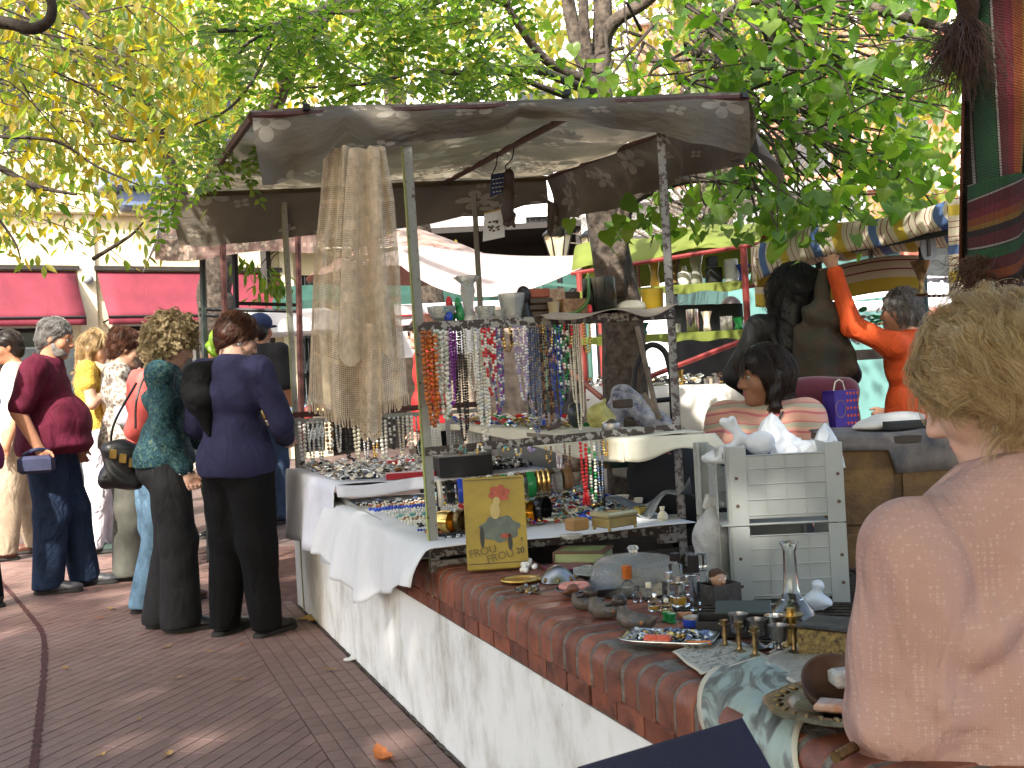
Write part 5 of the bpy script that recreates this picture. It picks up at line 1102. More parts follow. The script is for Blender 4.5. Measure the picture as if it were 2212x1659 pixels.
lathe_thing('soap','round pink embossed soap in the leaf shaped tray','soap',c_+Vector((-.02,.0,.010)),[(.038,0),(.043,.004),(.044,.020),(.040,.025),(.033,.025),(.031,.022),(.018,.022),(.016,.026),(0,.026)],M('pink soap',(.62,.24,.19),.5,var=.05,bump=.2,bs=80),28)
cdm=thing('cake_dome','pressed glass cake dome at the back of the coping','cake dome',cz(1372,1268));c_=cz(1372,1272)
b=MB();b.lathe([(.125,.0),(.128,.006),(.118,.060),(.104,.082),(.096,.086),(.03,.096),(.012,.097),(.012,.105),(.017,.113),(.012,.120),(0,.121)],48,c_,wob=lambda a,j:.018*math.sin(30*a)*(1<j<6));b.build('dome',M('dome glass',(.92,.94,.90),.10,trans=.9,var=.04,vs=30,bump=.7,bs=60),cdm,50)
b=MB();b.lathe([(.06,.0),(.135,.002),(.142,.008),(.130,.006),(0,.005)],36,c_-Vector((0,0,.003)));b.build('plate',G('pewter'),cdm,40)
# perfume bottles
def bottle(lab,px,py,w_,h,shape,cap,capmat,fluid=None,rot=.3):
 c_=cz(px,py);t=thing('perfume_bottle',lab,'perfume bottle',c_,'perfume bottles on the coping')
 b=MB()
 if shape=='sq':b.box(c_+Vector((0,0,h*.32)),(w_,w_*.7,h*.64),rot,ch=w_*.08);b.lathe([(w_*.2,h*.63),(w_*.2,h*.72),(0,h*.72)],10,c_)
 elif shape=='ball':b.ball(c_+Vector((0,0,h*.33)),(w_/2,w_/2,h*.33),16,10);b.lathe([(w_*.15,h*.62),(w_*.15,h*.72),(0,h*.72)],10,c_)
 else:b.lathe([(w_*.5,0),(w_*.52,h*.05),(w_*.5,h*.5),(w_*.2,h*.62),(w_*.2,h*.72),(0,h*.72)],14,c_)
 b.build('glass',G('clear glass'),t,40)
 if fluid:b=MB();b.lathe([(w_*.30,h*.05),(w_*.32,h*.25),(0,h*.25)],12,c_);b.build('perfume',M(fluid,(.55,.30,.04),.1),t,40)
 b=MB();cw,ch_=cap
 if cw>0:b.lathe([(cw,h*.70),(cw,h*.70+ch_),(cw*.8,h*.70+ch_+.002),(0,h*.70+ch_+.002)],14 if capmat!='jetsq' else 4,c_)
 b.build('cap',G('jet' if capmat=='jetsq' else capmat),t,40);return t
PB=[('round glass bottle with amber feather stopper before the cake dome',1357,1292,.036,.075,'ball',(.014,.034),'amber',None),('tiny square bottle with black cap right of the round one',1377,1300,.018,.04,'sq',(.007,.012),'jet',None),('tiny clear bottle with ivory cap before the cake dome',1402,1295,.018,.045,'cy',(.008,.012),'ivory',None),('squat bottle with amber perfume and clear stopper',1415,1318,.034,.045,'cy',(.006,.01),'silver','amber perfume'),
      ('bottle with silver ball stopper and black collar',1447,1300,.030,.085,'sq',(.012,.018),'silver',None),('tall flat bottle with silver shoulders',1470,1310,.042,.095,'sq',(.016,.012),'pewter','amber perfume'),('square bottle with black centre beside the silver shoulders',1462,1285,.030,.13,'sq',(.014,.020),'jetsq',None),('slim bottle with tall black square cap',1503,1318,.022,.135,'sq',(.014,.042),'jetsq',None),('tall bottle with big clear square stopper',1520,1300,.026,.13,'sq',(.014,.032),'clear glass',None),('small bottle with silver dome cap at the back of the group',1487,1300,.026,.08,'cy',(.012,.012),'silver',None),('low round bottle lying nearest the blue cap',1440,1322,.030,.035,'cy',(.006,.008),'ivory','amber perfume')]
for(l,px,py,w_,h,shp,cap,cm,fl)in PB:bottle(l,px,py,w_,h,shp,cap,cm,fl,.3+.4*rnd.random())
# decoy ducks
dk=M('painted duck brown',(.13,.105,.08),.5,var=.5,vs=45,col2=(.045,.036,.03),bump=.2)
for q,(px,py,s_,hd,lab)in enumerate(((1270,1316,.66,'russet','russet headed wooden duck farthest left by the leaf tray'),(1312,1334,.76,'dark','middle dark headed wooden duck'),(1376,1360,.80,'dark','right dark headed wooden duck nearest the trinket tray'))):
 c_=cz(px,py);T=Matrix.Translation(c_)@Matrix.Rotation(math.radians(168-12*q),4,'Z')@Matrix.Scale(s_,4);d=thing('wooden_duck',lab,'duck',c_,'wooden ducks on the coping')
 blob('body',[('e',(0,0,.024),(.056,.030,.025),{}),('e',(.03,0,.027),(.028,.026,.024),{}),('c',(-.045,0,.03),(-.068,0,.042),.014,.004,{}),('c',(.042,0,.04),(.050,0,.070),.016,.014,{}),('E',(0,0,-.1),(.5,.5,.1),dict(k=.003))],.004,dk,d,.018,0,1,1,T)
 h_=blob('head',[('e',(.054,0,.080),(.024,.019,.020),{}),('c',(.064,0,.074),(.098,0,.064),.010,.006,{})],.003,M('duck head russet',(.12,.045,.022),.4,var=.3,vs=60)if hd=='russet' else M('duck head dark',(.028,.020,.017),.4,var=.3),d,.008,0,1,1,T)
 b=MB()
 for sy in(-1,1):b.ball(T@Vector((.064,sy*.0165,.085)),.0028*s_,7,5)
 b.build('eye',M('duck eye',(.35,.25,.05),.2),h_,180)
 for sy in(-1,1):b=MB();b.ball(T@Vector((-.012,sy*.024,.028)),(.032*s_,.009*s_,.013*s_),12,6,R=T.to_3x3().normalized());b.ball(T@Vector((-.030,sy*.028,.028)),(.008*s_,.0035,.006),8,5,mat=1,R=T.to_3x3().normalized());b.build('wing',[M('duck wing grey',(.09,.085,.08),.5,var=.35,vs=90),M('duck wing ochre',(.28,.11,.04),.5,var=.3)],d,180)
# trinket tray
ty=thing('metal_tray','oblong pewter tray of small trinkets on the coping','tray',cz(1447,1392));c_=cz(1447,1392);Ry=rotm('Z',-22)
b=MB()
def tray(u,v):
 x,y=(u-.5)*2,(v-.5)*2;rx,ry=.105,.060;e_=max(abs(x),abs(y));rr=1/max(1e-6,(abs(x)**5+abs(y)**5)**.2)*e_ if e_>0 else 1
 return c_+Ry@Vector((x*rx*(rr if e_>0 else 1),y*ry*(rr if e_>0 else 1),.004+.016*max(0,(e_-.78)/.22)**1.5))
b.grid(tray,24,24);b.build('dish',G('silver'),ty,180,.002)
heap('trinkets','watch parts, buttons and pins heaped in the pewter tray','trinkets',lambda u,v:c_+Ry@Vector(((u-.5)*.165,(v-.5)*.085,.012)),260,['steel blue','jet','pewter','mother of pearl','silver','jet','steel blue','gold'],.004,.010,.012)
for q,dx in enumerate((-.030,-.002)):b=MB();p=c_+Ry@Vector((dx,-.040,.018));b.lathe([(.010,0),(.013,.003),(.013,.028),(.010,.031)],14,p-Ry@Vector((.015,0,0)),Ry@rotm('Y',90));tag(b.build('salt_shaker',M('orange red plastic',(.58,.10,.05),.25),None,50),('left','right')[q]+' orange red barrel lying at the front of the pewter tray','barrel','orange red barrels')
b=MB();p=c_+Ry@Vector((.05,-.047,.016));b.tube([p,p+Ry@Vector((.05,.006,.002))],.005,7);tag(b.build('coral_branch',M('orange bead'),None,60),'orange coral stick in the pewter tray','stick')
# spools, blue cap, peanuts
for q,(px,py)in enumerate(((1440,1340),(1452,1344))):lathe_thing('spool',('left','right')[q]+' green plastic spool behind the pewter tray','spool',cz(px,py),[(.011,0),(.011,.003),(.008,.005),(.008,.016),(.011,.018),(.011,.021),(0,.021)],M('green plastic',(.01,.20,.05),.3),16,group='green spools')
bl=blob('carved_monkey',[('e',(0,0,.008),(.012,.010,.008),{}),('c',(.008,0,.008),(.022,.004,.012),.006,.004,{}),('c',(-.004,.004,.01),(-.014,-.006,.016),.005,.003,{}),('e',(.012,-.006,.012),(.006,.006,.006),{})],.0025,M('tan resin',(.38,.17,.08),.5),None,.005,0,1,1,Matrix.Translation(cz(1475,1336)));tag(bl,'little tan carved animal between the spools and the blue tin','figurine')
bc=thing('round_tin','round cobalt blue tin with patterned lid behind the pewter tray','tin',cz(1497,1350));b=MB();b.lathe([(.022,0),(.023,.002),(.023,.018),(.0,.018)],24,cz(1497,1352));b.build('body',G('cobalt'),bc,40);b=MB();b.lathe([(.0225,.018),(.0225,.022),(0,.0225)],24,cz(1497,1352));b.build('lid',M('tin lid print',(.35,.28,.20),.4,var=.4,vs=80),bc,40)
# black boxes
def openbox(lab,c_,sx,sy,h,rot,mat,inner=None,name='open_box'):
 t=thing(name,lab,'box',c_);R=Matrix.Rotation(rot,3,'Z');w_=.004
 b=MB();b.box(c_+Vector((0,0,.003)),(sx,sy,.005),R);b.build('bottom',inner or mat,t)
 for(ox,oy,lx,ly)in((0,sy/2,sx,w_),(0,-sy/2,sx,w_),(sx/2,0,w_,sy-w_),(-sx/2,0,w_,sy-w_)):
  b=MB();b.box(c_+R@Vector((ox,oy,h/2)),(lx,ly,h),R,ch=.001);b.build('side',mat,t)
 return t
c_=cz(1553,1300);openbox('black cardboard box with worn white edges holding a doll',c_,.085,.075,.05,.45,M('worn black card',(.02,.018,.017),.6,var=.6,vs=60,col2=(.07,.06,.055)),M('card bottom',(.20,.15,.09),.8))
dl=thing('doll','little furry haired doll with red mouth peeping from the black box','doll',c_+Vector((0,0,.01)));Td=Matrix.Translation(c_+Vector((.004,.012,.006)))@Matrix.Rotation(math.radians(205),4,'Z')
blob('body',[('c',(0,0,.004),(0,0,.026),.014,.010,{}),('e',(0,0,.048),(.020,.019,.020),{}),('c',(-.018,0,.05),(-.026,0,.056),.005,.002,{}),('c',(.018,0,.05),(.026,0,.056),.005,.002,{}),('c',(0,.017,.046),(0,.023,.044),.005,.004,dict(k=.004)),('c',(-.012,.006,.02),(-.020,.012,.010),.005,.004,{}),('c',(.012,.006,.02),(.020,.012,.010),.005,.004,{})],.003,M('doll skin',(.42,.24,.15),.6),dl,.006,0,1,1,Td)
dh=blob('hair',[('e',(0,-.008,.060),(.021,.020,.016),{})],.003,H_DKR if 'H_DKR' in globals()else M('doll hair',(.09,.045,.025),.9,bump=.8,bs=300),dl,.004,.002,300,1,Td)
b=MB();b.ball(Td@Vector((0,.019,.036)),(.006,.006,.003),8,5);b.build('mouth',G('coral red'),dl,180)
for sx in(-1,1):b=MB();b.ball(Td@Vector((sx*.008,.018,.052)),.003,7,5);b.build('eye',M('eye white',(.6,.58,.55),.2,var=.03),dl,180)
c_=cz(1590,1372);t_=openbox('flat black display box with a red lining behind the candlesticks',c_+Vector((0,.02,0)),.16,.09,.036,-.22,M('black card'),G('red velvet'),'display_box')
b=MB();b.box(c_+Vector((.035,.075,.044)),(.125,.09,.006),rotm('Z',-13)@rotm('X',6),ch=.002);b.build('lid',M('dark green lid',(.035,.045,.038),.5,var=.15),t_)
heap('trinkets','spoons and pins in the red lined display box','trinkets',lambda u,v:c_+Vector((-.07+.07*u,.0+.04*v,.012)),30,['gold','silver','old brass'],.006,.012,.008)
# candlesticks and goblets
def stick(lab,px,py,h,kind_,mat):
 c_=cz(px,py);t=thing('candlestick' if kind_=='c' else 'goblet',lab,'candlestick' if kind_=='c' else 'goblet',c_,'small metal candlesticks and goblets');b=MB()
 b.lathe([(.020,0),(.021,.003),(.014,.007),(.006,.012)],18,c_);b.build('foot',mat,t,40);b=MB()
 if kind_=='c':
  b.lathe([(.006,.012),(.0045,.02),(.0065,h*.5),(.0045,h*.7),(.006,h*.84)],12,c_);b.build('stem',mat,t,60);b=MB();b.lathe([(.006,h*.84),(.012,h*.86),(.012,h*.88),(.0085,h*.9),(.0095,h),(.007,h),(.006,h*.9),(0,h*.9)],16,c_);b.build('socket',mat,t,40)
 else:
  b.lathe([(.006,.012),(.0045,.02),(.006,h*.40)],12,c_);b.build('stem',mat,t,60);b=MB();b.lathe([(.006,h*.40),(.015,h*.46),(.019,h*.9),(.0215,h),(.0195,h),(.016,h*.6),(0,h*.46)],20,c_);b.build('cup',mat,t,40)
for a_ in(('slender brass candlestick leftmost of the group',1567,1402,.062,'c',G('old brass')),('silver goblet behind the leftmost candlestick',1598,1398,.072,'g',G('pewter')),('brass candlestick second from the left in front',1598,1414,.068,'c',G('old brass')),('short brass candlestick nearest the camera',1632,1424,.066,'c',G('old brass')),('silver goblet behind the short candlestick',1636,1400,.062,'g',G('pewter')),('tall silver goblet at the back right',1676,1398,.068,'g',G('silver')),('silver goblet in front right',1684,1412,.060,'g',G('pewter')),('thin brass candlestick right of the goblets',1716,1415,.062,'c',G('old brass')),('leaning thin candlestick farthest right',1745,1405,.060,'c',G('pewter'))):stick(*a_)
bcs=thing('brass_holder','brass candle holder with broad drip pan before the decanter','candlestick',cz(1712,1392));c_=cz(1712,1394);b=MB();b.lathe([(.030,0),(.032,.003),(.012,.008),(.011,.06)],20,c_);b.build('column',G('brass'),bcs,40);b=MB();b.lathe([(.011,.060),(.027,.064),(.027,.067),(.010,.067),(.010,.080),(0,.080)],20,c_);b.build('pan',G('brass'),bcs,40)
dc=thing('decanter','tall clear glass decanter with slim faceted neck','decanter',cz(1712,1378));c_=cz(1715,1376)
b=MB();b.lathe([(.048,0),(.056,.008),(.055,.030),(.045,.060),(.025,.085),(.018,.10),(.0155,.14),(.014,.19),(.018,.202),(.022,.208),(.020,.208),(.011,.19),(.012,.14),(.014,.105),(.040,.058),(.050,.030),(.044,.010),(0,.008)],30,c_,wob=lambda a,j:.05*math.sin(8*a)*(6<=j<=9));b.build('glass',G('clear glass'),dc,60)
bl=blob('plastic_bag',[('e',(0,0,.022),(.042,.03,.024),{}),('c',(.0,0,.03),(.008,0,.075),.024,.013,{})],.004,M('thin white plastic',(.80,.82,.84),.35,var=.06,translucent=.35,fold=.35,fs=14),None,.016,.005,90,2,Matrix.Translation(PZ(1764,1318,.506)));tag(bl,'small knotted white plastic bag at the foot of the crates','bag')
# ornate tin, prints, plate
ot=thing('ornate_tin','dark tin box with speckled gold sides under the pink sleeve','tin',cz(1815,1425));c_=cz(1812,1430)+Vector((.03,.05,0));Ro=rotm('Z',-38)
b=MB();b.box(c_+Vector((0,0,.030)),(.16,.10,.056),Ro,ch=.003);b.build('body',M('gold speckle tin',(.32,.23,.07),.4,.3,var=.9,vs=110,col2=(.04,.022,.016)),ot);b=MB();b.box(c_+Vector((0,0,.061)),(.166,.106,.008),Ro,ch=.003);b.build('lid',M('dark worn tin',(.06,.052,.045),.45,.4,var=.5,vs=40),ot)
def sheet(name,lab,cat,pts,mat,n=18,over=.0):
 """paper lying on the coping; pts are four pixel corners, the first two hang over the rounded edge by `over`"""
 q=[cz(x,y)for x,y in pts]
 def f(u,v):
  p=lerp(lerp(q[0],q[1],u),lerp(q[3],q[2],u),v);inw=(p-WO).dot(WN);z=.6085+.0015*math.sin(9*u+5*v)
  if inw<.050:
   t=.050-inw;ang=min(math.pi/2,t/.070);p=p+WN*(t-.070*math.sin(ang));z=.6085-.070*(1-math.cos(ang))-max(0,t-.070*math.pi/2)
  return Vector((p.x,p.y,z+.002))
 b=MB();b.grid(f,n,n);return tag(b.build(name,mat,None,180,.0012),lab,cat)
def print_mat(key,stops,sc=6.,dist=2.,rot=0.):
 m=bpy.data.materials.new(key);MATS[key]=m;n,N,L,b=nodes(m);uv=N.new('ShaderNodeTexCoord');mp=N.new('ShaderNodeMapping');mp.inputs['Scale'].default_value=(sc,sc*.6,1);mp.inputs['Rotation'].default_value=(0,0,rot);L.new(uv.outputs['UV'],mp.inputs[0])
 a=N.new('ShaderNodeTexNoise');a.inputs['Scale'].default_value=1.;a.inputs['Detail'].default_value=6;a.inputs['Distortion'].default_value=dist;L.new(mp.outputs[0],a.inputs[0])
 sx=N.new('ShaderNodeSeparateXYZ');L.new(uv.outputs['UV'],sx.inputs[0]);r=ramp(N,stops,'LINEAR');L.new(a.outputs[0],r.inputs[0])
 def band(o,lo,hi):
  a1=N.new('ShaderNodeMath');a1.operation='GREATER_THAN';a1.inputs[1].default_value=lo;L.new(o,a1.inputs[0]);a2=N.new('ShaderNodeMath');a2.operation='LESS_THAN';a2.inputs[1].default_value=hi;L.new(o,a2.inputs[0]);k=N.new('ShaderNodeMath');k.operation='MULTIPLY';L.new(a1.outputs[0],k.inputs[0]);L.new(a2.outputs[0],k.inputs[1]);return k.outputs[0]
 k=N.new('ShaderNodeMath');k.operation='MULTIPLY';L.new(band(sx.outputs[0],.05,.95),k.inputs[0]);L.new(band(sx.outputs[1],.05,.95),k.inputs[1])
 mx=N.new('ShaderNodeMix');mx.data_type='RGBA';mx.inputs[6].default_value=(.52,.47,.36,1);L.new(k.outputs[0],mx.inputs[0]);L.new(r.outputs[0],mx.inputs[7]);L.new(mx.outputs[2],b.inputs['Base Color']);b.inputs['Roughness'].default_value=.45;b.inputs['Coat Weight'].default_value=.08
 bn=N.new('ShaderNodeTexNoise');bn.inputs['Scale'].default_value=7;L.new(uv.outputs['UV'],bn.inputs[0]);bp=N.new('ShaderNodeBump');bp.inputs['Strength'].default_value=.5;bp.inputs['Distance'].default_value=.006;L.new(bn.outputs[0],bp.inputs['Height']);L.new(bp.outputs[0],b.inputs['Normal']);return m
sheet('print','glossy sheathed landscape print with sage sky hanging over the coping edge','print',[(1424,1562),(1664,1652),(1795,1500),(1600,1394)],print_mat('landscape print',[(.30,(.05,.05,.045)),(.42,(.14,.15,.13)),(.5,(.30,.36,.31)),(.66,(.34,.42,.38)),(.8,(.40,.38,.20))],4.))
sheet('print','grey folded engraving under the candlesticks','print',[(1452,1415),(1515,1465),(1650,1425),(1560,1385)],print_mat('engraving',[(.36,(.07,.07,.06)),(.46,(.30,.29,.25)),(.62,(.46,.44,.38)),(.72,(.12,.12,.11))],7.,3.))
sheet('newspaper','tan plastic wrapped paper with crimson heading beside the brass plate','paper',[(1640,1432),(1735,1500),(1890,1450),(1760,1385)],print_mat('wrapped paper',[(.3,(.22,.20,.17)),(.5,(.32,.29,.23)),(.7,(.40,.37,.31))],5.))
b=MB()
for k in range(7):b.box(cz(1700+k*9,1452+k*4.5)+Vector((0,0,.0055)),(.010,.006,.0008),-.5)
tag(b.build('heading',M('crimson ink',(.40,.05,.10),.5)),'crimson heading strip on the tan wrapped paper','lettering')
pl=thing('brass_plate','scalloped brass plate with raised leaves on the coping','plate',cz(1812,1560));c_=cz(1820,1545)
b=MB();b.lathe([(0,.006),(.075,.006),(.085,.020),(.090,.022),(.120,.026),(.126,.022),(.088,.014),(0,.0)],64,c_,wob=lambda a,j:(.05*abs(math.sin(4*a))if j in(4,5)else 0));b.build('dish',G('old brass'),pl,50)
for k in range(26):a=k*math.tau/26;b=MB();b.ball(c_+Vector((.105*math.cos(a),.105*math.sin(a),.025)),(.010,.0045,.004),8,5,R=Matrix.Rotation(a+.6,3,'Z'));b.build('leaf_boss',G('old brass'),pl,180)
bw=MB();bw.lathe([(.0,.004),(.035,.008),(.055,.03),(.060,.05),(.056,.05),(.03,.014),(0,.010)],26,c_+Vector((-.005,.035,.016)),rotm('X',38));tag(bw.build('wooden_bowl',M('brown turned wood',(.085,.042,.026),.4,var=.25,vs=18),None,50),'brown bowl tipped up in the brass plate','bowl')
boxt('matchbox','white matchbox with orange flame print in the brass plate','matchbox',c_+Vector((-.02,-.03,.026)),(.062,.042,.014),M('matchbox print',(.60,.58,.55),.4,var=.9,vs=24,col2=(.50,.14,.02)),-.5)
boxt('porcelain_block','white porcelain salt cellar in the brown bowl','salt cellar',c_+Vector((.02,.03,.055)),(.055,.035,.030),G('mother of pearl'),.1,.006)
boxt('cigarette_packet','blue and white packet under the pink sleeve','packet',c_+Vector((.035,-.045,.026)),(.07,.025,.014),M('blue packet',(.10,.18,.40),.4,var=.7,vs=40,col2=(.6,.6,.6)),-.2)
b=MB();pts=[cz(1860-k*4.2,1618+k*2.4)+Vector((0,0,.009))for k in range(14)];b.tube(pts,[.007+.0022*(k%2)for k in range(14)],8);tag(b.build('twisted_handle',G('old brass'),None,40),'twisted brass handle lying at the near end of the coping','handle')
# ================================================================ crates, sack, bags
crm=M('milky crate plastic',(.47,.49,.47),.45,var=.06,vs=8,translucent=.3,spec=.4)
cA,cB,cD=PZ(1592,1312,.505),PZ(1838,1302,.505),PZ(1505,1268,.505)
ex=(cB-cA);CW=ex.length;ex.normalize();ey=(cD-cA).normalized();CD=.30;CH=.232
def crate(lab,z0):
 t=thing('plastic_crate',lab,'crate',cA+Vector((0,0,z0-.505)),'stacked white plastic crates');org=Vector((cA.x,cA.y,z0));X=lambda u,v,w:org+ex*u+ey*v+Vector((0,0,w));RA=math.atan2(ex.y,ex.x)
 def bx_(nm,u0,u1,v0,v1,w0,w1):b=MB();b.box(X((u0+u1)/2,(v0+v1)/2,(w0+w1)/2),(u1-u0,v1-v0,w1-w0),RA,ch=.002);b.build(nm,crm,t)
 tk=.008;pw=.05
 for u0,u1 in((0,pw),(CW-pw,CW)):
  for v in(0,CD-tk):
   bx_('corner_post',u0,u1,v,v+tk,0,CH)
 for v0,v1 in((tk,pw),(CD-pw,CD-tk)):
  for u in(0,CW-tk):bx_('corner_post',u,u+tk,v0,v1,0,CH)
 bx_('floor',tk,CW-tk,tk,CD-tk,.0,.006)
 for v in(.001,CD-tk+.001):  # thin web panels with ribs
  bx_('web',pw,CW-pw,v+.002,v+.0045,.02,CH-.03)
  for w in(.03,.075,.12,.165,CH-.028):bx_('rib',pw,CW-pw,v-.001,v+tk-.002,w-.002,w+.002)
  for k in range(1,4):u=pw+(CW-2*pw)*k/4;bx_('rib',u-.002,u+.002,v-.0005,v+tk-.003,.02,CH-.03)
 for u in(.001,CW-tk+.001):
  bx_('web',u+.002,u+.0045,pw,CD-pw,.02,CH-.002)
  for w in(.03,.075,.12,.165):bx_('rib',u-.001,u+tk-.002,pw,CD-pw,w-.002,w+.002)
 for u in(.018,CW-.018):
  for w in(.06,.14):
   b=MB();b.lathe([(.005,0),(.005,.003),(0,.003)],10,X(u,-.0005,w),Matrix.Rotation(RA,3,'Z')@rotm('X',90));b.build('rivet_hole',M('rust spot',(.10,.06,.04),.8),t)
 if 'upper' in lab:
  for q_,w_ in enumerate(('A','M','A')):text(w_,X(.002-.0045,.10-.028*q_,CH-.03),.035,M('dark ink',(.05,.055,.05),.7),t,Matrix.Rotation(RA-math.pi/2,3,'Z')@rotm('X',90),.0004)
 return X
crate('lower white plastic crate standing on the planter',.505);Xc=crate('upper white plastic crate with carrier bags in it',.505+CH+.002)
thinp=M('thin white plastic')
zc=.505+2*CH
BT=[(1590,992),(1600,968),(1638,938),(1650,905),(1663,892),(1676,902),(1700,932),(1732,950),(1764,951),(1770,932),(1784,912),(1794,924),(1806,950),(1815,985),(1818,1004)]
b=MB()
for sg in(-1,1):
 def bagf(u,v):
  x=lerp(1592,1817,u);yt=polyat(BT,x);q=P(x,lerp(1012,yt,v),3.30);bul=(1-v)**.55*math.sin(math.pi*min(1,max(0,u*.94+.03)))**.5
  q.y+=sg*(.075*bul+.003)+.006*math.sin(34*u+9*v*(u-.5))*(1-.4*v)+.002*math.sin(71*u-13*v);q.x+=.006*math.sin(17*v+9*u);return q
 b.grid(bagf,70,26)
bb_=tag(b.build('carrier_bag',thinp,None,180),'large white carrier bag with two ears in the upper crate','bag')
for x,y in((1662,908),(1786,930)):h_=MB();h_.ball(P(x,y,3.292),(.0035,.004,.011),8,6,R=rotm('Y',-12));h_.build('handle_slot',M('slot shade',(.16,.10,.08),.8),bb_,180)
kn_=[('e',(0,0,0),(.045,.04,.035),{}),('e',(-.055,0,.02),(.016,.015,.016),{}),('c',(-.06,0,.025),(-.105,0,.070),.008,.012,{}),('c',(-.06,0,.028),(-.080,0,.075),.007,.010,{}),('c',(-.06,0,.015),(-.10,0,-.02),.010,.022,{}),('e',(-.12,.02,-.035),(.05,.04,.022),{})]
bb_=blob('knotted_bag',kn_,.005,thinp,None,.016,.004,80,2,Matrix.Translation(P(1642,958,3.2)));tag(bb_,'knotted white plastic bag lying against the carrier bag','bag')
bb_=blob('navy_cloth',[('c',(-.06,0,0),(.05,0,-.01),.03,.03,{})],.007,M('navy nylon',(.022,.026,.07),.6,var=.2,bump=.2),None,.02,.004,50,2,Matrix.Translation(P(1610,985,3.22)));tag(bb_,'dark navy garment stuffed in the upper crate','garment')
sk_=thing('sack','white woven sack tied at the neck beside the crates','sack',Vector((.572,3.24,.495)));c_=Vector((.572,3.24,.495))
Ts=Matrix.Translation(c_)@Matrix.Diagonal((.80,.80,.97,1));sm_=M('woven polypropylene',(.36,.36,.35),.6,var=.15,vs=18,bump=.5,bs=160)
blob('body',[('c',(0,0,.072),(0,0,.215),.070,.066,{}),('c',(0,0,.215),(.004,0,.285),.060,.016,{}),('e',(0,0,.055),(.074,.065,.056),{})],.006,sm_,sk_,.03,.0035,55,1,Ts)
blob('neck',[('c',(.004,0,.283),(.004,0,.292),.016,.013,{}),('e',(-.006,0,.315),(.022,.012,.026),{}),('e',(.020,.004,.312),(.020,.011,.024),{}),('e',(.036,0,.305),(.022,.010,.014),{})],.004,sm_,sk_,.010,.004,150,3,Ts)
b=MB();b.tube([c_+Vector((.003+.014*math.cos(a),.014*math.sin(a),.278))for a in np.linspace(0,math.tau,15)[:-1]],.003,5,closed=True);b.build('tie',M('olive string',(.10,.12,.08),.8),sk_,60)
# grey plastic drape from the front table to the sack, dark stools and cloths between
b=MB();b.grid(lambda u,v:lerp(lerp(S(.80,.15,.72),P(1500,1075,3.9),u),lerp(S(.86,.02,.69),P(1490,1035,3.75),u),v)+Vector((0,0,.02*math.sin(9*u+4*v))),14,8);tag(b.build('plastic_sheet',M('clear grey sheet',(.30,.32,.33),.3,var=.2,translucent=.4),None,180,.002),'crumpled grey plastic sheet at the right end of the front table','sheet')
# things under and behind the stall
st_=thing('stool','dark green plastic stool under the side shelf','stool',(.45,4.9,.49));b=MB();b.lathe([(.17,.30),(.18,.315),(.18,.33),(.165,.335),(0,.335)],20,(.45,4.9,.49));b.build('seat',M('dark green plastic',(.012,.03,.024),.45),st_,40)
for k in range(4):a=k*math.pi/2+.6;b=MB();b.tube([(.45+.13*math.cos(a),4.9+.13*math.sin(a),.80),(.45+.17*math.cos(a),4.9+.17*math.sin(a),.49)],.022,6);b.build('leg',M('dark green plastic'),st_)
bb_=blob('folded_clothes',[('e',(0,0,.03),(.17,.13,.04),{}),('e',(.06,0,.08),(.12,.10,.035),{}),('c',(-.15,0,.02),(-.16,0,-.10),.05,.03,{})],.009,M('patterned clothes',(.40,.34,.26),.85,var=.7,vs=28,col2=(.10,.04,.03)),None,.03,.012,40,2,Matrix.Translation((.42,4.85,.83)));tag(bb_,'pile of patterned clothes on the green stool','clothes')
bb_=blob('white_shirt',[('c',(-.05,0,.10),(.12,0,-.05),.05,.06,{}),('c',(-.06,0,.10),(-.10,0,-.08),.04,.05,{})],.009,M('white navy print',(.55,.55,.57),.85,var=.8,vs=22,col2=(.03,.035,.09)),None,.03,.010,40,3,Matrix.Translation((.55,4.95,1.0)));tag(bb_,'white and navy printed shirt hanging over the clothes pile','shirt')
b=MB();b.box(P(1400,975,5.3),(.30,.25,.24),.2,ch=.01);tag(b.build('storage_crate',M('grey beige crate',(.34,.32,.27),.6,var=.1)),'grey beige storage crate behind the patterned clothes','crate')
b=MB();b.box(P(1130,985,5.6),(.30,.2,.30),.2,ch=.01);tag(b.build('carton',M('grey carton',(.30,.29,.27),.8,var=.15)),'grey carton standing under the rear of the side shelf','carton')
bb_=blob('black_bag',[('e',(0,0,0),(.16,.14,.16),{}),('e',(.08,0,-.08),(.16,.14,.12),{})],.012,M('black cotton',(.010,.010,.012),.85),None,.04,.01,25,2,Matrix.Translation(P(1440,1035,4.35)));tag(bb_,'black cloth bag at the feet of the seated vendor','bag')
# cabinet with linen
cb=thing('wooden_cabinet','worn brown wooden cabinet behind the crates','cabinet',P(1900,1160,3.75));c_=P(1925,1132,3.75);Rc=rotm('Z',-8);wd_=M('worn brown wood',(.21,.115,.035),.6,var=.45,vs=9,bump=.3,col2=(.06,.03,.012))
b=MB();b.box(c_+Rc@Vector((0,0,-.02)),(.42,.34,.62),Rc,ch=.004);b.build('carcass',wd_,cb)
for k in range(2):
 for q in range(2):b=MB();b.box(c_+Rc@Vector((-.10+.19*k,-.174,.12-.22*q)),(.16,.012,.19),Rc,ch=.004);b.build('panel',wd_,cb)
b=MB();b.box(c_+Rc@Vector((0,0,.305)),(.46,.38,.03),Rc,ch=.004);b.build('top',M('dark cabinet top',(.03,.022,.016),.5,var=.2),cb)
for q in range(2):b=MB();b.box(c_+Rc@Vector((-.005+.02*q,-.182,.03-.04*q)),(.012,.01,.04),Rc,ch=.002);b.build('latch',M('black iron'),cb)
ct=c_+Rc@Vector((0,0,.325))
b=MB()
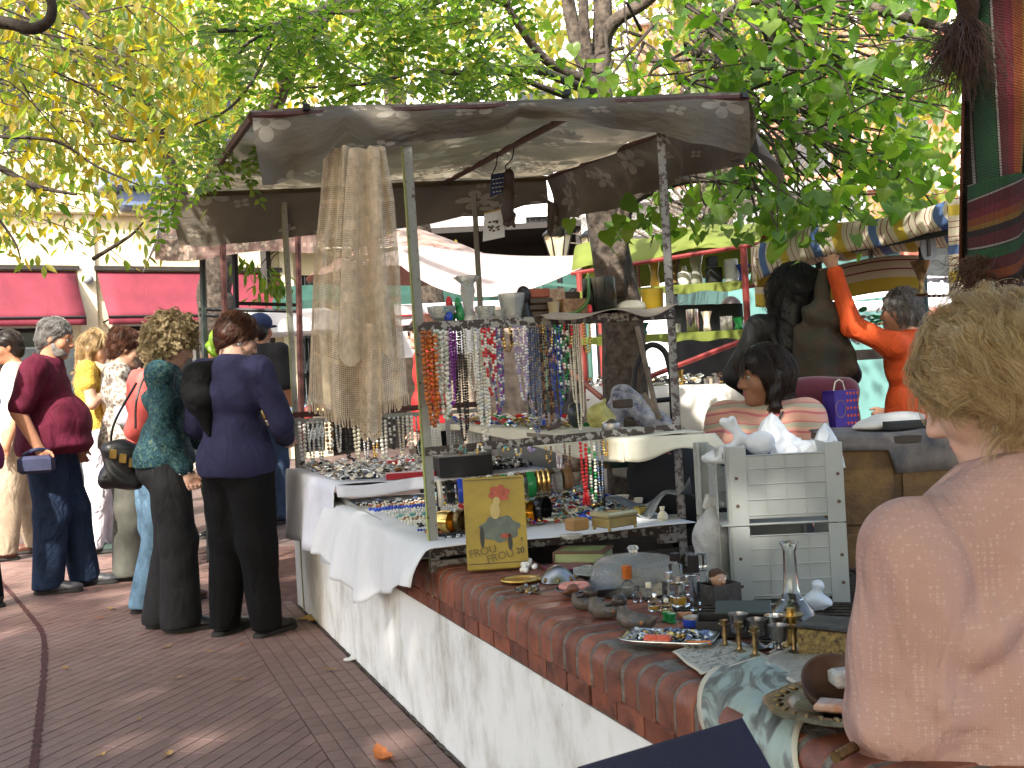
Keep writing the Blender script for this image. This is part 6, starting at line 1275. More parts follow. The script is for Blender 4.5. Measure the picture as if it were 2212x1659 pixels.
def rug(u,v):
 x,y=-.24+.46*u,.16-.40*v
 z=.004+.003*math.sin(9*u)
 if y<-.19:z-=(-.19-y)*2.2*(1.2 if u>.45 else .5);y=-.195-.01*math.sin(8*u)
 return ct+Rc@Vector((x,y,z))
b.grid(rug,20,24,uvf=lambda u,v:(u,v));tag(b.build('rug',M('patchwork rug',(.22,.19,.17),.9,var=.7,vs=9,col2=(.05,.055,.07)),None,180,.005),'patchwork rug draped over the wooden cabinet','rug')
bb_=blob('folded_linen',[('e',(0,0,.022),(.115,.10,.022),{}),('e',(-.07,-.03,.015),(.07,.06,.015),{}),('e',(.04,.02,.038),(.09,.07,.02),{})],.006,M('cream linen',(.58,.55,.50),.85,var=.08),None,.012,.004,45,2,Matrix.Translation(ct+Vector((-.0,-.04,.006))));tag(bb_,'folded cream linen lying on the patchwork rug','linen')
b=MB();b.grid(lambda u,v:ct+Vector((-.06+.15*u,-.145-.006*math.sin(7*u),.010+.03*v)),10,3);tag(b.build('dark_fold',M('black jersey fold',(.02,.022,.022),.85),None,180,.008),'dark folded garment tucked under the cream linen','garment')
gb=thing('gift_bag','blue violet gift bag with orange dots behind the cabinet','bag',P(1820,915,4.5));c_=P(1815,882,4.5);Rg=rotm('Z',25)
b=MB();b.box(c_,(.115,.07,.15),Rg,taper=1.05);b.build('body',M('violet blue gloss',(.035,.02,.22),.3,var=.2),gb)
for i in range(4):
 for j_ in range(5):b=MB();b.lathe([(.006,0),(.006,.001),(0,.001)],10,c_+Rg@Vector((.008+.055*(i/3)-.0,-.036,-.062+.031*j_)),Rg@rotm('X',90));b.build('dot',M('orange red dot',(.50,.06,.02),.5),gb)
b=MB();b.tube([c_+Rg@Vector((-.03+.026*math.cos(a),-.037,.036*math.sin(a)))for a in np.linspace(0,math.tau,20)[:-1]],.0012,5,closed=True);b.build('oval_print',M('ochre print line',(.3,.2,.1),.6),gb)
for sx in(-1,1):b=MB();b.tube([c_+Rg@Vector((sx*.03,.036*0,.075)),c_+Rg@Vector((sx*.02,0,.11)),c_+Rg@Vector((0,0,.12))],.003,5);b.build('handle',cream,gb,60)
# ================================================================ goods of the lime stall and striped stall
def sh_pos(px,row):
 a,c=((P(1240,636,7.5),P(1668,608,6.8)),(P(1255,735,7.5),P(1606,718,6.8)),(ta,tb))[row];x0,x1=((1240,1668),(1255,1606),(1265,1610))[row]
 return lerp(a,c,(px-x0)/(x1-x0))+Vector((.02,.13,.022 if row<2 else .006))
olive=M('olive glass',(.20,.22,.06),.15,var=.2,spec=.8);smoke=M('smoky glass',(.30,.31,.26),.12,var=.2,spec=.8);amb2=M('amber ware',(.40,.24,.03),.2,var=.15)
CYL=lambda r_,h:[(r_*.9,0),(r_,.005),(r_,h),(r_*.93,h),(r_*.9,.01),(0,.01)]
VAS=lambda r_,h:[(r_*.6,0),(r_*.75,h*.1),(r_*.55,h*.45),(r_*.8,h*.8),(r_*1.1,h),(r_,h),(r_*.5,h*.5),(0,h*.1)]
for px,row,prof,mt,lab,nm in((1372,0,CYL(.05,.155),M('wicker olive',(.22,.17,.07),.7,var=.4,vs=90,bump=.8,bs=150),'wickered olive vase on the upper lime shelf','vase'),(1425,0,VAS(.045,.20),amb2,'ribbed amber vase behind the right front post','vase'),(1330,0,CYL(.03,.10),olive,'small olive jar beside the wickered vase','jar'),(1517,0,VAS(.055,.22),smoke,'tall frilled grey glass vase on the upper lime shelf','vase'),(1590,0,CYL(.045,.15),M('pressed glass'),'ribbed clear glass vase next to the red post','vase'),(1635,0,VAS(.03,.10),M('old brass'),'little brass oil lamp at the end of the upper lime shelf','lamp'),
                               (1465,0,[(.02,0),(.04,.02),(.025,.06),(.05,.12),(.06,.18),(.02,.24),(0,.25)],M('dry brown flowers',(.14,.085,.03),.9,var=.5,vs=60,bump=1.,bs=120),'bunch of dry brown flowers on the upper lime shelf','flowers'),(1490,0,[(.03,0),(.045,.03),(.045,.08),(.02,.10),(.015,.13),(0,.13)],M('mother of pearl'),'round silver teapot body beside the dry flowers','teapot'),
                               (1535,1,VAS(.035,.13),M('ivory'),'cream porcelain lady figure on the middle lime shelf','figurine'),(1575,1,CYL(.04,.09),M('white ware',(.5,.48,.44),.3,var=.4,vs=50),'white patterned mug on the middle lime shelf','mug'),(1505,1,CYL(.04,.15),M('silver'),'silver rimmed glass jug on the middle lime shelf','jug'),(1470,1,CYL(.03,.06),smoke,'low smoky glass on the middle lime shelf','glass'),(1395,1,VAS(.05,.08),M('teal pottery',(.02,.12,.12),.3),'teal pottery jug on the middle lime shelf','jug'),(1310,1,CYL(.05,.02),M('dark plate glaze',(.10,.10,.06),.3),'dark flat dish at the left of the middle lime shelf','dish'),(1600,1,VAS(.04,.08),M('emerald'),'green glass bowl at the right end of the middle lime shelf','bowl'),(1615,0,VAS(.045,.11),M('cobalt'),'cobalt blue glass bowl behind the red post','bowl'),
                               (1480,2,VAS(.02,.10),M('brass'),'brass bell on the draped table of the lime stall','bell'),(1545,2,CYL(.05,.04),M('silver'),'silver filigree basket on the draped table','basket'),(1420,2,[(.02,0),(.09,.005),(.1,.02),(0,.01)],M('silver'),'flat silver dish on the draped table','dish'),(1385,2,[(.05,0),(.09,.03),(.09,.12),(.03,.15),(.01,.17),(0,.17)],M('dark wood bead'),'dark round casket beside the tree trunk','casket')):
 lathe_thing(nm,lab,nm,sh_pos(px,row),prof,mt if isinstance(mt,bpy.types.Material)else mt,18)
boxt('box','black square box on the upper lime shelf','box',sh_pos(1553,0)+Vector((0,0,.055)),(.085,.08,.10),M('black card'));boxt('box','smaller black box standing on the black square one','box',sh_pos(1550,0)+Vector((.0,0,.145)),(.06,.06,.065),M('dark plastic'))
b=MB();b.lathe([(.012,0),(.014,.02),(.014,.10),(.005,.13),(.005,.19),(0,.19)],12,P(1278,655,7.0)-Vector((0,0,.10)));tag(b.build('wine_bottle',M('emerald'),None,50),'slim green bottle behind the black bin','bottle')
b=MB();b.lathe([(.02,0),(.03,.01),(.012,.03),(.012,.07),(.03,.12),(.045,.16),(.042,.16),(0,.05)],20,P(1992,640,4.9));tag(b.build('brass_vase',G('old brass'),None,50),'flared old brass vase under the striped roof','vase')
heap('bric_a_brac','glinting brass and glass ware on the striped stall table','bric-a-brac',lambda u,v:P(1790+230*u,745-50*v,6.6),120,['gold','old brass','silver','pressed glass','emerald','turquoise'],.012,.035,.12)
heap('bric_a_brac','jumble of silver and glass on the draped table behind the trunk','bric-a-brac',lambda u,v:lerp(ta,tb,u)+Vector((.03,.1+.4*v,.02)),130,['silver','pressed glass','pewter','gold','dark wood bead','mother of pearl'],.012,.035,.05)
# ================================================================ woven textiles hanging at the right edge
def mat_tex(key,seed):
 m=bpy.data.materials.new(key);MATS[key]=m;n,N,L,b=nodes(m);uv=N.new('ShaderNodeTexCoord');sx=N.new('ShaderNodeSeparateXYZ');L.new(uv.outputs['UV'],sx.inputs[0])
 dk_,wn,gr_,orr,ye,wh=(.020,.009,.008),(.13,.007,.013),(.010,.12,.035),(.34,.07,.008),(.36,.18,.014),(.45,.43,.38)
 st=[(0,dk_),(.10,wh),(.115,dk_),(.125,gr_),(.24,dk_),(.25,wh),(.265,wn),(.36,(.22,.012,.03)),(.43,orr),(.50,ye),(.54,dk_),(.60,wn),(.70,wh),(.715,dk_),(.73,gr_),(.82,wn),(.92,orr)]
 fr=N.new('ShaderNodeMath');fr.operation='FRACT';L.new(sx.outputs[0],fr.inputs[0]);r=ramp(N,st);L.new(fr.outputs[0],r.inputs[0])
 wv=N.new('ShaderNodeTexWave');wv.wave_type='BANDS';wv.bands_direction='Y';wv.inputs['Scale'].default_value=34;wv.inputs['Distortion'].default_value=2.5;wv.inputs['Detail Scale'].default_value=2;L.new(uv.outputs['UV'],wv.inputs[0])
 k=N.new('ShaderNodeMath');k.operation='GREATER_THAN';k.inputs[1].default_value=.42;L.new(wv.outputs['Fac'],k.inputs[0])
 mx=N.new('ShaderNodeMix');mx.data_type='RGBA';mx.inputs[6].default_value=rgba((.012,.006,.005));L.new(k.outputs[0],mx.inputs[0]);L.new(r.outputs[0],mx.inputs[7]);L.new(mx.outputs[2],b.inputs['Base Color']);b.inputs['Roughness'].default_value=.95;b.inputs['Sheen Weight'].default_value=.05
 bp=N.new('ShaderNodeBump');bp.inputs['Strength'].default_value=.8;bp.inputs['Distance'].default_value=.006;L.new(wv.outputs['Fac'],bp.inputs['Height']);L.new(bp.outputs[0],b.inputs['Normal']);return m
texm=mat_tex('woven stripe wool',1)
tx=thing('woven_textile','dark red woven blanket with green and orange bands hanging at the upper right','textile',P(2150,580,2.6))
def tx1(u,v):
 x=lerp(lerp(2095,2092,v),lerp(2330,2300,v),u);p=P(x,lerp(-120,585+30*math.sin(2*u)-70*max(0,u-.4),v),2.6);p.y+=.05*math.sin(11*u+1.5*v)+.02*math.sin(23*u);return p
b=MB();b.grid(tx1,40,60,uvf=lambda u,v:(u*1.25+.03*v+(.35 if False else 0)-.1*v,v*2.0));b.build('panel',texm,tx,180,.006)
def tx2(u,v):
 p=P(lerp(2105,2320,u),lerp(395,590+25*math.sin(5*u),v)-40*u,2.54);p.y+=.04*math.sin(9*u+2);return p
b=MB();b.grid(tx2,24,24,uvf=lambda u,v:(v*.85+.1+.25*u,u*1.2));b.build('panel',texm,tx,180,.006)
def tassel(name,base,n,L_,spread,mt,seed):
 rs=np.random.RandomState(seed);r0=np.array(base)+rs.normal(0,spread,(n,3))*np.array((1,.4,.5));return strands(name,r0,np.tile((-.25,0,-.9),(n,1)),L_,mt,tx,.0009,8,.3,.006,1.2,.3,seed)
wl_=hairmat('brown wool',(.03,.014,.008),(.07,.03,.016),(.10,.05,.025))
tassel('fringe',P(2085,55,2.55),600,.17,.016,wl_,3);tassel('fringe',P(2150,590,2.55),500,.08,.04,wl_,4);tassel('fringe',P(2105,560,2.55),250,.06,.010,wl_,5)
blob('cord_knot',[('c',P(2088,-60,2.56),P(2090,60,2.56),.022,.028,{})],.006,M('brown wool knot',(.035,.017,.011),.95,bump=.6),tx,.02,.004,60)
# navy canvas corner in the foreground
def nv(u,v):
 c0,c1,c2,c3=P(1250,1668,1.25),P(1606,1560,1.25),P(1690,1720,1.15),P(1250,1760,1.1);return lerp(lerp(c0,c1,u),lerp(c3,c2,u),v)+Vector((0,-.02*math.sin(math.pi*v),0))
cbk=thing('canvas_seat_back','dark navy canvas corner rising from the bottom picture edge','canvas',P(1500,1700,1.2));b=MB();b.grid(nv,20,20);b.build('panel',M('navy canvas',(.016,.012,.035),.85,var=.15,bump=.3,bs=250),cbk,180,.012)
b=MB();b.tube([nv(u/10,.04)+Vector((0,-.008,0))for u in range(11)]+[nv(.97,v/10)+Vector((0,-.008,0))for v in range(1,11)],.0022,5);b.build('seam',M('navy seam',(.03,.024,.055),.8),cbk,60)
# litter: fallen leaves on the paving
lm=[M('dry leaf tan',(.34,.20,.07),.8,var=.25,vs=30),M('dry leaf ochre',(.42,.25,.05),.8,var=.25,vs=30),M('dry leaf rust',(.36,.11,.03),.75,var=.25,vs=30)]
LVS=[(830,1642,.072,2,'large curled rust brown leaf at the bottom edge'),(655,1338,.06,1,'ochre leaf at the wall foot near the black shoes'),(676,1342,.055,1,'second ochre leaf at the wall foot'),(713,1448,.035,0,'tan leaf on the tile band beside the wall'),(518,1470,.03,0,'tan leaf on the skewed tiles'),(143,1445,.032,0,'small tan leaf on the left tiles'),(383,1465,.028,0,'tan leaf in the middle of the tiles'),(520,1396,.022,2,'rust leaf near the black shoes'),(242,1316,.03,1,'ochre leaf before the jeans'),(212,1337,.032,2,'rust leaf left of the jeans'),(502,1202,.045,1,'ochre leaf between the two women'),(505,1132,.04,1,'far ochre leaf between the two women'),(530,1232,.04,1,'ochre leaf behind the black trousers'),(280,1239,.03,2,'rust leaf beside the dark loafer'),(255,1208,.03,2,'far rust leaf near the trainers'),(360,1398,.03,0,'tan leaf left of the shoes'),(220,1632,.02,1,'tiny ochre leaf at the lower left'),(363,1632,.03,0,'pale leaf at the bottom of the tiles'),(455,1408,.02,1,'tiny ochre leaf on the tiles'),(300,1556,.02,0,'tiny tan leaf on the tiles')]
for q,(px,py,L_,mi,lab)in enumerate(LVS):
 p=PZ(px,py,.004);a=rnd.uniform(0,6.3);b=MB();cu=.35 if q else .8
 def lf(u,v):
  w_=.42*math.sin(math.pi*min(1,u*.96+.02))**.8*(1+.15*math.sin(25*u));x,y=(u-.5)*L_*2,(v-.5)*2*w_*L_
  return p+Matrix.Rotation(a,3,'Z')@Vector((x,y,.004+cu*(y*y)/L_+cu*.5*(x*x)/L_+.05*L_*math.sin(9*u)))
 b.grid(lf,10,6);t=lf(0,.5);b.tube([t,t+Matrix.Rotation(a,3,'Z')@Vector((-L_*.5,0,-.003))],.0012,4);tag(b.build('fallen_leaf',lm[mi],None,180),lab,'leaf','fallen leaves on the paving')
for q,(px,py)in enumerate(((758,1427),(562,1290))):bb_=blob('paper_scrap',[('e',(0,0,.008),(.03,.02,.008),{}),('e',(.015,.01,.012),(.015,.012,.01),{})],.004,M('white paper'),None,.006,.004,120,q,Matrix.Translation(PZ(px,py,.004)));tag(bb_,('crushed white paper scrap on the tile band by the wall','crushed paper and foil at the far foot of the wall')[q],'litter')
# crack filled with dark red mortar
cr=MB();cp_=bez([PZ(-60,1190,.0),PZ(0,1255,.0),PZ(60,1325,.0),PZ(92,1372,.0),PZ(95,1440,.0),PZ(88,1520,.0),PZ(80,1590,.0),PZ(70,1680,.0)],14)
vs_=[]
for k,p in enumerate(cp_):w_=.006+.008*abs(math.sin(k*1.7))+.006*rnd.random();vs_+=[p+Vector((-w_,0,.0026)),p+Vector((w_,.004,.0026))]
cr.add(vs_,[(2*k,2*k+1,2*k+3,2*k+2)for k in range(len(cp_)-1)]);kind(cr.build('mortar_patch',M('dark red mortar',(.075,.022,.022),.85,var=.4,vs=30,bump=.5),ground),'stuff')
# ================================================================ people
def skinm(key,c):return M(key,c,.55,var=.07,vs=22,bump=.06,bs=160,sss=.12,spec=.35)
SKIN=skinm('skin light',(.52,.29,.20));TAN=skinm('skin tanned',(.40,.19,.11));PALE=skinm('skin pale',(.60,.37,.28));BROWN=skinm('skin brown',(.30,.145,.085))
LIP=M('lips',(.36,.10,.085),.45,var=.05)
def V3(*a):return np.array(a,float)
DEF=dict(head=(0,.02,1.575),neck=(0,-.015,1.43),chest=(0,-.005,1.27),waist=(0,.0,1.05),pelvis=(0,-.01,.93),
           shL=(-.175,-.01,1.385),shR=(.175,-.01,1.385),elL=(-.235,-.04,1.10),elR=(.235,-.04,1.10),wrL=(-.245,.05,.86),wrR=(.245,.05,.86),
           hpL=(-.085,0,.90),hpR=(.085,0,.90),knL=(-.095,.015,.49),knR=(.095,.015,.49),anL=(-.10,-.02,.075),anR=(.10,-.02,.075))
def head_prims(c,yaw,pitch,tilt=0.,s=1.,nose=1.):
 R=np.array(Euler((math.radians(pitch),math.radians(tilt),math.radians(yaw)),'YXZ').to_matrix())if False else np.array(Matrix.Rotation(math.radians(yaw),3,'Z')@Matrix.Rotation(math.radians(tilt),3,'Y')@Matrix.Rotation(math.radians(pitch),3,'X'))
 q=lambda x,y,z:c+R@(np.array((x,y,z))*s)
 e=lambda p,r,**k:('e',q(*p),tuple(v*s for v in r),dict(R=R,**k))
 pr=[e((0,-.012,.030),(.074,.094,.092),k=.02),e((0,.022,-.035),(.058,.068,.085),k=.03),e((0,.070,-.096),(.026,.022,.022),k=.03),
          e((-.038,.055,-.025),(.03,.03,.034),k=.02),e((.038,.055,-.025),(.03,.03,.034),k=.02),
          ('c',q(-.038,.078,.028),q(.038,.078,.028),.014*s,.014*s,dict(k=.015)),
          ('c',q(0,.088,.016),q(0,.108*nose,-.026),.009*s,.014*s,dict(k=.012)),('c',q(-.013,.094,-.032),q(.013,.094,-.032),.010*s,.010*s,dict(k=.01)),
          ('C',q(-.031,.098,.006),q(-.031,.099,.004),.013*s,.013*s,dict(k=.014)),('C',q(.031,.098,.006),q(.031,.099,.004),.013*s,.013*s,dict(k=.014)),
          ('c',q(-.017,.084,-.060),q(.017,.084,-.060),.009*s,.009*s,dict(k=.008)),('c',q(-.015,.082,-.071),q(.015,.082,-.071),.009*s,.009*s,dict(k=.008)),
          e((-.074,-.008,-.004),(.010,.019,.030),k=.008),e((.074,-.008,-.004),(.010,.019,.030),k=.008)]
 return pr,q,R
def hand_prims(w_,d,up,s=1.,curl=.35,side=1,spread=.0):
 d=d/np.linalg.norm(d);up=up-d*(up@d);up/=np.linalg.norm(up)+1e-9;n=np.cross(d,up)  # up: thumb side, n: palm normal
 pr=[('c',w_,w_+d*.035*s,.024*s,.026*s,dict(k=.012))]
 for i,(off,L)in enumerate(((.030,.068),(.011,.078),(-.009,.072),(-.028,.056))):
  b0=w_+(d*.075+up*off)*s;pr.append(('c',w_+(d*.025+up*off*.7)*s,b0,.0135*s,.0115*s,dict(k=.010)))
  a=curl*(1+.15*i);d1=d*math.cos(a)+n*side*math.sin(a);d2=d*math.cos(2.1*a)+n*side*math.sin(2.1*a)
  b1=b0+d1*L*.52*s;b2=b1+d2*L*.5*s
  pr+=[('c',b0,b1,.0100*s,.0088*s,dict(k=.004)),('c',b1,b2,.0088*s,.0072*s,dict(k=.004))]
 t0=w_+(d*.022+up*.022)*s;t1=t0+(d*.032+up*.030+n*side*.014)*s;t2=t1+(d*.032+up*.006+n*side*.012)*s
 return pr+[('c',t0,t1,.0135*s,.0108*s,dict(k=.008)),('c',t1,t2,.0105*s,.0085*s,dict(k=.004))]
def person(label,loc,face,H=1.65,J=None,skin=SKIN,girth=1.,belly=0.,bust=0.,hips=1.,top=None,sleeve=.95,topmat=None,hem=.90,botmat=None,flare=.0,leg=1.,shoe=None,heel=0.,
           yaw=0.,pitch=0.,tilt=0.,hair=None,res=.010,eyes=True,handcurl=.4,ease=.016,nk=.0065,group=None,seated=False,neckdrop=0.,armr=1.,full=True,beard=None,topname='shirt',botname='trousers',hands=True,openback=0.,shoulder=1.,addtop=()):
 j={k:V3(*v)for k,v in DEF.items()}
 for s_ in 'LR':j['sh'+s_][0]*=(.5+.5*girth)*shoulder
 if J:
  for k,v in J.items():j[k]=V3(*v)
 sc=H/1.7;a=math.radians(face);T=Matrix.Translation(Vector(loc))@Matrix.Rotation(a-math.pi/2,4,'Z')@Matrix.Scale(sc,4)
 root=thing('person',label,'person',loc,group)
 hp,hq,hR=head_prims(j['head'],yaw,pitch,tilt)
 g=girth
 torso=[('e',j['chest']+V3(0,.005,.0),(.150*g,.100*g,.16),{}),('e',j['waist']+V3(0,.01+belly*.5,0),(.128*g+belly*.4,.095*g+belly*.9,.15+belly*.3),{}),('e',j['pelvis'],(.155*g*hips,.105*g*hips,.13),{}),
             ('c',j['shL'],j['shR'],.062,.062,{}),('c',j['neck']-V3(0,0,.03),j['chest'],.075,.10*g,{})]
 if bust:torso+=[('e',j['chest']+V3(sx*.07,.085,-.01),(.068,.06+bust,.068),{})for sx in(-1,1)]
 if not seated:torso+=[('e',j['pelvis']+V3(sx*.062,-.052*hips,-.035),(.085*hips,.080*hips,.11),{})for sx in(-1,1)]
 arms={}
 for s_ in 'LR':
  sh,el,wr=j['sh'+s_],j['el'+s_],j['wr'+s_]
  arms[s_]=[('c',sh,el,.050*armr,.039*armr,dict(k=.03)),('c',el,wr,.040*armr,.026*armr,dict(k=.02))]
 legs=[]
 for s_ in 'LR':
  legs+=[('c',j['hp'+s_],j['kn'+s_],.088*g*hips,.056*g,dict(k=.04)),('c',j['kn'+s_],j['an'+s_],.056*g,.036,dict(k=.02))]
 # body, one continuous skin
 body=hp+[('c',hq(0,-.025,-.06),j['neck']-V3(0,0,.02),.052+.008*(g-1),.060,dict(k=.03)),('c',j['neck']-V3(0,0,.03),lerp(j['shL'],j['neck'],.4),.05,.045,{}),('c',j['neck']-V3(0,0,.03),lerp(j['shR'],j['neck'],.4),.05,.045,{})]
 thin=lambda p:(p[0],p[1],p[2],p[3]-.008,p[4]-.006,p[5])if p[0]=='c' else(p[0],p[1],tuple(x-.010 for x in p[2]),p[3])
 body+=[thin(p)for p in torso+legs]+arms['L']+arms['R']
 if hands:
  for s_,sd in(('L',1),('R',-1)):
   d=j['wr'+s_]-j['el'+s_];up=V3(0,1,.2)if abs(d[2])>.12 else V3(0,.2,1)
   body+=hand_prims(j['wr'+s_],d,up,1.,handcurl,-sd)
 V,Q=sdf(body,res,.03);me_v=V*sc
 def place(V):return V@np.array(T.to_3x3()).T+np.array(T.translation)
 me=np_mesh('body',place(V),Q,[skin,LIP]);bo=obj('body',me,root)
 lp=hq(0,.09,-.065);cen=V[Q].mean(1);near=(np.linalg.norm((cen-lp)*V3(.55,1,1.5),axis=1)<.0155)&(((cen-lp)@hR[:,1])>-.012)
 me.polygons.foreach_set('material_index',near.astype(np.int32))
 if eyes:
  for sx in(-1,1):
   b=MB();c=Vector(hq(sx*.031,.0795,.005));b.ball((0,0,0),.0112,10,7)
   b.v=[tuple(T@(c+Vector(v)))for v in b.v];f=T.to_3x3()@Vector(hR[:,1]);f.normalize();c2=T@c
   k0=len(b.f);b.ball(c2+f*.0062*sc,.0068*sc,8,5,mat=1);b.build('eye',[M('eye white dim',(.34,.31,.28),.25,var=.03),M('iris',(.02,.012,.008),.1,var=.03)],root,180)
   br=MB();br.tube([T@Vector(hq(sx*(.012+.012*i),.090-.004*i,.030+.004*math.sin(i)))for i in range(4)],[.002,.0035,.003,.0015],5);br.build('eyebrow',M('brow hair',(.05,.03,.02),.7),root,180)
 def cloth_piece(name,prims,mat,nz,ns=16.,seed=3,r=None):
  V,Q=sdf(prims,r or res,.035,nz,ns,seed);return obj(name,np_mesh(name,place(V),Q,mat),root)
 grow=lambda p,e:(p[0],p[1],p[2],p[3]+e,p[4]+e,p[5])if p[0]=='c' else(p[0],p[1],tuple(x+e for x in p[2]),p[3])
 pieces={}
 if botmat:
  pr=[('e',j['pelvis']+V3(0,0,-.005),(.155*g*hips+ease+belly*.25,.105*g*hips+ease+belly*.5,.13),{})]
  if not seated:pr+=[grow(p,ease*.5)for p in torso[-2:]]
  for s_ in 'LR':
   kn,an=j['kn'+s_],j['an'+s_];end=lerp(kn,an,leg)-V3(0,0,.03 if leg>=1 else 0)
   pr+=[('c',j['hp'+s_],kn,.088*g*hips+ease,.068*g+ease+flare*.4,dict(k=.035)),('c',kn,end,.068*g+ease+flare*.4,.052+ease+flare,dict(k=.03))]
   if leg>=1:pr.append(('E',end-V3(0,-.02,.075+flare),(.20,.20,.075+flare),dict(k=.006)))
  pieces['bottom']=cloth_piece(botname,pr,botmat,nk*.55,17,5)
 if topmat:
  pr=[grow(p,ease)for p in torso[:2]+torso[3:5]]+([grow(p,ease*.6)for p in torso[5:7]]if bust else[])
  hz=j['pelvis']+V3(0,.005+belly*.4,hem-.93)
  pr+=[('c',j['waist'],hz,.105*g+ease+belly*.5,.118*g*hips+ease+belly*.45,dict(k=.05)),('e',hz+V3(0,0,.01),(.158*g*hips+ease+belly*.4,.112*g*hips+ease+belly*.85,.05),dict(k=.05))]
  pr.append(('e',j['pelvis'],tuple(x+ease*1.5+.006+(belly*.3 if i<2 else 0)for i,x in enumerate(torso[2][2])),{}))
  if not seated:pr+=[grow(p,ease+.007)for p in torso[-2:]]
  
  for s_ in 'LR':
   sh,el,wr=j['sh'+s_],j['el'+s_],j['wr'+s_]
   if sleeve>0:
    t=min(1,sleeve/.5);pr.append(('c',sh,lerp(sh,el,t),.052*armr+ease,.044*armr+ease*(1.3 if sleeve<.6 else 1),dict(k=.03)))
    if sleeve>.5:t=(sleeve-.5)/.5;pr.append(('c',el,lerp(el,wr,t),.044*armr+ease,.034*armr+ease*.8,dict(k=.02)))
  pr+=list(addtop)
  pr.append(('E',j['neck']+V3(0,.025+neckdrop*.5,.075-neckdrop*.3),(.075+neckdrop*.4,.085+neckdrop*.2,.075+neckdrop),dict(k=.01)))
  if openback:pr.append(('E',j['neck']+V3(0,-.10,-.02),(.13,.10,openback),dict(k=.01)))
  pr.append(('E',hz-V3(0,0,.53),(.9,.9,.50),dict(k=.006)))
  for s_ in 'LR':
   if j['wr'+s_][2]<hem+.05 and sleeve>.5:
    el,wr=j['el'+s_],j['wr'+s_];t=(sleeve-.5)/.5;pr.append(('c',lerp(el,wr,.2),lerp(el,wr,t),.040*armr+ease,.034*armr+ease*.8,dict(k=.01)))
  pieces['top']=cloth_piece(topname,pr,topmat,nk,15,int(H*100)%7)
 if shoe:
  for s_ in 'LR':
   an=j['an'+s_];kn=j['kn'+s_];fd=V3((.05 if s_=='R' else-.05),1,0);fd/=np.linalg.norm(fd);z=an[2]-.075+heel
   g0=V3(an[0],an[1],an[2]-.075)
   pr=[('c',g0+V3(0,0,.045+heel)-fd*.035,g0+fd*.10+V3(0,0,.038+heel*.2),.040,.036,dict(k=.02)),('e',g0+fd*.14+V3(0,0,.032),(.042,.075,.030),dict(k=.02)),('c',an+V3(0,-.01,.0),g0+V3(0,0,.05+heel),.04,.042,dict(k=.02)),('E',g0+V3(0,.05,-.10),(.3,.3,.10),dict(k=.004))]
   V,Q=sdf(pr,min(res,.008),.02);so_=obj('shoe',np_mesh('shoe',place(V),Q,shoe),root)
   pr2=[('c',g0-fd*.045+V3(0,0,.0),g0+fd*.165,.043,.045,dict(k=.01)),('E',g0+V3(0,.05,-.31),(.6,.6,.31),dict(k=.003)),('E',g0+V3(0,.05,.37),(.9,.9,.35),dict(k=.003))]
   V,Q=sdf(pr2,.006,.01);obj('sole',np_mesh('sole',place(V),Q,SOLE),so_)
 if hair:
  hx=[('e',hq(0,-.020,.042),(.088,.106,.094),dict(R=hR,k=.02)),('e',hq(0,-.060,-.01),(.080,.066,.085),dict(R=hR,k=.02))]if not hair.get('only')else[]
  for p in hair.get('add',[]):
   if p[0]=='e':hx.append(('e',hq(*p[1]),p[2],dict(R=hR,k=.03)))
   else:hx.append((p[0],hq(*p[1]),hq(*p[2]),p[3],p[4],dict(k=.03)))
  hx.append(('E',hq(0,.125,-.045),(.074,.085,.100),dict(R=hR,k=.012)))
  V,Q=sdf(hx,min(res,.008),.02,hair.get('lump',.004),60,2)
  ho=obj('hair',np_mesh('hair',place(V),Q,hair['mat']),root)
  n=hair.get('n',2500)
  if n:
   cen=V[Q].mean(1);nn=np.cross(V[Q[:,1]]-V[Q[:,0]],V[Q[:,2]]-V[Q[:,0]]);nn/=np.linalg.norm(nn,axis=1)[:,None]+1e-9
   loc_=(cen-j['head'])@hR;ok=np.nonzero(~((loc_[:,1]>.045)&(loc_[:,2]<.02)))[0]
   rs=np.random.RandomState(int(abs(loc[0])*100)%1000);pk=rs.choice(ok,n);r0=cen[pk]+rs.normal(0,.003,(n,3))
   nw=nn[pk];fl=np.tile(hR@np.array(hair.get('dir',(0,-.25,-1.))),(n,1));fl=fl-nw*np.sum(fl*nw,1)[:,None]*hair.get('cling',.85);dr=nw*hair.get('lift',.14)+fl*hair.get('flow',.8)
   R3=np.array(T.to_3x3());strands('strands',place(r0),dr@R3.T/sc,hair.get('len',.06)*np.where(loc_[pk][:,1]>.03,hair.get('front',.45),1.),hair['mat'],ho,hair.get('rad',.0009),hair.get('npt',7),hair.get('grav',.4),hair.get('curl',.0),hair.get('cfreq',2.),hair.get('jit',.25),clump=hair.get('clump',.38),ng=max(20,n//hair.get('per',22)),wrap=(np.array(T@Vector(hq(0,-.03,.02))),hair.get('wrap',.8)))
 return root,j,T,hq,hR
SOLE=M('shoe sole',(.018,.016,.015),.8)
def Lp(T,*p):return T@Vector(p)
BLK=M('black leather',(.012,.012,.013),.32,var=.2,bump=.15,bs=120)
H_BLOND=hairmat('blond hair',(.16,.095,.04),(.36,.24,.11),(.52,.40,.22));H_CURL=hairmat('sandy curls',(.20,.14,.07),(.36,.28,.15),(.48,.39,.23));H_AUB=hairmat('auburn hair',(.035,.012,.007),(.085,.030,.014),(.13,.05,.025))
H_BLK=hairmat('black hair',(.004,.004,.004),(.010,.009,.009),(.02,.018,.017));H_GREY=hairmat('grey hair',(.06,.055,.05),(.20,.19,.18),(.38,.37,.36));H_DK=hairmat('dark brown hair',(.008,.005,.004),(.022,.013,.010),(.05,.03,.022))
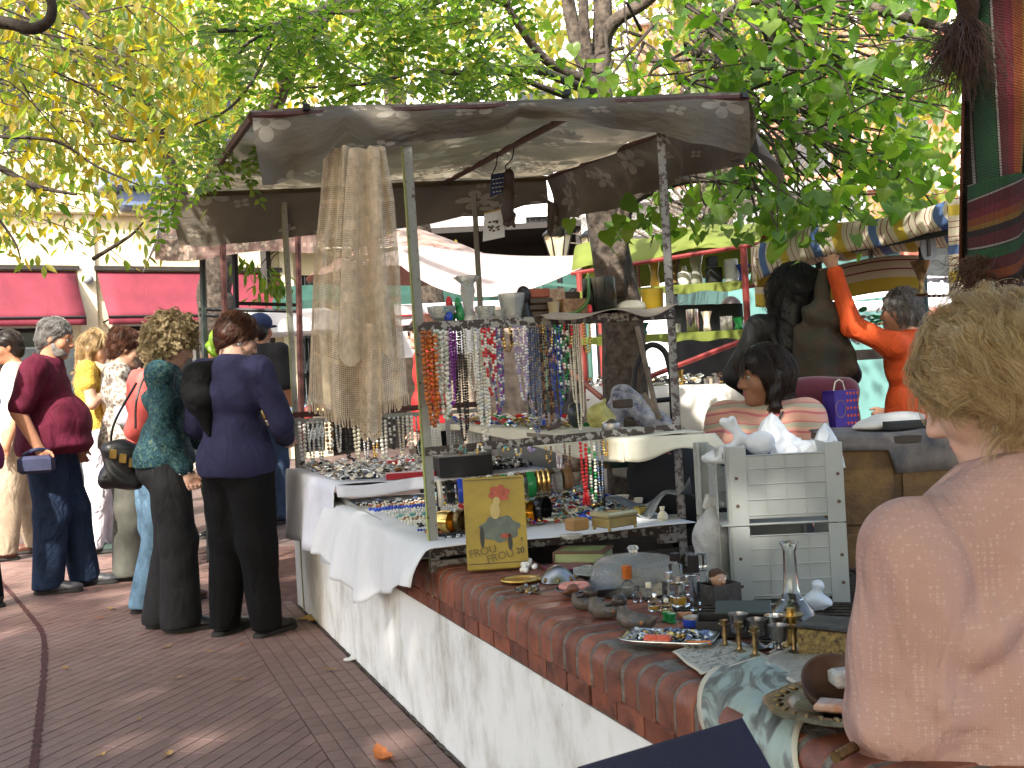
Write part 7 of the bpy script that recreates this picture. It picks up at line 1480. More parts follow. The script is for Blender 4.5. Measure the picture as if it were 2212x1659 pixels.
H_HONEY=hairmat('honey hair',(.22,.14,.06),(.44,.305,.145),(.60,.465,.26))
navy=M('navy wool',(.013,.013,.050),.85,var=.12,vs=30,bump=.35,bs=220,fold=.5);blackw=M('black wool',(.0045,.0045,.005),.9,var=.2,bump=.3,bs=150,fold=.5,spec=.2)
# --- navy sweater customer, seen from behind
r,j,T,hq,hR=person('woman in navy sweater and black trousers, back turned, at the rear table',(-1.40,5.42,0),62,1.62,dict(elR=(.285,.04,1.10),wrR=(.13,.24,1.02),elL=(-.285,.02,1.10),wrL=(-.12,.24,1.02),head=(.01,.055,1.56),neck=(0,0,1.43),anL=(-.13,-.02,.075),anR=(.125,.02,.075)),
 skin=PALE,girth=1.22,hips=1.06,topmat=navy,sleeve=.98,hem=.88,botmat=blackw,flare=.012,shoe=BLK,yaw=-32,pitch=-28,res=.009,handcurl=.7,
 hair=dict(mat=H_AUB,n=5000,len=.05,lift=.10,add=[('e',(0,-.05,.03),(.088,.08,.085))],dir=(0,-.3,-1),jit=.18),eyes=False,armr=1.12)
sh_=[('e',(-.145,-.09,1.36),(.10,.075,.07),{}),('e',(-.12,-.130,1.27),(.105,.045,.11),{}),('c',(-.10,-.14,1.24),(-.035,-.150,1.06),.065,.012,{}),('c',(-.22,-.03,1.37),(-.25,.03,1.22),.05,.035,{}),('c',(-.14,-.08,1.40),(-.03,-.05,1.44),.05,.02,{})]
sw=blob('jacket',sh_,.009,M('black jersey',(.004,.004,.0045),.9,var=.2,bump=.3,fold=.6,spec=.2),None,.05,.007,34,2,T);tag(sw,'black jacket slung over the shoulder of the navy sweater','jacket')
b=MB()
for sx in(-1,1):
 b.tube([T@Vector(hq(sx*.033+.024*math.cos(t*.7),.100,.004+.02*math.sin(t*.7)))for t in range(10)],.0014,5)
 b.tube([T@Vector(hq(sx*.056,.098,.008)),T@Vector(hq(sx*.078,-.005,.012))],.0014,5)
tag(b.build('glasses',BLK),'thin dark framed glasses worn by the woman in navy','glasses')
b=MB();b.ball(T@Vector(hq(.082,-.002,-.042)),.009,8,6);tag(b.build('earring',M('silver',(.7,.7,.7),.2,1.)),'silver drop earring of the woman in navy','earring')
# --- curly haired customer
def mat_teal():
 m=M('teal marbled knit',(.03,.055,.05),.8,bump=.3,bs=90,fold=.5,spec=.25);N=m.node_tree.nodes;L=m.node_tree.links;b=N['Principled BSDF']
 tc=N.new('ShaderNodeTexCoord');a=N.new('ShaderNodeTexNoise');a.inputs['Scale'].default_value=58;a.inputs['Detail'].default_value=3;a.inputs['Distortion'].default_value=1.2;L.new(tc.outputs['Object'],a.inputs[0])
 r=ramp(N,[(.30,(.008,.012,.014)),(.44,(.014,.05,.05)),(.52,(.02,.06,.10)),(.60,(.045,.10,.075)),(.72,(.11,.13,.09))],'LINEAR');L.new(a.outputs[0],r.inputs[0]);L.new(r.outputs[0],b.inputs['Base Color']);return m
r,j,T,hq,hR=person('woman with curly sandy hair, green marbled top and charcoal flared trousers',(-1.83,5.66,0),18,1.63,dict(head=(0,.075,1.55),neck=(0,.02,1.42),elR=(.20,-.01,1.09),wrR=(.20,.10,.855),elL=(-.21,.05,1.10),wrL=(-.16,.22,.98),anR=(.09,.03,.075),anL=(-.08,-.07,.075),knR=(.09,.04,.49),chest=(0,.01,1.27)),
 skin=PALE,girth=.98,hips=1.10,topmat=mat_teal(),sleeve=.93,hem=.93,botmat=M('charcoal crepe',(.017,.017,.018),.85,var=.1,bump=.2,bs=200,fold=.5,spec=.25),flare=.040,shoe=BLK,heel=.01,yaw=-8,pitch=-26,res=.0085,openback=.12,
 hair=dict(mat=H_CURL,n=17000,len=.05,lift=.9,flow=.25,curl=.010,cfreq=2.6,npt=14,grav=.2,jit=.5,rad=.0007,lump=.010,cling=0.,wrap=0.,clump=.6,per=20,add=[('e',(0,-.03,.035),(.090,.102,.092)),('e',(0,-.065,-.03),(.086,.064,.078))]),handcurl=.9,eyes=False)
b=MB();ring=[]
for k in range(20):a=k*math.tau/20;ring.append(T@Vector(tuple(j['wrR']+np.array((.031*math.cos(a),.036*math.sin(a)+.005,.005*math.sin(a))))))
b.tube(ring,.0035,6,closed=True)
for k in range(5):b.ball(T@Vector(tuple(j['wrR']+np.array((.02-.01*k,-.035,-.004+.008*(k%3))))),.008,7,5)
tag(b.build('bracelet',M('silver',(.7,.7,.7),.2,1.),None,60),'silver charm bracelet on the curly haired woman','bracelet')
b=MB();pts=[(-.14,.05,1.43),(-.10,-.07,1.40),(-.03,-.135,1.26),(-.02,-.15,1.1)];b.tube(bez([T@Vector(p)for p in pts],6),.006,6);tag(b.build('bag_strap',BLK,None,60),'thin black strap across the bare back of the curly haired woman','strap')
# her handbag
bag=thing('handbag','black leather handbag with gold buckles behind the curly haired woman','handbag',P(262,1000,5.75))
c=P(264,1000,5.75);R_=Matrix.Rotation(.15,3,'Y')@Matrix.Rotation(.35,3,'Z')
blob('bag_body',[('e',(0,0,0),(.09,.055,.12),{}),('c',(-.07,0,-.09),(.07,0,-.09),.05,.05,{}),('c',(-.07,0,.06),(.07,0,.06),.045,.045,{})],.008,BLK,bag,.04,.006,40,1,Matrix.Translation(c)@R_.to_4x4())
for k in(-1,0,1):
 b=MB();b.box(c+R_@Vector((.0+k*.05,-.064,.03-.02*k)),(.035,.012,.05),R_,ch=.004);b.build('buckle',M('brass',(.50,.34,.10),.28,1.,var=.15,vs=40),bag)
b=MB();b.tube(bez([c+Vector((-.06,0,.08)),c+Vector((-.02,-.02,.22)),c+Vector((.12,-.06,.42))],6),.007,6);b.build('strap',BLK,bag,60)
# --- maroon polo man
maroon=M('maroon pique',(.085,.007,.022),.85,var=.14,vs=12,bump=.3,bs=260,fold=.6,spec=.25)
def denim(key,c):return M(key,c,.85,var=.25,vs=9,bump=.4,bs=300,col2=tuple(x*.45 for x in c),fold=.7,fs=12,spec=.25)
r,j,T,hq,hR=person('grey haired bearded man in maroon polo shirt and dark jeans',(-3.02,7.02,0),8,1.76,dict(head=(0,.075,1.575),neck=(0,.02,1.43),elR=(.25,-.10,1.13),wrR=(.26,.01,.90),elL=(-.24,.0,1.12),wrL=(-.22,.10,.88),anR=(.10,-.03,.075),anL=(-.10,.14,.075),knL=(-.095,.09,.49)),
 skin=TAN,girth=1.16,belly=.085,topmat=maroon,sleeve=.42,hem=.90,botmat=denim('dark denim',(.018,.034,.075)),flare=.020,shoe=M('black trainer',(.02,.02,.024),.4,var=.5,vs=40,col2=(.09,.09,.10)),yaw=-6,pitch=-14,res=.009,armr=1.15,handcurl=.6,hips=1.0,nk=.006,
 hair=dict(mat=H_GREY,n=4500,len=.035,lift=.14,dir=(0,-.6,-.8),jit=.2,curl=.002),ease=.020)
bd=[('e',hq(0,.032,-.072),(.061,.066,.050),dict(R=hR)),('c',hq(-.055,.02,-.05),hq(-.06,-.005,-.02),.016,.012,{}),('c',hq(.055,.02,-.05),hq(.06,-.005,-.02),.016,.012,{}),('E',hq(0,.10,-.040),(.05,.04,.034),dict(R=hR))]
blob('beard',bd,.007,M('grey beard',(.20,.18,.165),.9,var=.3,vs=90,bump=.6,bs=220),r,.02,.002,90,1,T)
b=MB();b.box(T@Vector((0,.06,.86)),(.01,.01,.01));
bl=[T@Vector((.200*math.cos(t),.03+.178*math.sin(t),.885))for t in np.linspace(0,math.tau,33)[:-1]];b=MB();b.tube(bl,.016,6,closed=True);b.build('belt',BLK,r,60)
b=MB();b.box(T@Vector((.30,.0,.81)),(.10,.20,.11),Matrix.Rotation(math.radians(8-90),3,'Z'),ch=.02);p_=b.build('pouch',M('navy nylon',(.022,.026,.07),.6,var=.2,bump=.2));tag(p_,'navy camera pouch hanging from the wrist of the maroon polo man','pouch')
b=MB();b.tube(bez([T@Vector((.26,-.08,.87)),T@Vector((.30,-.0,.90)),T@Vector((.25,.06,.89))],5),.012,6);tag(b.build('wrist_strap',MATS['navy nylon'],None,60),'navy wrist strap of the camera pouch','strap')
b=MB();b.box(T@Vector((.085,.185,1.255)),(.03,.006,.012),Matrix.Rotation(math.radians(8-90),3,'Z'));b.build('emblem',M('pale stitching',(.5,.48,.45),.8),r)
col_=[('c',(-.07,.03,1.455),(.0,.095,1.40),.012,.016,{}),('c',(.07,.03,1.455),(.0,.095,1.40),.012,.016,{}),('c',(-.07,.03,1.455),(0,-.06,1.475),.012,.014,{}),('c',(.07,.03,1.455),(0,-.06,1.475),.012,.014,{})]
blob('collar',col_,.008,maroon,r,.02,0,1,1,T)
# --- blond woman with yellow knit
yk=M('yellow openwork knit',(.52,.33,.05),.9,var=.25,vs=60,bump=.9,bs=55,fold=.4)
r,j,T,hq,hR=person('blond woman in yellow knitted top and white trousers, hand at her mouth',(-3.40,8.75,0),15,1.79,dict(head=(0,.05,1.56),elR=(.22,.02,1.13),wrR=(.06,.20,1.30),elL=(-.22,.04,1.13),wrL=(-.05,.21,1.38),anR=(.10,-.05,.075),anL=(-.11,.10,.075)),
 girth=.95,topmat=yk,sleeve=.20,hem=.86,botmat=M('white cotton twill',(.66,.64,.70),.85,var=.08,vs=10,bump=.3,bs=30,fold=.7,fs=14),flare=.022,shoe=M('green canvas',(.03,.055,.045),.8,var=.2),yaw=-12,pitch=-18,res=.011,skin=SKIN,bust=.01,handcurl=.8,
 hair=dict(mat=H_BLOND,n=6000,len=.16,lift=.12,dir=(0,-.05,-1),jit=.10,rad=.0011,add=[('c',(-.075,-.02,-.02),(-.085,.0,-.15),.035,.022),('c',(.075,-.02,-.02),(.085,.0,-.15),.035,.022),('c',(0,-.08,-.02),(0,-.075,-.16),.07,.05)]))
cd=[('c',(-.10,.12,1.38),(-.05,.17,.95),.045,.05,{}),('c',(.09,.12,1.38),(.12,.16,.92),.05,.06,{}),('c',(-.10,.12,1.38),(0,-.05,1.46),.04,.04,{}),('c',(.09,.12,1.38),(0,-.05,1.46),.04,.04,{})]
sc_=blob('scarf',cd,.011,M('beige wool',(.50,.36,.20),.9,var=.12,bump=.3),None,.03,.010,22,3,T);tag(sc_,'long beige scarf hanging over the yellow knitted top','scarf')
# --- lace top woman
def mat_lace():
 m=M('lace print',(.4,.4,.4),.8);N=m.node_tree.nodes;L=m.node_tree.links;b=N['Principled BSDF']
 tc=N.new('ShaderNodeTexCoord');v=N.new('ShaderNodeTexVoronoi');v.inputs['Scale'].default_value=44;v.feature='SMOOTH_F1';L.new(tc.outputs['Object'],v.inputs['Vector'])
 r=ramp(N,[(.2,(.13,.10,.085)),(.42,(.36,.30,.25)),(.6,(.58,.53,.46))],'LINEAR');L.new(v.outputs['Distance'],r.inputs[0]);L.new(r.outputs[0],b.inputs['Base Color']);return m
r,j,T,hq,hR=person('dark auburn haired woman in beige lace print top and olive trousers',(-2.66,7.35,0),22,1.70,dict(head=(0,.06,1.555),elR=(.22,.0,1.10),wrR=(.19,.14,.92)),girth=1.04,topmat=mat_lace(),sleeve=.30,hem=.92,botmat=M('olive grey twill',(.075,.075,.062),.85,var=.2,bump=.3),flare=.03,
 shoe=BLK,yaw=-5,pitch=-20,res=.011,hair=dict(mat=H_AUB,n=4500,len=.05,lift=.2,dir=(0,-.5,-.8),jit=.2,curl=.004,add=[('e',(0,-.05,.05),(.095,.095,.09))]))
for s_ in 'LR':
 blob('sleeve',[('c',lerp(j['sh'+s_],j['el'+s_],.5),j['el'+s_],.056,.052,{}),('c',j['el'+s_],lerp(j['el'+s_],j['wr'+s_],.95),.052,.042,{})],.010,M('white jersey',(.55,.55,.60),.85,var=.06,bump=.2),r,.03,.006,30,1,T)
# --- coral sleeve woman hidden behind the curly one
r,j,T,hq,hR=person('woman in coral top and faded jeans, half hidden behind the curly haired woman',(-2.12,6.28,0),28,1.60,dict(head=(.02,.09,1.53),elL=(-.27,-.02,1.12),wrL=(-.16,.12,.98),elR=(.25,-.12,1.10),wrR=(.20,.03,.92),anR=(.12,-.10,.075),anL=(-.06,.10,.075)),girth=1.0,topmat=M('coral jersey',(.62,.10,.085),.8,var=.1,bump=.2),sleeve=.96,
 hem=.9,botmat=denim('faded denim',(.16,.28,.40)),flare=.028,shoe=M('brown leather',(.10,.035,.02),.4,var=.25),yaw=-20,pitch=-30,res=.011,eyes=False,hair=dict(mat=H_DK,n=3000,len=.12,lift=.15,add=[('c',(.06,-.03,-.02),(.07,0,-.14),.04,.03),('c',(-.06,-.03,-.02),(-.07,0,-.14),.04,.03)]))
# --- pale t-shirt man at the left edge
person('man in pale pink t-shirt and khaki trousers behind the maroon polo man',(-4.02,8.75,0),200,1.82,dict(head=(0,.04,1.575),elL=(-.25,-.05,1.11),anL=(-.17,.10,.075),anR=(.13,-.08,.075),knL=(-.13,.06,.49)),skin=TAN,topmat=M('pale pink cotton',(.52,.42,.38),.85,var=.06,bump=.2),sleeve=.45,hem=.88,botmat=M('khaki twill',(.26,.20,.14),.85,var=.14,bump=.3,fold=.6),flare=.008,
       shoe=MATS['brown leather'],yaw=10,pitch=-5,res=.012,hair=dict(mat=H_DK,n=2500,len=.03,lift=.3))
r,j,T,hq,hR=person('person in plum top with a wrist watch at the left picture edge',(-3.26,6.45,0),170,1.72,dict(elL=(-.25,.02,1.12),wrL=(-.26,.12,.90),elR=(.24,.1,1.12),wrR=(.05,.26,1.12)),topmat=M('plum jersey',(.13,.012,.07),.8,var=.2,bump=.2),sleeve=.48,hem=.86,botmat=blackw,shoe=BLK,res=.012,hair=dict(mat=H_DK,n=2000,len=.05),girth=1.05)
b=MB();ring=[T@Vector(tuple(j['wrL']+np.array((.032*math.cos(a),.034*math.sin(a),.01))))for a in np.linspace(0,math.tau,17)[:-1]];b.tube(ring,.009,6,closed=True);b.lathe([(.0,.0),(.018,.0),(.018,.008),(0,.008)],14,T@Vector(tuple(j['wrL']+np.array((-.038,0,.01)))),rotm('Y',90));tag(b.build('wrist_watch',MATS['silver'],None,40),'silver wrist watch on the person in plum','watch')
# --- crowd further back
person('bald man in grey shirt behind the blond woman',(-3.95,10.3,0),210,1.86,skin=SKIN,topmat=M('grey shirt',(.22,.22,.24),.85),res=.016,botmat=blackw,shoe=BLK,eyes=False)
person('dark haired passer-by between the pale t-shirt and the maroon polo',(-5.15,11.0,0),100,1.74,topmat=M('dark blue shirt',(.03,.04,.08),.85),res=.016,botmat=blackw,shoe=BLK,eyes=False,hair=dict(mat=H_DK,n=1200,len=.05))
person('blond passer-by right behind the maroon polo man',(-5.15,11.7,0),80,1.68,topmat=M('tan shirt',(.3,.2,.12),.85),res=.016,botmat=blackw,shoe=BLK,eyes=False,hair=dict(mat=H_BLOND,n=1200,len=.06))
r,j,T,hq,hR=person('man in navy cap and black t-shirt behind the left iron posts',(-2.30,10.0,0),75,1.93,topmat=M('black cotton',(.010,.010,.012),.85),sleeve=.45,res=.014,botmat=denim('mid denim',(.05,.08,.14)),shoe=BLK,eyes=False,hair=dict(mat=H_DK,n=800,len=.02),skin=TAN)
cp=thing('cap','navy blue baseball cap on the man behind the iron posts','cap',T@Vector(tuple(j['head'])))
blob('crown',[('e',hq(0,-.015,.06),(.098,.112,.085),dict(R=hR)),('E',hq(0,0,-.12),(.3,.3,.14),dict(R=hR,k=.004))],.008,M('navy cap cotton',(.02,.035,.10),.8,var=.1),cp,.01,0,1,1,T)
blob('peak',[('e',hq(0,.12,.035),(.078,.075,.014),dict(R=hR))],.008,MATS['navy cap cotton'],cp,.01,0,1,1,T)
person('dark haired woman in plum shirt behind the leaning red post',(-2.55,9.3,0),250,1.70,topmat=MATS['plum jersey'],res=.014,botmat=blackw,shoe=BLK,hair=dict(mat=H_BLK,n=1500,len=.10),skin=BROWN)
r,j,T,hq,hR=person('woman with sunglasses and red top seen between the front posts',(-.63,8.2,0),172,1.72,dict(head=(0,.03,1.575)),topmat=M('scarlet jersey',(.55,.025,.025),.8),res=.009,botmat=blackw,shoe=BLK,skin=PALE,hair=dict(mat=H_AUB,n=5000,len=.16,lift=.1,jit=.12,dir=(0,-.2,-1),add=[('c',(.07,-.03,-.02),(.08,-.02,-.17),.04,.03),('c',(-.07,-.03,-.02),(-.08,-.02,-.17),.04,.03),('c',(0,-.08,0),(0,-.09,-.17),.07,.05)]),yaw=8)
b=MB()
for sx in(-1,1):b.lathe([(0,0),(.026,.0),(.026,.006),(0,.008)],14,T@Vector(hq(sx*.033,.098,.006)),T.to_3x3()@Matrix(hR.tolist())@rotm('X',-90));b.tube([T@Vector(hq(sx*.055,.095,.01)),T@Vector(hq(sx*.08,0,.012))],.003,5)
tag(b.build('sunglasses',BLK,None,40),'dark sunglasses of the woman between the posts','sunglasses')
r,j,T,hq,hR=person('smiling woman in grey hood beyond the top shelf',(-.05,12.0,0),255,1.92,topmat=M('dark brown shirt',(.05,.02,.018),.8),res=.010,botmat=blackw,shoe=BLK,skin=PALE,yaw=-14)
blob('hood',[('e',hq(0,-.035,.04),(.100,.105,.105),dict(R=hR)),('c',hq(0,-.06,.0),hq(0,-.06,-.14),.10,.09,{}),('E',hq(0,.12,-.03),(.076,.10,.115),dict(R=hR,k=.01))],.010,M('charcoal fleece',(.03,.031,.036),.9,bump=.3),r,.02,.003,40,1,T)
person('man in blue shirt behind the lime green stall',(2.10,10.2,0),95,1.86,topmat=M('blue chambray',(.06,.09,.20),.85),sleeve=.45,res=.014,botmat=blackw,shoe=BLK,eyes=False,hair=dict(mat=H_DK,n=800,len=.02),skin=TAN)
# --- right hand side: vendor, black haired woman, orange sleeve, lady in pink
SIT=dict(pelvis=(0,0,.50),waist=(0,.015,.63),chest=(0,.02,.83),neck=(0,.012,.99),head=(0,.045,1.135),shL=(-.185,.01,.945),shR=(.185,.01,.945),elL=(-.25,.06,.68),elR=(.25,.06,.68),wrL=(-.12,.26,.66),wrR=(.12,.26,.66),hpL=(-.09,.03,.47),hpR=(.09,.03,.47),knL=(-.12,.42,.49),knR=(.12,.42,.49),anL=(-.12,.45,.08),anR=(.12,.45,.08))
def mat_vend():
 m=M('peach striped jersey',(.5,.4,.3),.85,bump=.25,bs=200,sheen=.2);N=m.node_tree.nodes;L=m.node_tree.links;b=N['Principled BSDF'];tc=N.new('ShaderNodeTexCoord');sx=N.new('ShaderNodeSeparateXYZ');L.new(tc.outputs['Object'],sx.inputs[0])
 nz=N.new('ShaderNodeTexNoise');nz.inputs['Scale'].default_value=5;L.new(tc.outputs['Object'],nz.inputs[0]);ml=N.new('ShaderNodeMath');ml.operation='MULTIPLY_ADD';ml.inputs[1].default_value=.05;L.new(nz.outputs[0],ml.inputs[0]);L.new(sx.outputs[2],ml.inputs[2])
 k=N.new('ShaderNodeMath');k.operation='MULTIPLY';k.inputs[1].default_value=13.;L.new(ml.outputs[0],k.inputs[0]);f=N.new('ShaderNodeMath');f.operation='FRACT';L.new(k.outputs[0],f.inputs[0])
 r=ramp(N,[(0,(.56,.30,.22)),(.30,(.46,.12,.13)),(.42,(.58,.33,.24)),(.62,(.36,.34,.25)),(.85,(.50,.14,.14)),(.92,(.56,.30,.22))]);L.new(f.outputs[0],r.inputs[0]);L.new(r.outputs[0],b.inputs['Base Color']);return m
J=dict(SIT);J.update(elL=(-.28,.06,.70),wrL=(-.10,.30,.72),elR=(.28,.02,.70),wrR=(.08,.30,.66),head=(-.02,.05,1.13))
r,j,T,hq,hR=person('seated vendor woman in peach striped jersey with dark bobbed hair',(1.07,4.60,0.03),232,1.70,J,skin=BROWN,girth=1.30,bust=.03,belly=.05,topmat=mat_vend(),sleeve=.78,hem=.52,botmat=M('black skirt cloth',(.012,.012,.013),.85),yaw=-38,pitch=-6,res=.008,seated=True,shoe=BLK,armr=1.2,handcurl=.6,
 hair=dict(mat=H_DK,n=7000,len=.13,lift=.08,flow=1.,jit=.07,rad=.0011,dir=(0,.02,-1),add=[('c',(-.080,-.02,.0),(-.085,.01,-.125),.034,.022),('c',(.080,-.02,.0),(.085,.01,-.125),.034,.022),('c',(0,-.07,0),(0,-.075,-.13),.075,.05),('e',(0,.065,.065),(.066,.038,.030))]))
b=MB();b.tube(bez([T@Vector((-.13,.11,.98)),T@Vector((-.06,.17,.86)),T@Vector((.08,.17,.70)),T@Vector((.12,.17,.62))],8),.005,6);tag(b.build('bag_strap',BLK,None,60),'thin black strap across the peach striped jersey','strap')
ch=thing('chair','maroon upholstered chair behind the seated vendor','chair',(1.25,4.75,0));c_=P(1762,905,4.80)
blob('backrest',[('c',(-.16,0,-.1),(.16,0,-.1),.05,.05,{}),('c',(-.14,0,.12),(.14,0,.12),.06,.06,{}),('e',(0,0,0),(.2,.05,.18),{})],.012,M('maroon velour',(.10,.012,.03),.85,sheen=.3),ch,.04,0,1,1,Matrix.Translation(c_)@Matrix.Rotation(-.6,4,'Z'))
b=MB();b.box((1.22,4.72,.44),(.44,.42,.07),.2,ch=.02);b.build('seat',MATS['maroon velour'],ch)
for dx in(-.18,.18):
 for dy in(-.17,.17):b=MB();b.tube([(1.22+dx,4.72+dy,0),(1.22+dx,4.72+dy,.42)],.015,6);b.build('leg',M('black iron'),ch)
r,j,T,hq,hR=person('woman with long wavy black hair and black jacket, back turned',(1.52,5.75,0),82,1.72,dict(elL=(-.33,-.03,1.14),wrL=(-.16,.06,.98),elR=(.27,.05,1.12),wrR=(.16,.25,1.0),head=(.02,.03,1.575)),skin=TAN,girth=1.10,topmat=M('black stretch jersey',(.006,.006,.0065),.6,var=.2,bump=.25,bs=60,fold=.5),sleeve=.97,hem=.92,botmat=blackw,shoe=BLK,yaw=-15,res=.010,eyes=False,
 hair=dict(mat=H_BLK,n=9000,len=.26,lift=.10,flow=1.,jit=.14,curl=.008,cfreq=2.,npt=14,rad=.0013,dir=(0,-.08,-1),add=[('e',(0,-.03,.04),(.105,.118,.105)),('c',(-.085,-.03,-.02),(-.13,-.05,-.24),.05,.045),('c',(.085,-.03,-.02),(.12,-.05,-.22),.05,.04),('c',(0,-.09,.0),(-.03,-.115,-.30),.09,.075)]))
r,j,T,hq,hR=person('grey haired woman in orange jersey holding a jacket up with raised arm',(2.05,5.55,0),128,1.56,dict(elL=(-.30,.16,1.50),wrL=(-.35,.22,1.82),elR=(.26,.02,1.10),wrR=(.10,.22,1.0),head=(.0,.05,1.57)),skin=SKIN,girth=1.12,topmat=M('orange jersey',(.55,.070,.010),.8,var=.12,bump=.2,bs=40,fold=.6),sleeve=.97,hem=.84,botmat=denim('blue denim',(.07,.11,.17)),shoe=BLK,yaw=8,res=.010,handcurl=1.3,
 hair=dict(mat=H_GREY,n=4000,len=.05,lift=.4,jit=.3,curl=.004))
wr_=T@Vector(tuple(j['wrL']))
jk=[('c',(0,0,-.02),(-.04,.0,-.25),.028,.07,{}),('c',(-.04,0,-.25),(-.05,0,-.62),.085,.12,{}),('c',(.04,.02,-.2),(.10,.02,-.5),.05,.05,{}),('c',(-.13,0,-.30),(-.13,0,-.60),.04,.05,{})]
jo=blob('held_jacket',jk,.010,M('brown patchwork suede',(.055,.030,.018),.85,var=.7,vs=14,col2=(.022,.030,.020),bump=.4),None,.05,.016,24,2,Matrix.Translation(wr_+Vector((-.04,.04,0))));tag(jo,'brown patchwork jacket held up by the raised orange sleeve','jacket')
b=MB();ring=[wr_+Vector((.030*math.cos(a),.030*math.sin(a),-.03))for a in np.linspace(0,math.tau,17)[:-1]];b.tube(ring,.005,6,closed=True);tag(b.build('watch',G('gold'),None,60),'gilt watch band on the raised wrist','watch')
# lady in pink, nearest the camera
def mat_pink():
 m=M('pink blouse cotton',(.5,.3,.25),.7,fold=.8,fs=7.,spec=.3);N=m.node_tree.nodes;L=m.node_tree.links;b=N['Principled BSDF'];tc=N.new('ShaderNodeTexCoord')
 def mth(op,a,c=None):
  q=N.new('ShaderNodeMath');q.operation=op
  for i,v in enumerate((a,c)):
   if v is None:continue
   if isinstance(v,(int,float)):q.inputs[i].default_value=v
   else:L.new(v,q.inputs[i])
  return q.outputs[0]
 v=N.new('ShaderNodeTexVoronoi');v.inputs['Scale'].default_value=95;v.inputs['Randomness'].default_value=.25;L.new(tc.outputs['Object'],v.inputs['Vector'])
 dot=mth('LESS_THAN',v.outputs['Distance'],.36)
 v2=N.new('ShaderNodeTexVoronoi');v2.inputs['Scale'].default_value=200;v2.inputs['Randomness'].default_value=.3;L.new(tc.outputs['Object'],v2.inputs['Vector']);d2=mth('LESS_THAN',v2.outputs['Distance'],.42)
 nz=N.new('ShaderNodeTexNoise');nz.inputs['Scale'].default_value=6;L.new(tc.outputs['Object'],nz.inputs[0])
 r=ramp(N,[(.3,(.42,.245,.20)),(.7,(.49,.30,.25))],'LINEAR');L.new(nz.outputs[0],r.inputs[0])
 mx=N.new('ShaderNodeMix');mx.data_type='RGBA';mx.inputs[7].default_value=(.66,.50,.42,1);L.new(mth('MULTIPLY',mth('MULTIPLY',dot,d2),.4),mx.inputs[0]);L.new(r.outputs[0],mx.inputs[6]);L.new(mx.outputs[2],b.inputs['Base Color'])
 bp=N.new('ShaderNodeBump');bp.inputs['Strength'].default_value=.35;bp.inputs['Distance'].default_value=.003;L.new(v2.outputs['Distance'],bp.inputs['Height']);fb_=[x for x in N if x.type=='BUMP' and x!=bp][0];L.new(fb_.outputs[0],bp.inputs['Normal']);L.new(bp.outputs[0],b.inputs['Normal']);return m
J=dict(SIT);J.update(head=(.0,.065,1.115),neck=(0,.01,.965),shL=(-.195,-.005,.875),shR=(.195,-.005,.875),elL=(-.250,.01,.60),wrL=(-.15,.20,.56),elR=(.26,.02,.62),wrR=(.15,.22,.56),anL=(.40,.40,.30),anR=(.55,.25,.30),knL=(.30,.26,.52),knR=(.42,.08,.52))
r,j,T,hq,hR=person('lady in pink blouse with teased honey blond hair in the right foreground',(.785,1.70,.075),100,1.62,J,skin=PALE,girth=1.16,bust=.02,topmat=mat_pink(),sleeve=.93,hem=.46,botmat=M('beige slacks',(.30,.25,.20),.85),yaw=52,pitch=-22,tilt=4,res=.0065,seated=True,addtop=[('c',(-.185,-.03,.83),(-.195,-.02,.58),.055,.055,dict(k=.05)),('c',(-.15,-.08,.72),(-.05,-.105,.80),.014,.02,dict(k=.05)),('c',(-.17,-.07,.64),(.15,-.10,.62),.020,.02,dict(k=.06)),('c',(-.235,-.035,.80),(-.25,-.03,.70),.03,.02,dict(k=.03))],armr=1.15,ease=.02,nk=.008,handcurl=.6,eyes=True,
 hair=dict(mat=H_HONEY,n=32000,len=.13,lift=.06,wrap=.9,flow=1.,cling=1.,jit=.11,clump=.38,per=14,front=.7,curl=.0065,cfreq=.9,npt=12,grav=.25,rad=.00045,lump=.006,dir=(-.75,-.25,-.55),add=[('e',(0,-.035,.045),(.112,.122,.106)),('e',(.01,-.085,-.02),(.090,.068,.085)),('e',(.06,-.02,.0),(.054,.08,.085)),('e',(-.080,-.02,.045),(.060,.085,.074))]))
b=MB();b.ball(T@Vector(hq(-.076,.012,-.066)),.0085,14,10);tag(b.build('pearl_earring',G('pearl'),None,180),'white pearl earring of the lady in pink','earring')
# ================================================================ trees
barkm=M('tree bark',(.075,.058,.045),.95,var=.45,vs=22,bump=1.,bs=40);barkd=M('dark twig bark',(.040,.030,.022),.9,var=.3,vs=30,bump=.4)
def leafmat(key,c1,c2,c3,trans=.5):
 m=bpy.data.materials.new(key);MATS[key]=m;n,N,L,b=nodes(m);g=N.new('ShaderNodeNewGeometry');oi=N.new('ShaderNodeObjectInfo');a=N.new('ShaderNodeMath');a.operation='ADD';L.new(g.outputs['Random Per Island'],a.inputs[0]);L.new(oi.outputs['Random'],a.inputs[1]);f=N.new('ShaderNodeMath');f.operation='FRACT';L.new(a.outputs[0],f.inputs[0])
 r=ramp(N,[(.0,c1),(.5,c2),(1.,c3)],'LINEAR');L.new(f.outputs[0],r.inputs[0]);L.new(r.outputs[0],b.inputs['Base Color']);b.inputs['Roughness'].default_value=.42;b.inputs['Specular IOR Level'].default_value=.45
 hs=N.new('ShaderNodeHueSaturation');hs.inputs['Saturation'].default_value=1.1;hs.inputs['Value'].default_value=3.0;L.new(r.outputs[0],hs.inputs['Color']);t=N.new('ShaderNodeBsdfTranslucent');L.new(hs.outputs[0],t.inputs[0]);ms=N.new('ShaderNodeMixShader');ms.inputs[0].default_value=trans;L.new(b.outputs[0],ms.inputs[1]);L.new(t.outputs[0],ms.inputs[2]);L.new(ms.outputs[0],N['Material Output'].inputs[0]);return m
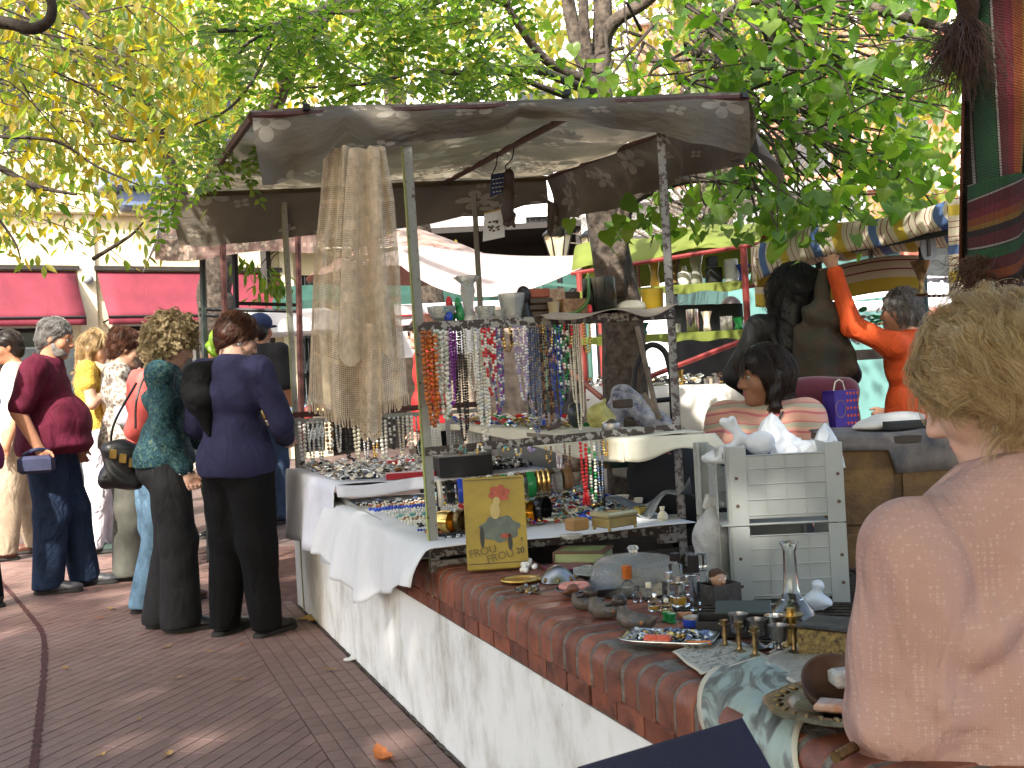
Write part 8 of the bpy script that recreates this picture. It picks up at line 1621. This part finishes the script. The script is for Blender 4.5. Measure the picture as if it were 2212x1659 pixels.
LY=leafmat('yellow leaf',(.25,.18,.025),(.15,.165,.03),(.06,.115,.02));LG=leafmat('robinia leaf',(.045,.095,.014),(.085,.14,.022),(.14,.18,.03));LL=leafmat('linden leaf',(.045,.10,.014),(.08,.15,.02),(.13,.19,.028));LB=leafmat('mixed autumn leaf',(.09,.13,.02),(.16,.17,.03),(.24,.18,.03))
def oval(L_,w_,n=4):  # leaf outline along +x, folded on the midrib
 vs=[(0,0,0)];k=n
 for i in range(1,k):t=i/k;ww=w_*math.sin(math.pi*t**.85);vs+=[(L_*t,ww,.22*ww),(L_*t,0,0),(L_*t,-ww,.22*ww)]
 vs.append((L_,0,-.04*L_));e=len(vs)-1;fs=[(0,2,1),(0,3,2)]
 for i in range(k-2):a=1+3*i;fs+=[(a,a+1,a+4,a+3),(a+1,a+2,a+5,a+4)]
 a=1+3*(k-2);fs+=[(a,a+1,e),(a+1,a+2,e)];return np.array(vs),fs
def heart(L_,sd=0.,wd=1.):
 o=[(0,0),(-.10,.22),(-.02,.42),(.20,.50),(.48,.42),(.75,.22),(1.0,0)];vs=[(x*L_,0,-.06*L_*x*x)for x in(0,.25,.5,.75,1.)]
 up=[(x*L_,y*L_,.16*y*L_-.05*L_*x)for x,y in o[1:-1]];dn=[(x,-y,z)for x,y,z in up];n0=len(vs);vs=vs+up+dn
 f=[]
 for off,s in((n0,1),(n0+5,-1)):
  q=[(0,off,off+1),(0,off+1,off+2,1),(1,off+2,off+3,2),(2,off+3,off+4,3),(3,off+4,4)];f+=[t if s<0 else t[::-1]for t in q]
 k=len(vs);vs=vs+[(-.42*L_,-.009*L_,.10*L_),(-.42*L_,.009*L_,.10*L_),(0,.011*L_,0),(0,-.011*L_,0)];f.append((k,k+3,k+2,k+1))
 q=np.array(vs);q[:,2]+=.10*L_*np.sin(q[:,0]/L_*5+sd)*(np.abs(q[:,1])/L_+.2);q[:,1]*=wd;return q,f
def leaf_cloud(name,mats,shapes,pos,rot,scl,parent,k=None):
 """all the leaves too many to pick apart, one mesh"""
 V,F,n0=[],[],0;nV=[]
 for i in range(len(pos)):
  vs,fs=shapes[i%len(shapes)];v=(vs*scl[i])@rot[i].T+pos[i];nV.append(v);F+=[tuple(x+n0 for x in f)for f in fs];n0+=len(vs)
 me=bpy.data.meshes.new(name);me.from_pydata(np.concatenate(nV).tolist(),[],F);me.materials.append(mats);o=obj(name,me,parent);kind(o,'stuff');return o
def rots(n,droop=.5,rs=nrs):
 out=[]
 for i in range(n):
  out.append(np.array(Euler((rs.normal(0,.5),droop+rs.normal(0,.45),rs.uniform(0,6.283))).to_matrix().to_3x3())@np.eye(3))
 return out
def limb(b,pts,r0,r1,n=7,k=6):
 q=bez(pts,k);b.tube(q,[lerp(r0,r1,i/(len(q)-1))for i in range(len(q))],n)
def crown(tree,mat,shapes,pos,droop,s0,s1,big=300,mesh_shape=None):
 n=len(pos);R=rots(n,droop);sc=nrs.uniform(s0,s1,n);cam_=np.array((0,0,CAM_H));d=np.linalg.norm(pos-cam_,axis=1)
 vis=np.array([in_view2(p)for p in pos]);key=np.where(vis,sc/d,0);top=np.argsort(-key)[:big];top=top[key[top]>0];ms=[]
 for vs,fs in shapes:me=bpy.data.meshes.new('leaf');me.from_pydata(vs.tolist(),[],fs);me.materials.append(mat);ms.append(me)
 for i in top:inst('leaf',ms[i%len(ms)],Matrix.Translation(Vector(pos[i]))@Matrix(R[i].tolist()).to_4x4()@Matrix.Scale(sc[i],4),tree)
 rest=np.setdiff1d(np.arange(n),top);leaf_cloud('crown',mat,shapes,pos[rest],[R[i]for i in rest],sc[rest],tree)
def in_view2(p):
 if p[1]<.5:return False
 u,v=p[0]/p[1]*FPX,(p[2]-CAM_H)/p[1]*FPX;return abs(u)<1150 and abs(v)<900
def img_pts(n,fn,Y0,Y1,rs=nrs,clump=.16,per=14):
 """leaf positions gathered in clumps inside a volume bounded by view directions and depth"""
 out=[]
 while len(out)<n:
  x,y=fn(rs);c=np.array(P(x,y,rs.uniform(Y0,Y1)))
  for k in range(per):out.append(c+rs.normal(0,clump,3)*np.array((1,1,.6)))
 return np.array(out[:n])
def box_pts(n,lo,hi,rs=nrs,clump=.22,per=12):
 out=[]
 while len(out)<n:
  c=rs.uniform(lo,hi)
  for k in range(per):out.append(c+rs.normal(0,clump,3)*np.array((1,1,.6)))
 return np.array(out[:n])
def pick(rects):
 w_=np.array([(x1-x0)*(y1-y0)*k for x0,y0,x1,y1,k in rects],float);w_/=w_.sum()
 def f(rs):x0,y0,x1,y1,k=rects[rs.choice(len(rects),p=w_)];return rs.uniform(x0,x1),rs.uniform(y0,y1)
 return f
def twigs(b,pos,hub,n,rs=nrs,r0=.010):
 for i in range(n):
  a=Vector(pos[rs.randint(len(pos))]);h=hub(a);m=lerp(h,a,.5)+Vector(rs.normal(0,.12,3));limb(b,[h,m,a],r0,.0025,5,4)
# linden: trunk behind the side shelf, heart leaves to the right
ln=thing('linden_tree','linden tree with heart shaped leaves rising behind the jewellery stall','tree',(.72,6.5,0))
b=MB();tk=[P(1365,1010,6.5)*1.0,P(1352,860,6.5),P(1345,700,6.5),P(1322,560,6.5),P(1300,440,6.5),P(1290,330,6.5),P(1285,190,6.5)];tk[0].z=0
q=bez(tk,6);b.tube(q,[lerp(.15,.105,min(1,i/24))for i in range(len(q))],12);b.build('trunk',barkm,ln,180)
b=MB();limb(b,[P(1330,640,6.38),P(1340,520,6.35),P(1358,440,6.3),P(1420,405,6.2),P(1520,385,6.0),P(1660,412,5.9)],.06,.018);b.build('limb',barkm,ln,180)
for pts,r0,r1 in(([(1285,200,6.5),(1240,70,6.5),(1215,-80,6.5)],.055,.035),([(1285,200,6.5),(1262,60,6.4),(1262,-90,6.4)],.04,.025),([(1290,210,6.5),(1302,60,6.5),(1295,-100,6.5)],.07,.05),([(1295,110,6.5),(1325,50,6.4),(1400,0,6.3),(1470,-70,6.2)],.05,.03),([(1280,180,6.4),(1180,130,6.2),(1100,20,6.0),(1050,-60,6)],.035,.015),([(1650,110,6.0),(1700,40,5.8),(1760,-20,5.6),(1900,20,5.4),(2050,62,5.2),(2120,75,5.1)],.04,.016),([(1500,120,6),(1560,40,6.0),(1620,5,5.9),(1700,10,5.8)],.03,.015),
     ([(1420,405,6.2),(1560,300,5.8),(1700,230,5.5),(1760,235,5.3)],.022,.008),([(1280,200,6.4),(1150,150,5.8),(1020,160,5.4),(930,150,5.2)],.03,.012),([(1650,5,5.6),(1780,100,5.4),(1880,180,5.2)],.014,.006),([(1230,210,6),(1150,180,5.8),(1010,120,5.5)],.022,.01)):
 b=MB();limb(b,[P(*p)for p in pts],r0,r1);b.build('branch',barkm if r0>.03 else barkd,ln,180)
fl=pick([(1420,-60,2100,120,.8),(1580,120,2100,300,1.3),(1640,300,2010,470,1.5),(1450,380,1640,480,1.),(1640,470,1900,500,.6),(1230,130,1640,200,.8),(1340,400,1450,500,.6),(1560,470,1700,495,.5)])
lp=img_pts(2100,fl,4.6,6.6,clump=.10,per=9)
lp2=box_pts(900,(-.2,2.5,3.6),(4.5,7.5,5.2),clump=.2,per=10)
crown(ln,LL,[heart(.072),heart(.066,2.,.9),heart(.078,4.,1.06),heart(.06,1.,.82)],np.concatenate([lp,lp2]),.75,.6,1.35)
b=MB();twigs(b,lp,lambda a:Vector((lerp(.9,a.x,.55),lerp(6.0,a.y,.5),max(2.5,a.z+.3))),170);kind(b.build('twigs',barkd,ln),'stuff')
# robinia: dark green pinnate sprays overhanging the stall
rb_=thing('robinia_tree','robinia tree with dark green feathered leaves over the stall roof','tree',(-2.9,10.2,0))
b=MB();q=bez([Vector((-2.86,10.6,0)),P(470,700,10.6),P(462,640,10.6),P(468,600,10.6),P(472,560,10.6),P(470,540,10.6)],5);b.tube(q,[lerp(.20,.13,i/(len(q)-1))for i in range(len(q))],12);b.build('trunk',barkm,rb_,180)
for pts,r0,r1 in(([(470,560,10.6),(430,500,10.5),(380,400,10.2),(330,250,9.8),(250,60,9.2)],.10,.05),([(475,555,10.6),(510,470,10.4),(560,330,9.5),(640,120,8.2),(760,-40,7.)],.10,.05),([(820,-30,6.2),(700,22,5.4),(600,55,5.),(455,68,4.6)],.03,.010),([(700,22,5.4),(690,60,5.2),(560,80,4.9),(510,120,4.8)],.014,.006),([(1100,10,5.6),(1010,-20,5.6),(880,25,5.4),(700,25,5.4)],.024,.014),([(905,150,5.2),(800,180,5.1),(640,190,5.0)],.012,.006),([(600,55,5.),(560,150,4.8),(500,230,4.7),(420,270,4.6)],.010,.004)):
 b=MB();limb(b,[P(*p)for p in pts],r0,r1);b.build('branch',barkd if r0<.05 else barkm,rb_,180)
def sprays(n,fn,Y0,Y1,L0,hang_=.5,rs=nrs):
 pos,rot=[],[];st=MB()
 for i in range(n):
  x,y=fn(rs);c=P(x,y,rs.uniform(Y0,Y1));a=rs.uniform(0,6.283);d=Vector((math.cos(a),math.sin(a)*.6,-hang_+rs.normal(0,.3))).normalized();s=d.cross(Vector((0,0,1))).normalized();u=s.cross(d);k=rs.randint(5,8);L_=L0*rs.uniform(.8,1.2)
  st.tube([c,c+d*L_*.5+Vector((0,0,-.006)),c+d*L_+Vector((0,0,-.02))],[.0016,.0013,.0008],4)
  for q in range(k):
   for sg in(-1,1):
    ld=(s*sg+d*.45+u*rs.normal(-.15,.2)).normalized();p=c+d*L_*(q+.7)/k+Vector((0,0,-.02*((q+.7)/k)**2));z=(u+s*rs.normal(0,.3)).normalized();yy=z.cross(ld).normalized();z=ld.cross(yy);pos.append(p);rot.append(np.array(Matrix((ld,yy,z)).transposed()))
  pos.append(c+d*L_+Vector((0,0,-.02)));rot.append(np.array(Matrix((d,s,u)).transposed()))
 return np.array(pos),rot,st
fr_=pick([(430,-40,1120,110,1.6),(560,110,1120,200,1.1),(420,180,600,330,.9),(350,250,480,410,.5),(1000,100,1180,190,.5)])
pos,rot,st=sprays(440,fr_,4.0,6.0,.20)
pos2,rot2,st2_=sprays(260,lambda rs:(rs.uniform(-500,1400),rs.uniform(-900,-60)),3.2,5.6,.22)
pos=np.concatenate([pos,pos2]);rot=rot+rot2;n=len(pos);sc=nrs.uniform(.8,1.25,n);shp=[oval(.042,.0105),oval(.038,.0115)]
d_=np.linalg.norm(pos-np.array((0,0,1.2)),axis=1);vis=np.array([in_view2(p)for p in pos]);top=np.argsort(-np.where(vis,sc/d_,0))[:300];ms=[]
for vs_,fs_ in shp:me=bpy.data.meshes.new('leaflet');me.from_pydata(vs_.tolist(),[],fs_);me.materials.append(LG);ms.append(me)
for i in top:inst('leaflet',ms[i%2],Matrix.Translation(Vector(pos[i]))@Matrix(rot[i].tolist()).to_4x4()@Matrix.Scale(sc[i],4),rb_)
rest=np.setdiff1d(np.arange(n),top);leaf_cloud('crown',LG,shp,pos[rest],[rot[i]for i in rest],sc[rest],rb_);kind(st.build('leaf_stalks',barkd,rb_),'stuff')
lpr=img_pts(110,pick([(520,560,600,640,1.),(640,590,690,620,.2)]),8.6,9.2,clump=.06,per=11)
# yellow ash at the left
ya=thing('yellow_ash_tree','ash tree turning yellow at the upper left','tree',(-6.2,8.5,0))
b=MB();q=bez([Vector((-6.2,8.5,0)),Vector((-6.1,8.5,2)),Vector((-5.7,8.2,4.2)),Vector((-5.2,8.,6))],6);b.tube(q,[lerp(.2,.1,i/(len(q)-1))for i in range(len(q))],12);b.build('trunk',barkm,ya,180)
for pts,r0,r1 in(([(-60,40,4.2),(20,50,4.2),(70,62,4.2),(105,45,4.2),(112,10,4.2),(95,-30,4.2)],.028,.016),([(-40,340,5.5),(60,395,5.5),(110,410,5.4),(165,420,5.3)],.02,.007),([(60,395,5.5),(90,430,5.5)],.012,.004),([(140,-20,6.5),(230,90,6.4),(280,180,6.3),(310,205,6.2)],.02,.006),([(40,0,6),(120,90,6),(200,160,6),(300,210,6)],.016,.005),([(0,55,5.8),(110,75,5.8),(240,110,5.8),(330,105,5.8)],.010,.004),([(0,295,5.2),(120,305,5.2),(210,360,5.2),(300,400,5.2)],.010,.004),([(-20,450,5.0),(30,520,5.0),(45,560,5)],.008,.003),([(180,255,6.5),(260,300,6.5),(330,300,6.5)],.02,.008),([(200,560,6.6),(280,510,6.6),(310,480,6.6)],.014,.005)):
 b=MB();limb(b,[P(*p)for p in pts],r0,r1);b.build('branch',barkd,ya,180)
fy=pick([(-40,-40,380,130,1.5),(-40,130,300,330,1.),(-40,330,190,470,1.),(220,110,480,260,1.1),(190,330,340,440,.4),(-40,480,110,530,.6),(240,440,330,540,.5),(300,250,420,400,.8)])
yp=img_pts(5200,fy,5.2,9.5,clump=.16,per=13);yp2=box_pts(4200,(-8.0,1.5,3.2),(-2.6,8.5,6.2),clump=.24,per=14)
crown(ya,LY,[oval(.085,.016),oval(.07,.015)],np.concatenate([yp,yp2]),.8,.8,1.35)
b=MB();twigs(b,yp,lambda a:Vector((a.x-.5-.4*nrs.rand(),a.y+.1,a.z+.35)),150,r0=.006);kind(b.build('twigs',barkd,ya),'stuff')
# unseen plane tree, added behind the viewpoint to shade the near market
pt=thing('plane_tree','tall unseen plane tree added behind the viewpoint to shade the near paving','tree',(-2.6,-2.2,0))
b=MB();b.tube(bez([Vector((-2.6,-2.2,0)),Vector((-2.6,-2.1,2)),Vector((-2.3,-1.6,4.2)),Vector((-1.8,-.8,6.4))],5),[.3,.29,.28,.27,.26,.26,.25,.25,.24,.23,.22,.21,.2,.19,.18,.16],12);b.build('trunk',barkm,pt,180)
for k in range(9):
 a=k*.7;b=MB();limb(b,[Vector((-2.3,-1.5,3.8+.12*k)),Vector((-2+1.5*math.cos(a),-1+1.6*math.sin(a),4.4+.1*k)),Vector((-1.4+3.8*math.cos(a),-.2+4.4*math.sin(a),4.5+.15*k))],.09,.03);b.build('branch',barkm,pt,180)
crown(pt,LL,[heart(.20),heart(.23)],box_pts(15500,(-7.5,-8.5,3.6),(3.8,1.3,6.0),clump=.32,per=12),.5,.8,1.3,big=0)
# far trees behind
bt=thing('plane_tree','hazy mixed green tree behind the robinia above the cream building','tree',(-1.2,15,0))
b=MB();b.tube(bez([Vector((-1.0,15.4,0)),Vector((-1.1,15.4,2.5)),Vector((-1.4,15.2,5)),Vector((-1.6,15,8))],5),[.24,.23,.22,.21,.2,.2,.19,.18,.18,.17,.16,.15,.14,.13,.12,.1],10);b.build('trunk',barkm,bt,180)
fb=pick([(160,-40,1250,220,1.5),(160,200,560,420,.9),(880,480,950,530,.15)]);bp_=img_pts(5200,fb,10.,15.,clump=.35,per=16);crown(bt,LB,[oval(.13,.03),oval(.11,.028)],bp_,.7,.8,1.4,big=0)
# sparse bare twigged tree between linden and brick block
bt2=thing('bare_tree','half bare tree in front of the red brick block','tree',(3.5,17,0))
b=MB();b.tube([(3.5,17,0),(3.4,17,3),(3.2,17,7)],[.2,.16,.08],9);b.build('trunk',barkm,bt2)
b=MB();hub_=[Vector((3.4,17,2.4+.35*k))for k in range(14)]
for i in range(150):
 h=hub_[nrs.randint(14)];d=Vector((nrs.uniform(-1,1),nrs.uniform(-.5,.5),nrs.uniform(.1,.9))).normalized();e_=h+d*nrs.uniform(1.,3.4);m=lerp(h,e_,.5)+Vector(nrs.normal(0,.15,3));limb(b,[h,m,e_],.035,.006,5,3)
 for q in range(4):a=lerp(m,e_,nrs.rand());limb(b,[a,a+Vector(nrs.normal(0,.3,3)),a+Vector(nrs.normal(0,.5,3))+Vector((0,0,.2))],.009,.003,4,2)
kind(b.build('twigs',M('pale twig',(.17,.14,.11),.95,var=.3),bt2),'stuff')
fb2=pick([(1300,-40,2100,200,1.),(1880,250,2100,470,1.),(1150,480,1200,500,.05)]);bp2=img_pts(2600,fb2,12.,17.,clump=.4,per=14);crown(bt2,LB,[oval(.12,.035)],bp2,.7,.8,1.4,big=0)
sp=thing('hanging_spray','drooping green leaf spray in front of the cream wall','branch',P(560,560,9));R2=rots(len(lpr),1.1);leaf_cloud('leaves',LG,[oval(.11,.016)],lpr,R2,nrs.uniform(.8,1.2,len(lpr)),sp);b=MB();limb(b,[P(640,520,9.),P(590,545,9),P(560,575,8.9)],.008,.003,5);limb(b,[P(640,520,9.),P(590,555,9),P(585,590,8.9)],.006,.003,5);limb(b,[P(640,520,9.),P(700,480,9.3),P(760,440,10)],.008,.012,5);b.build('twig',barkd,sp)
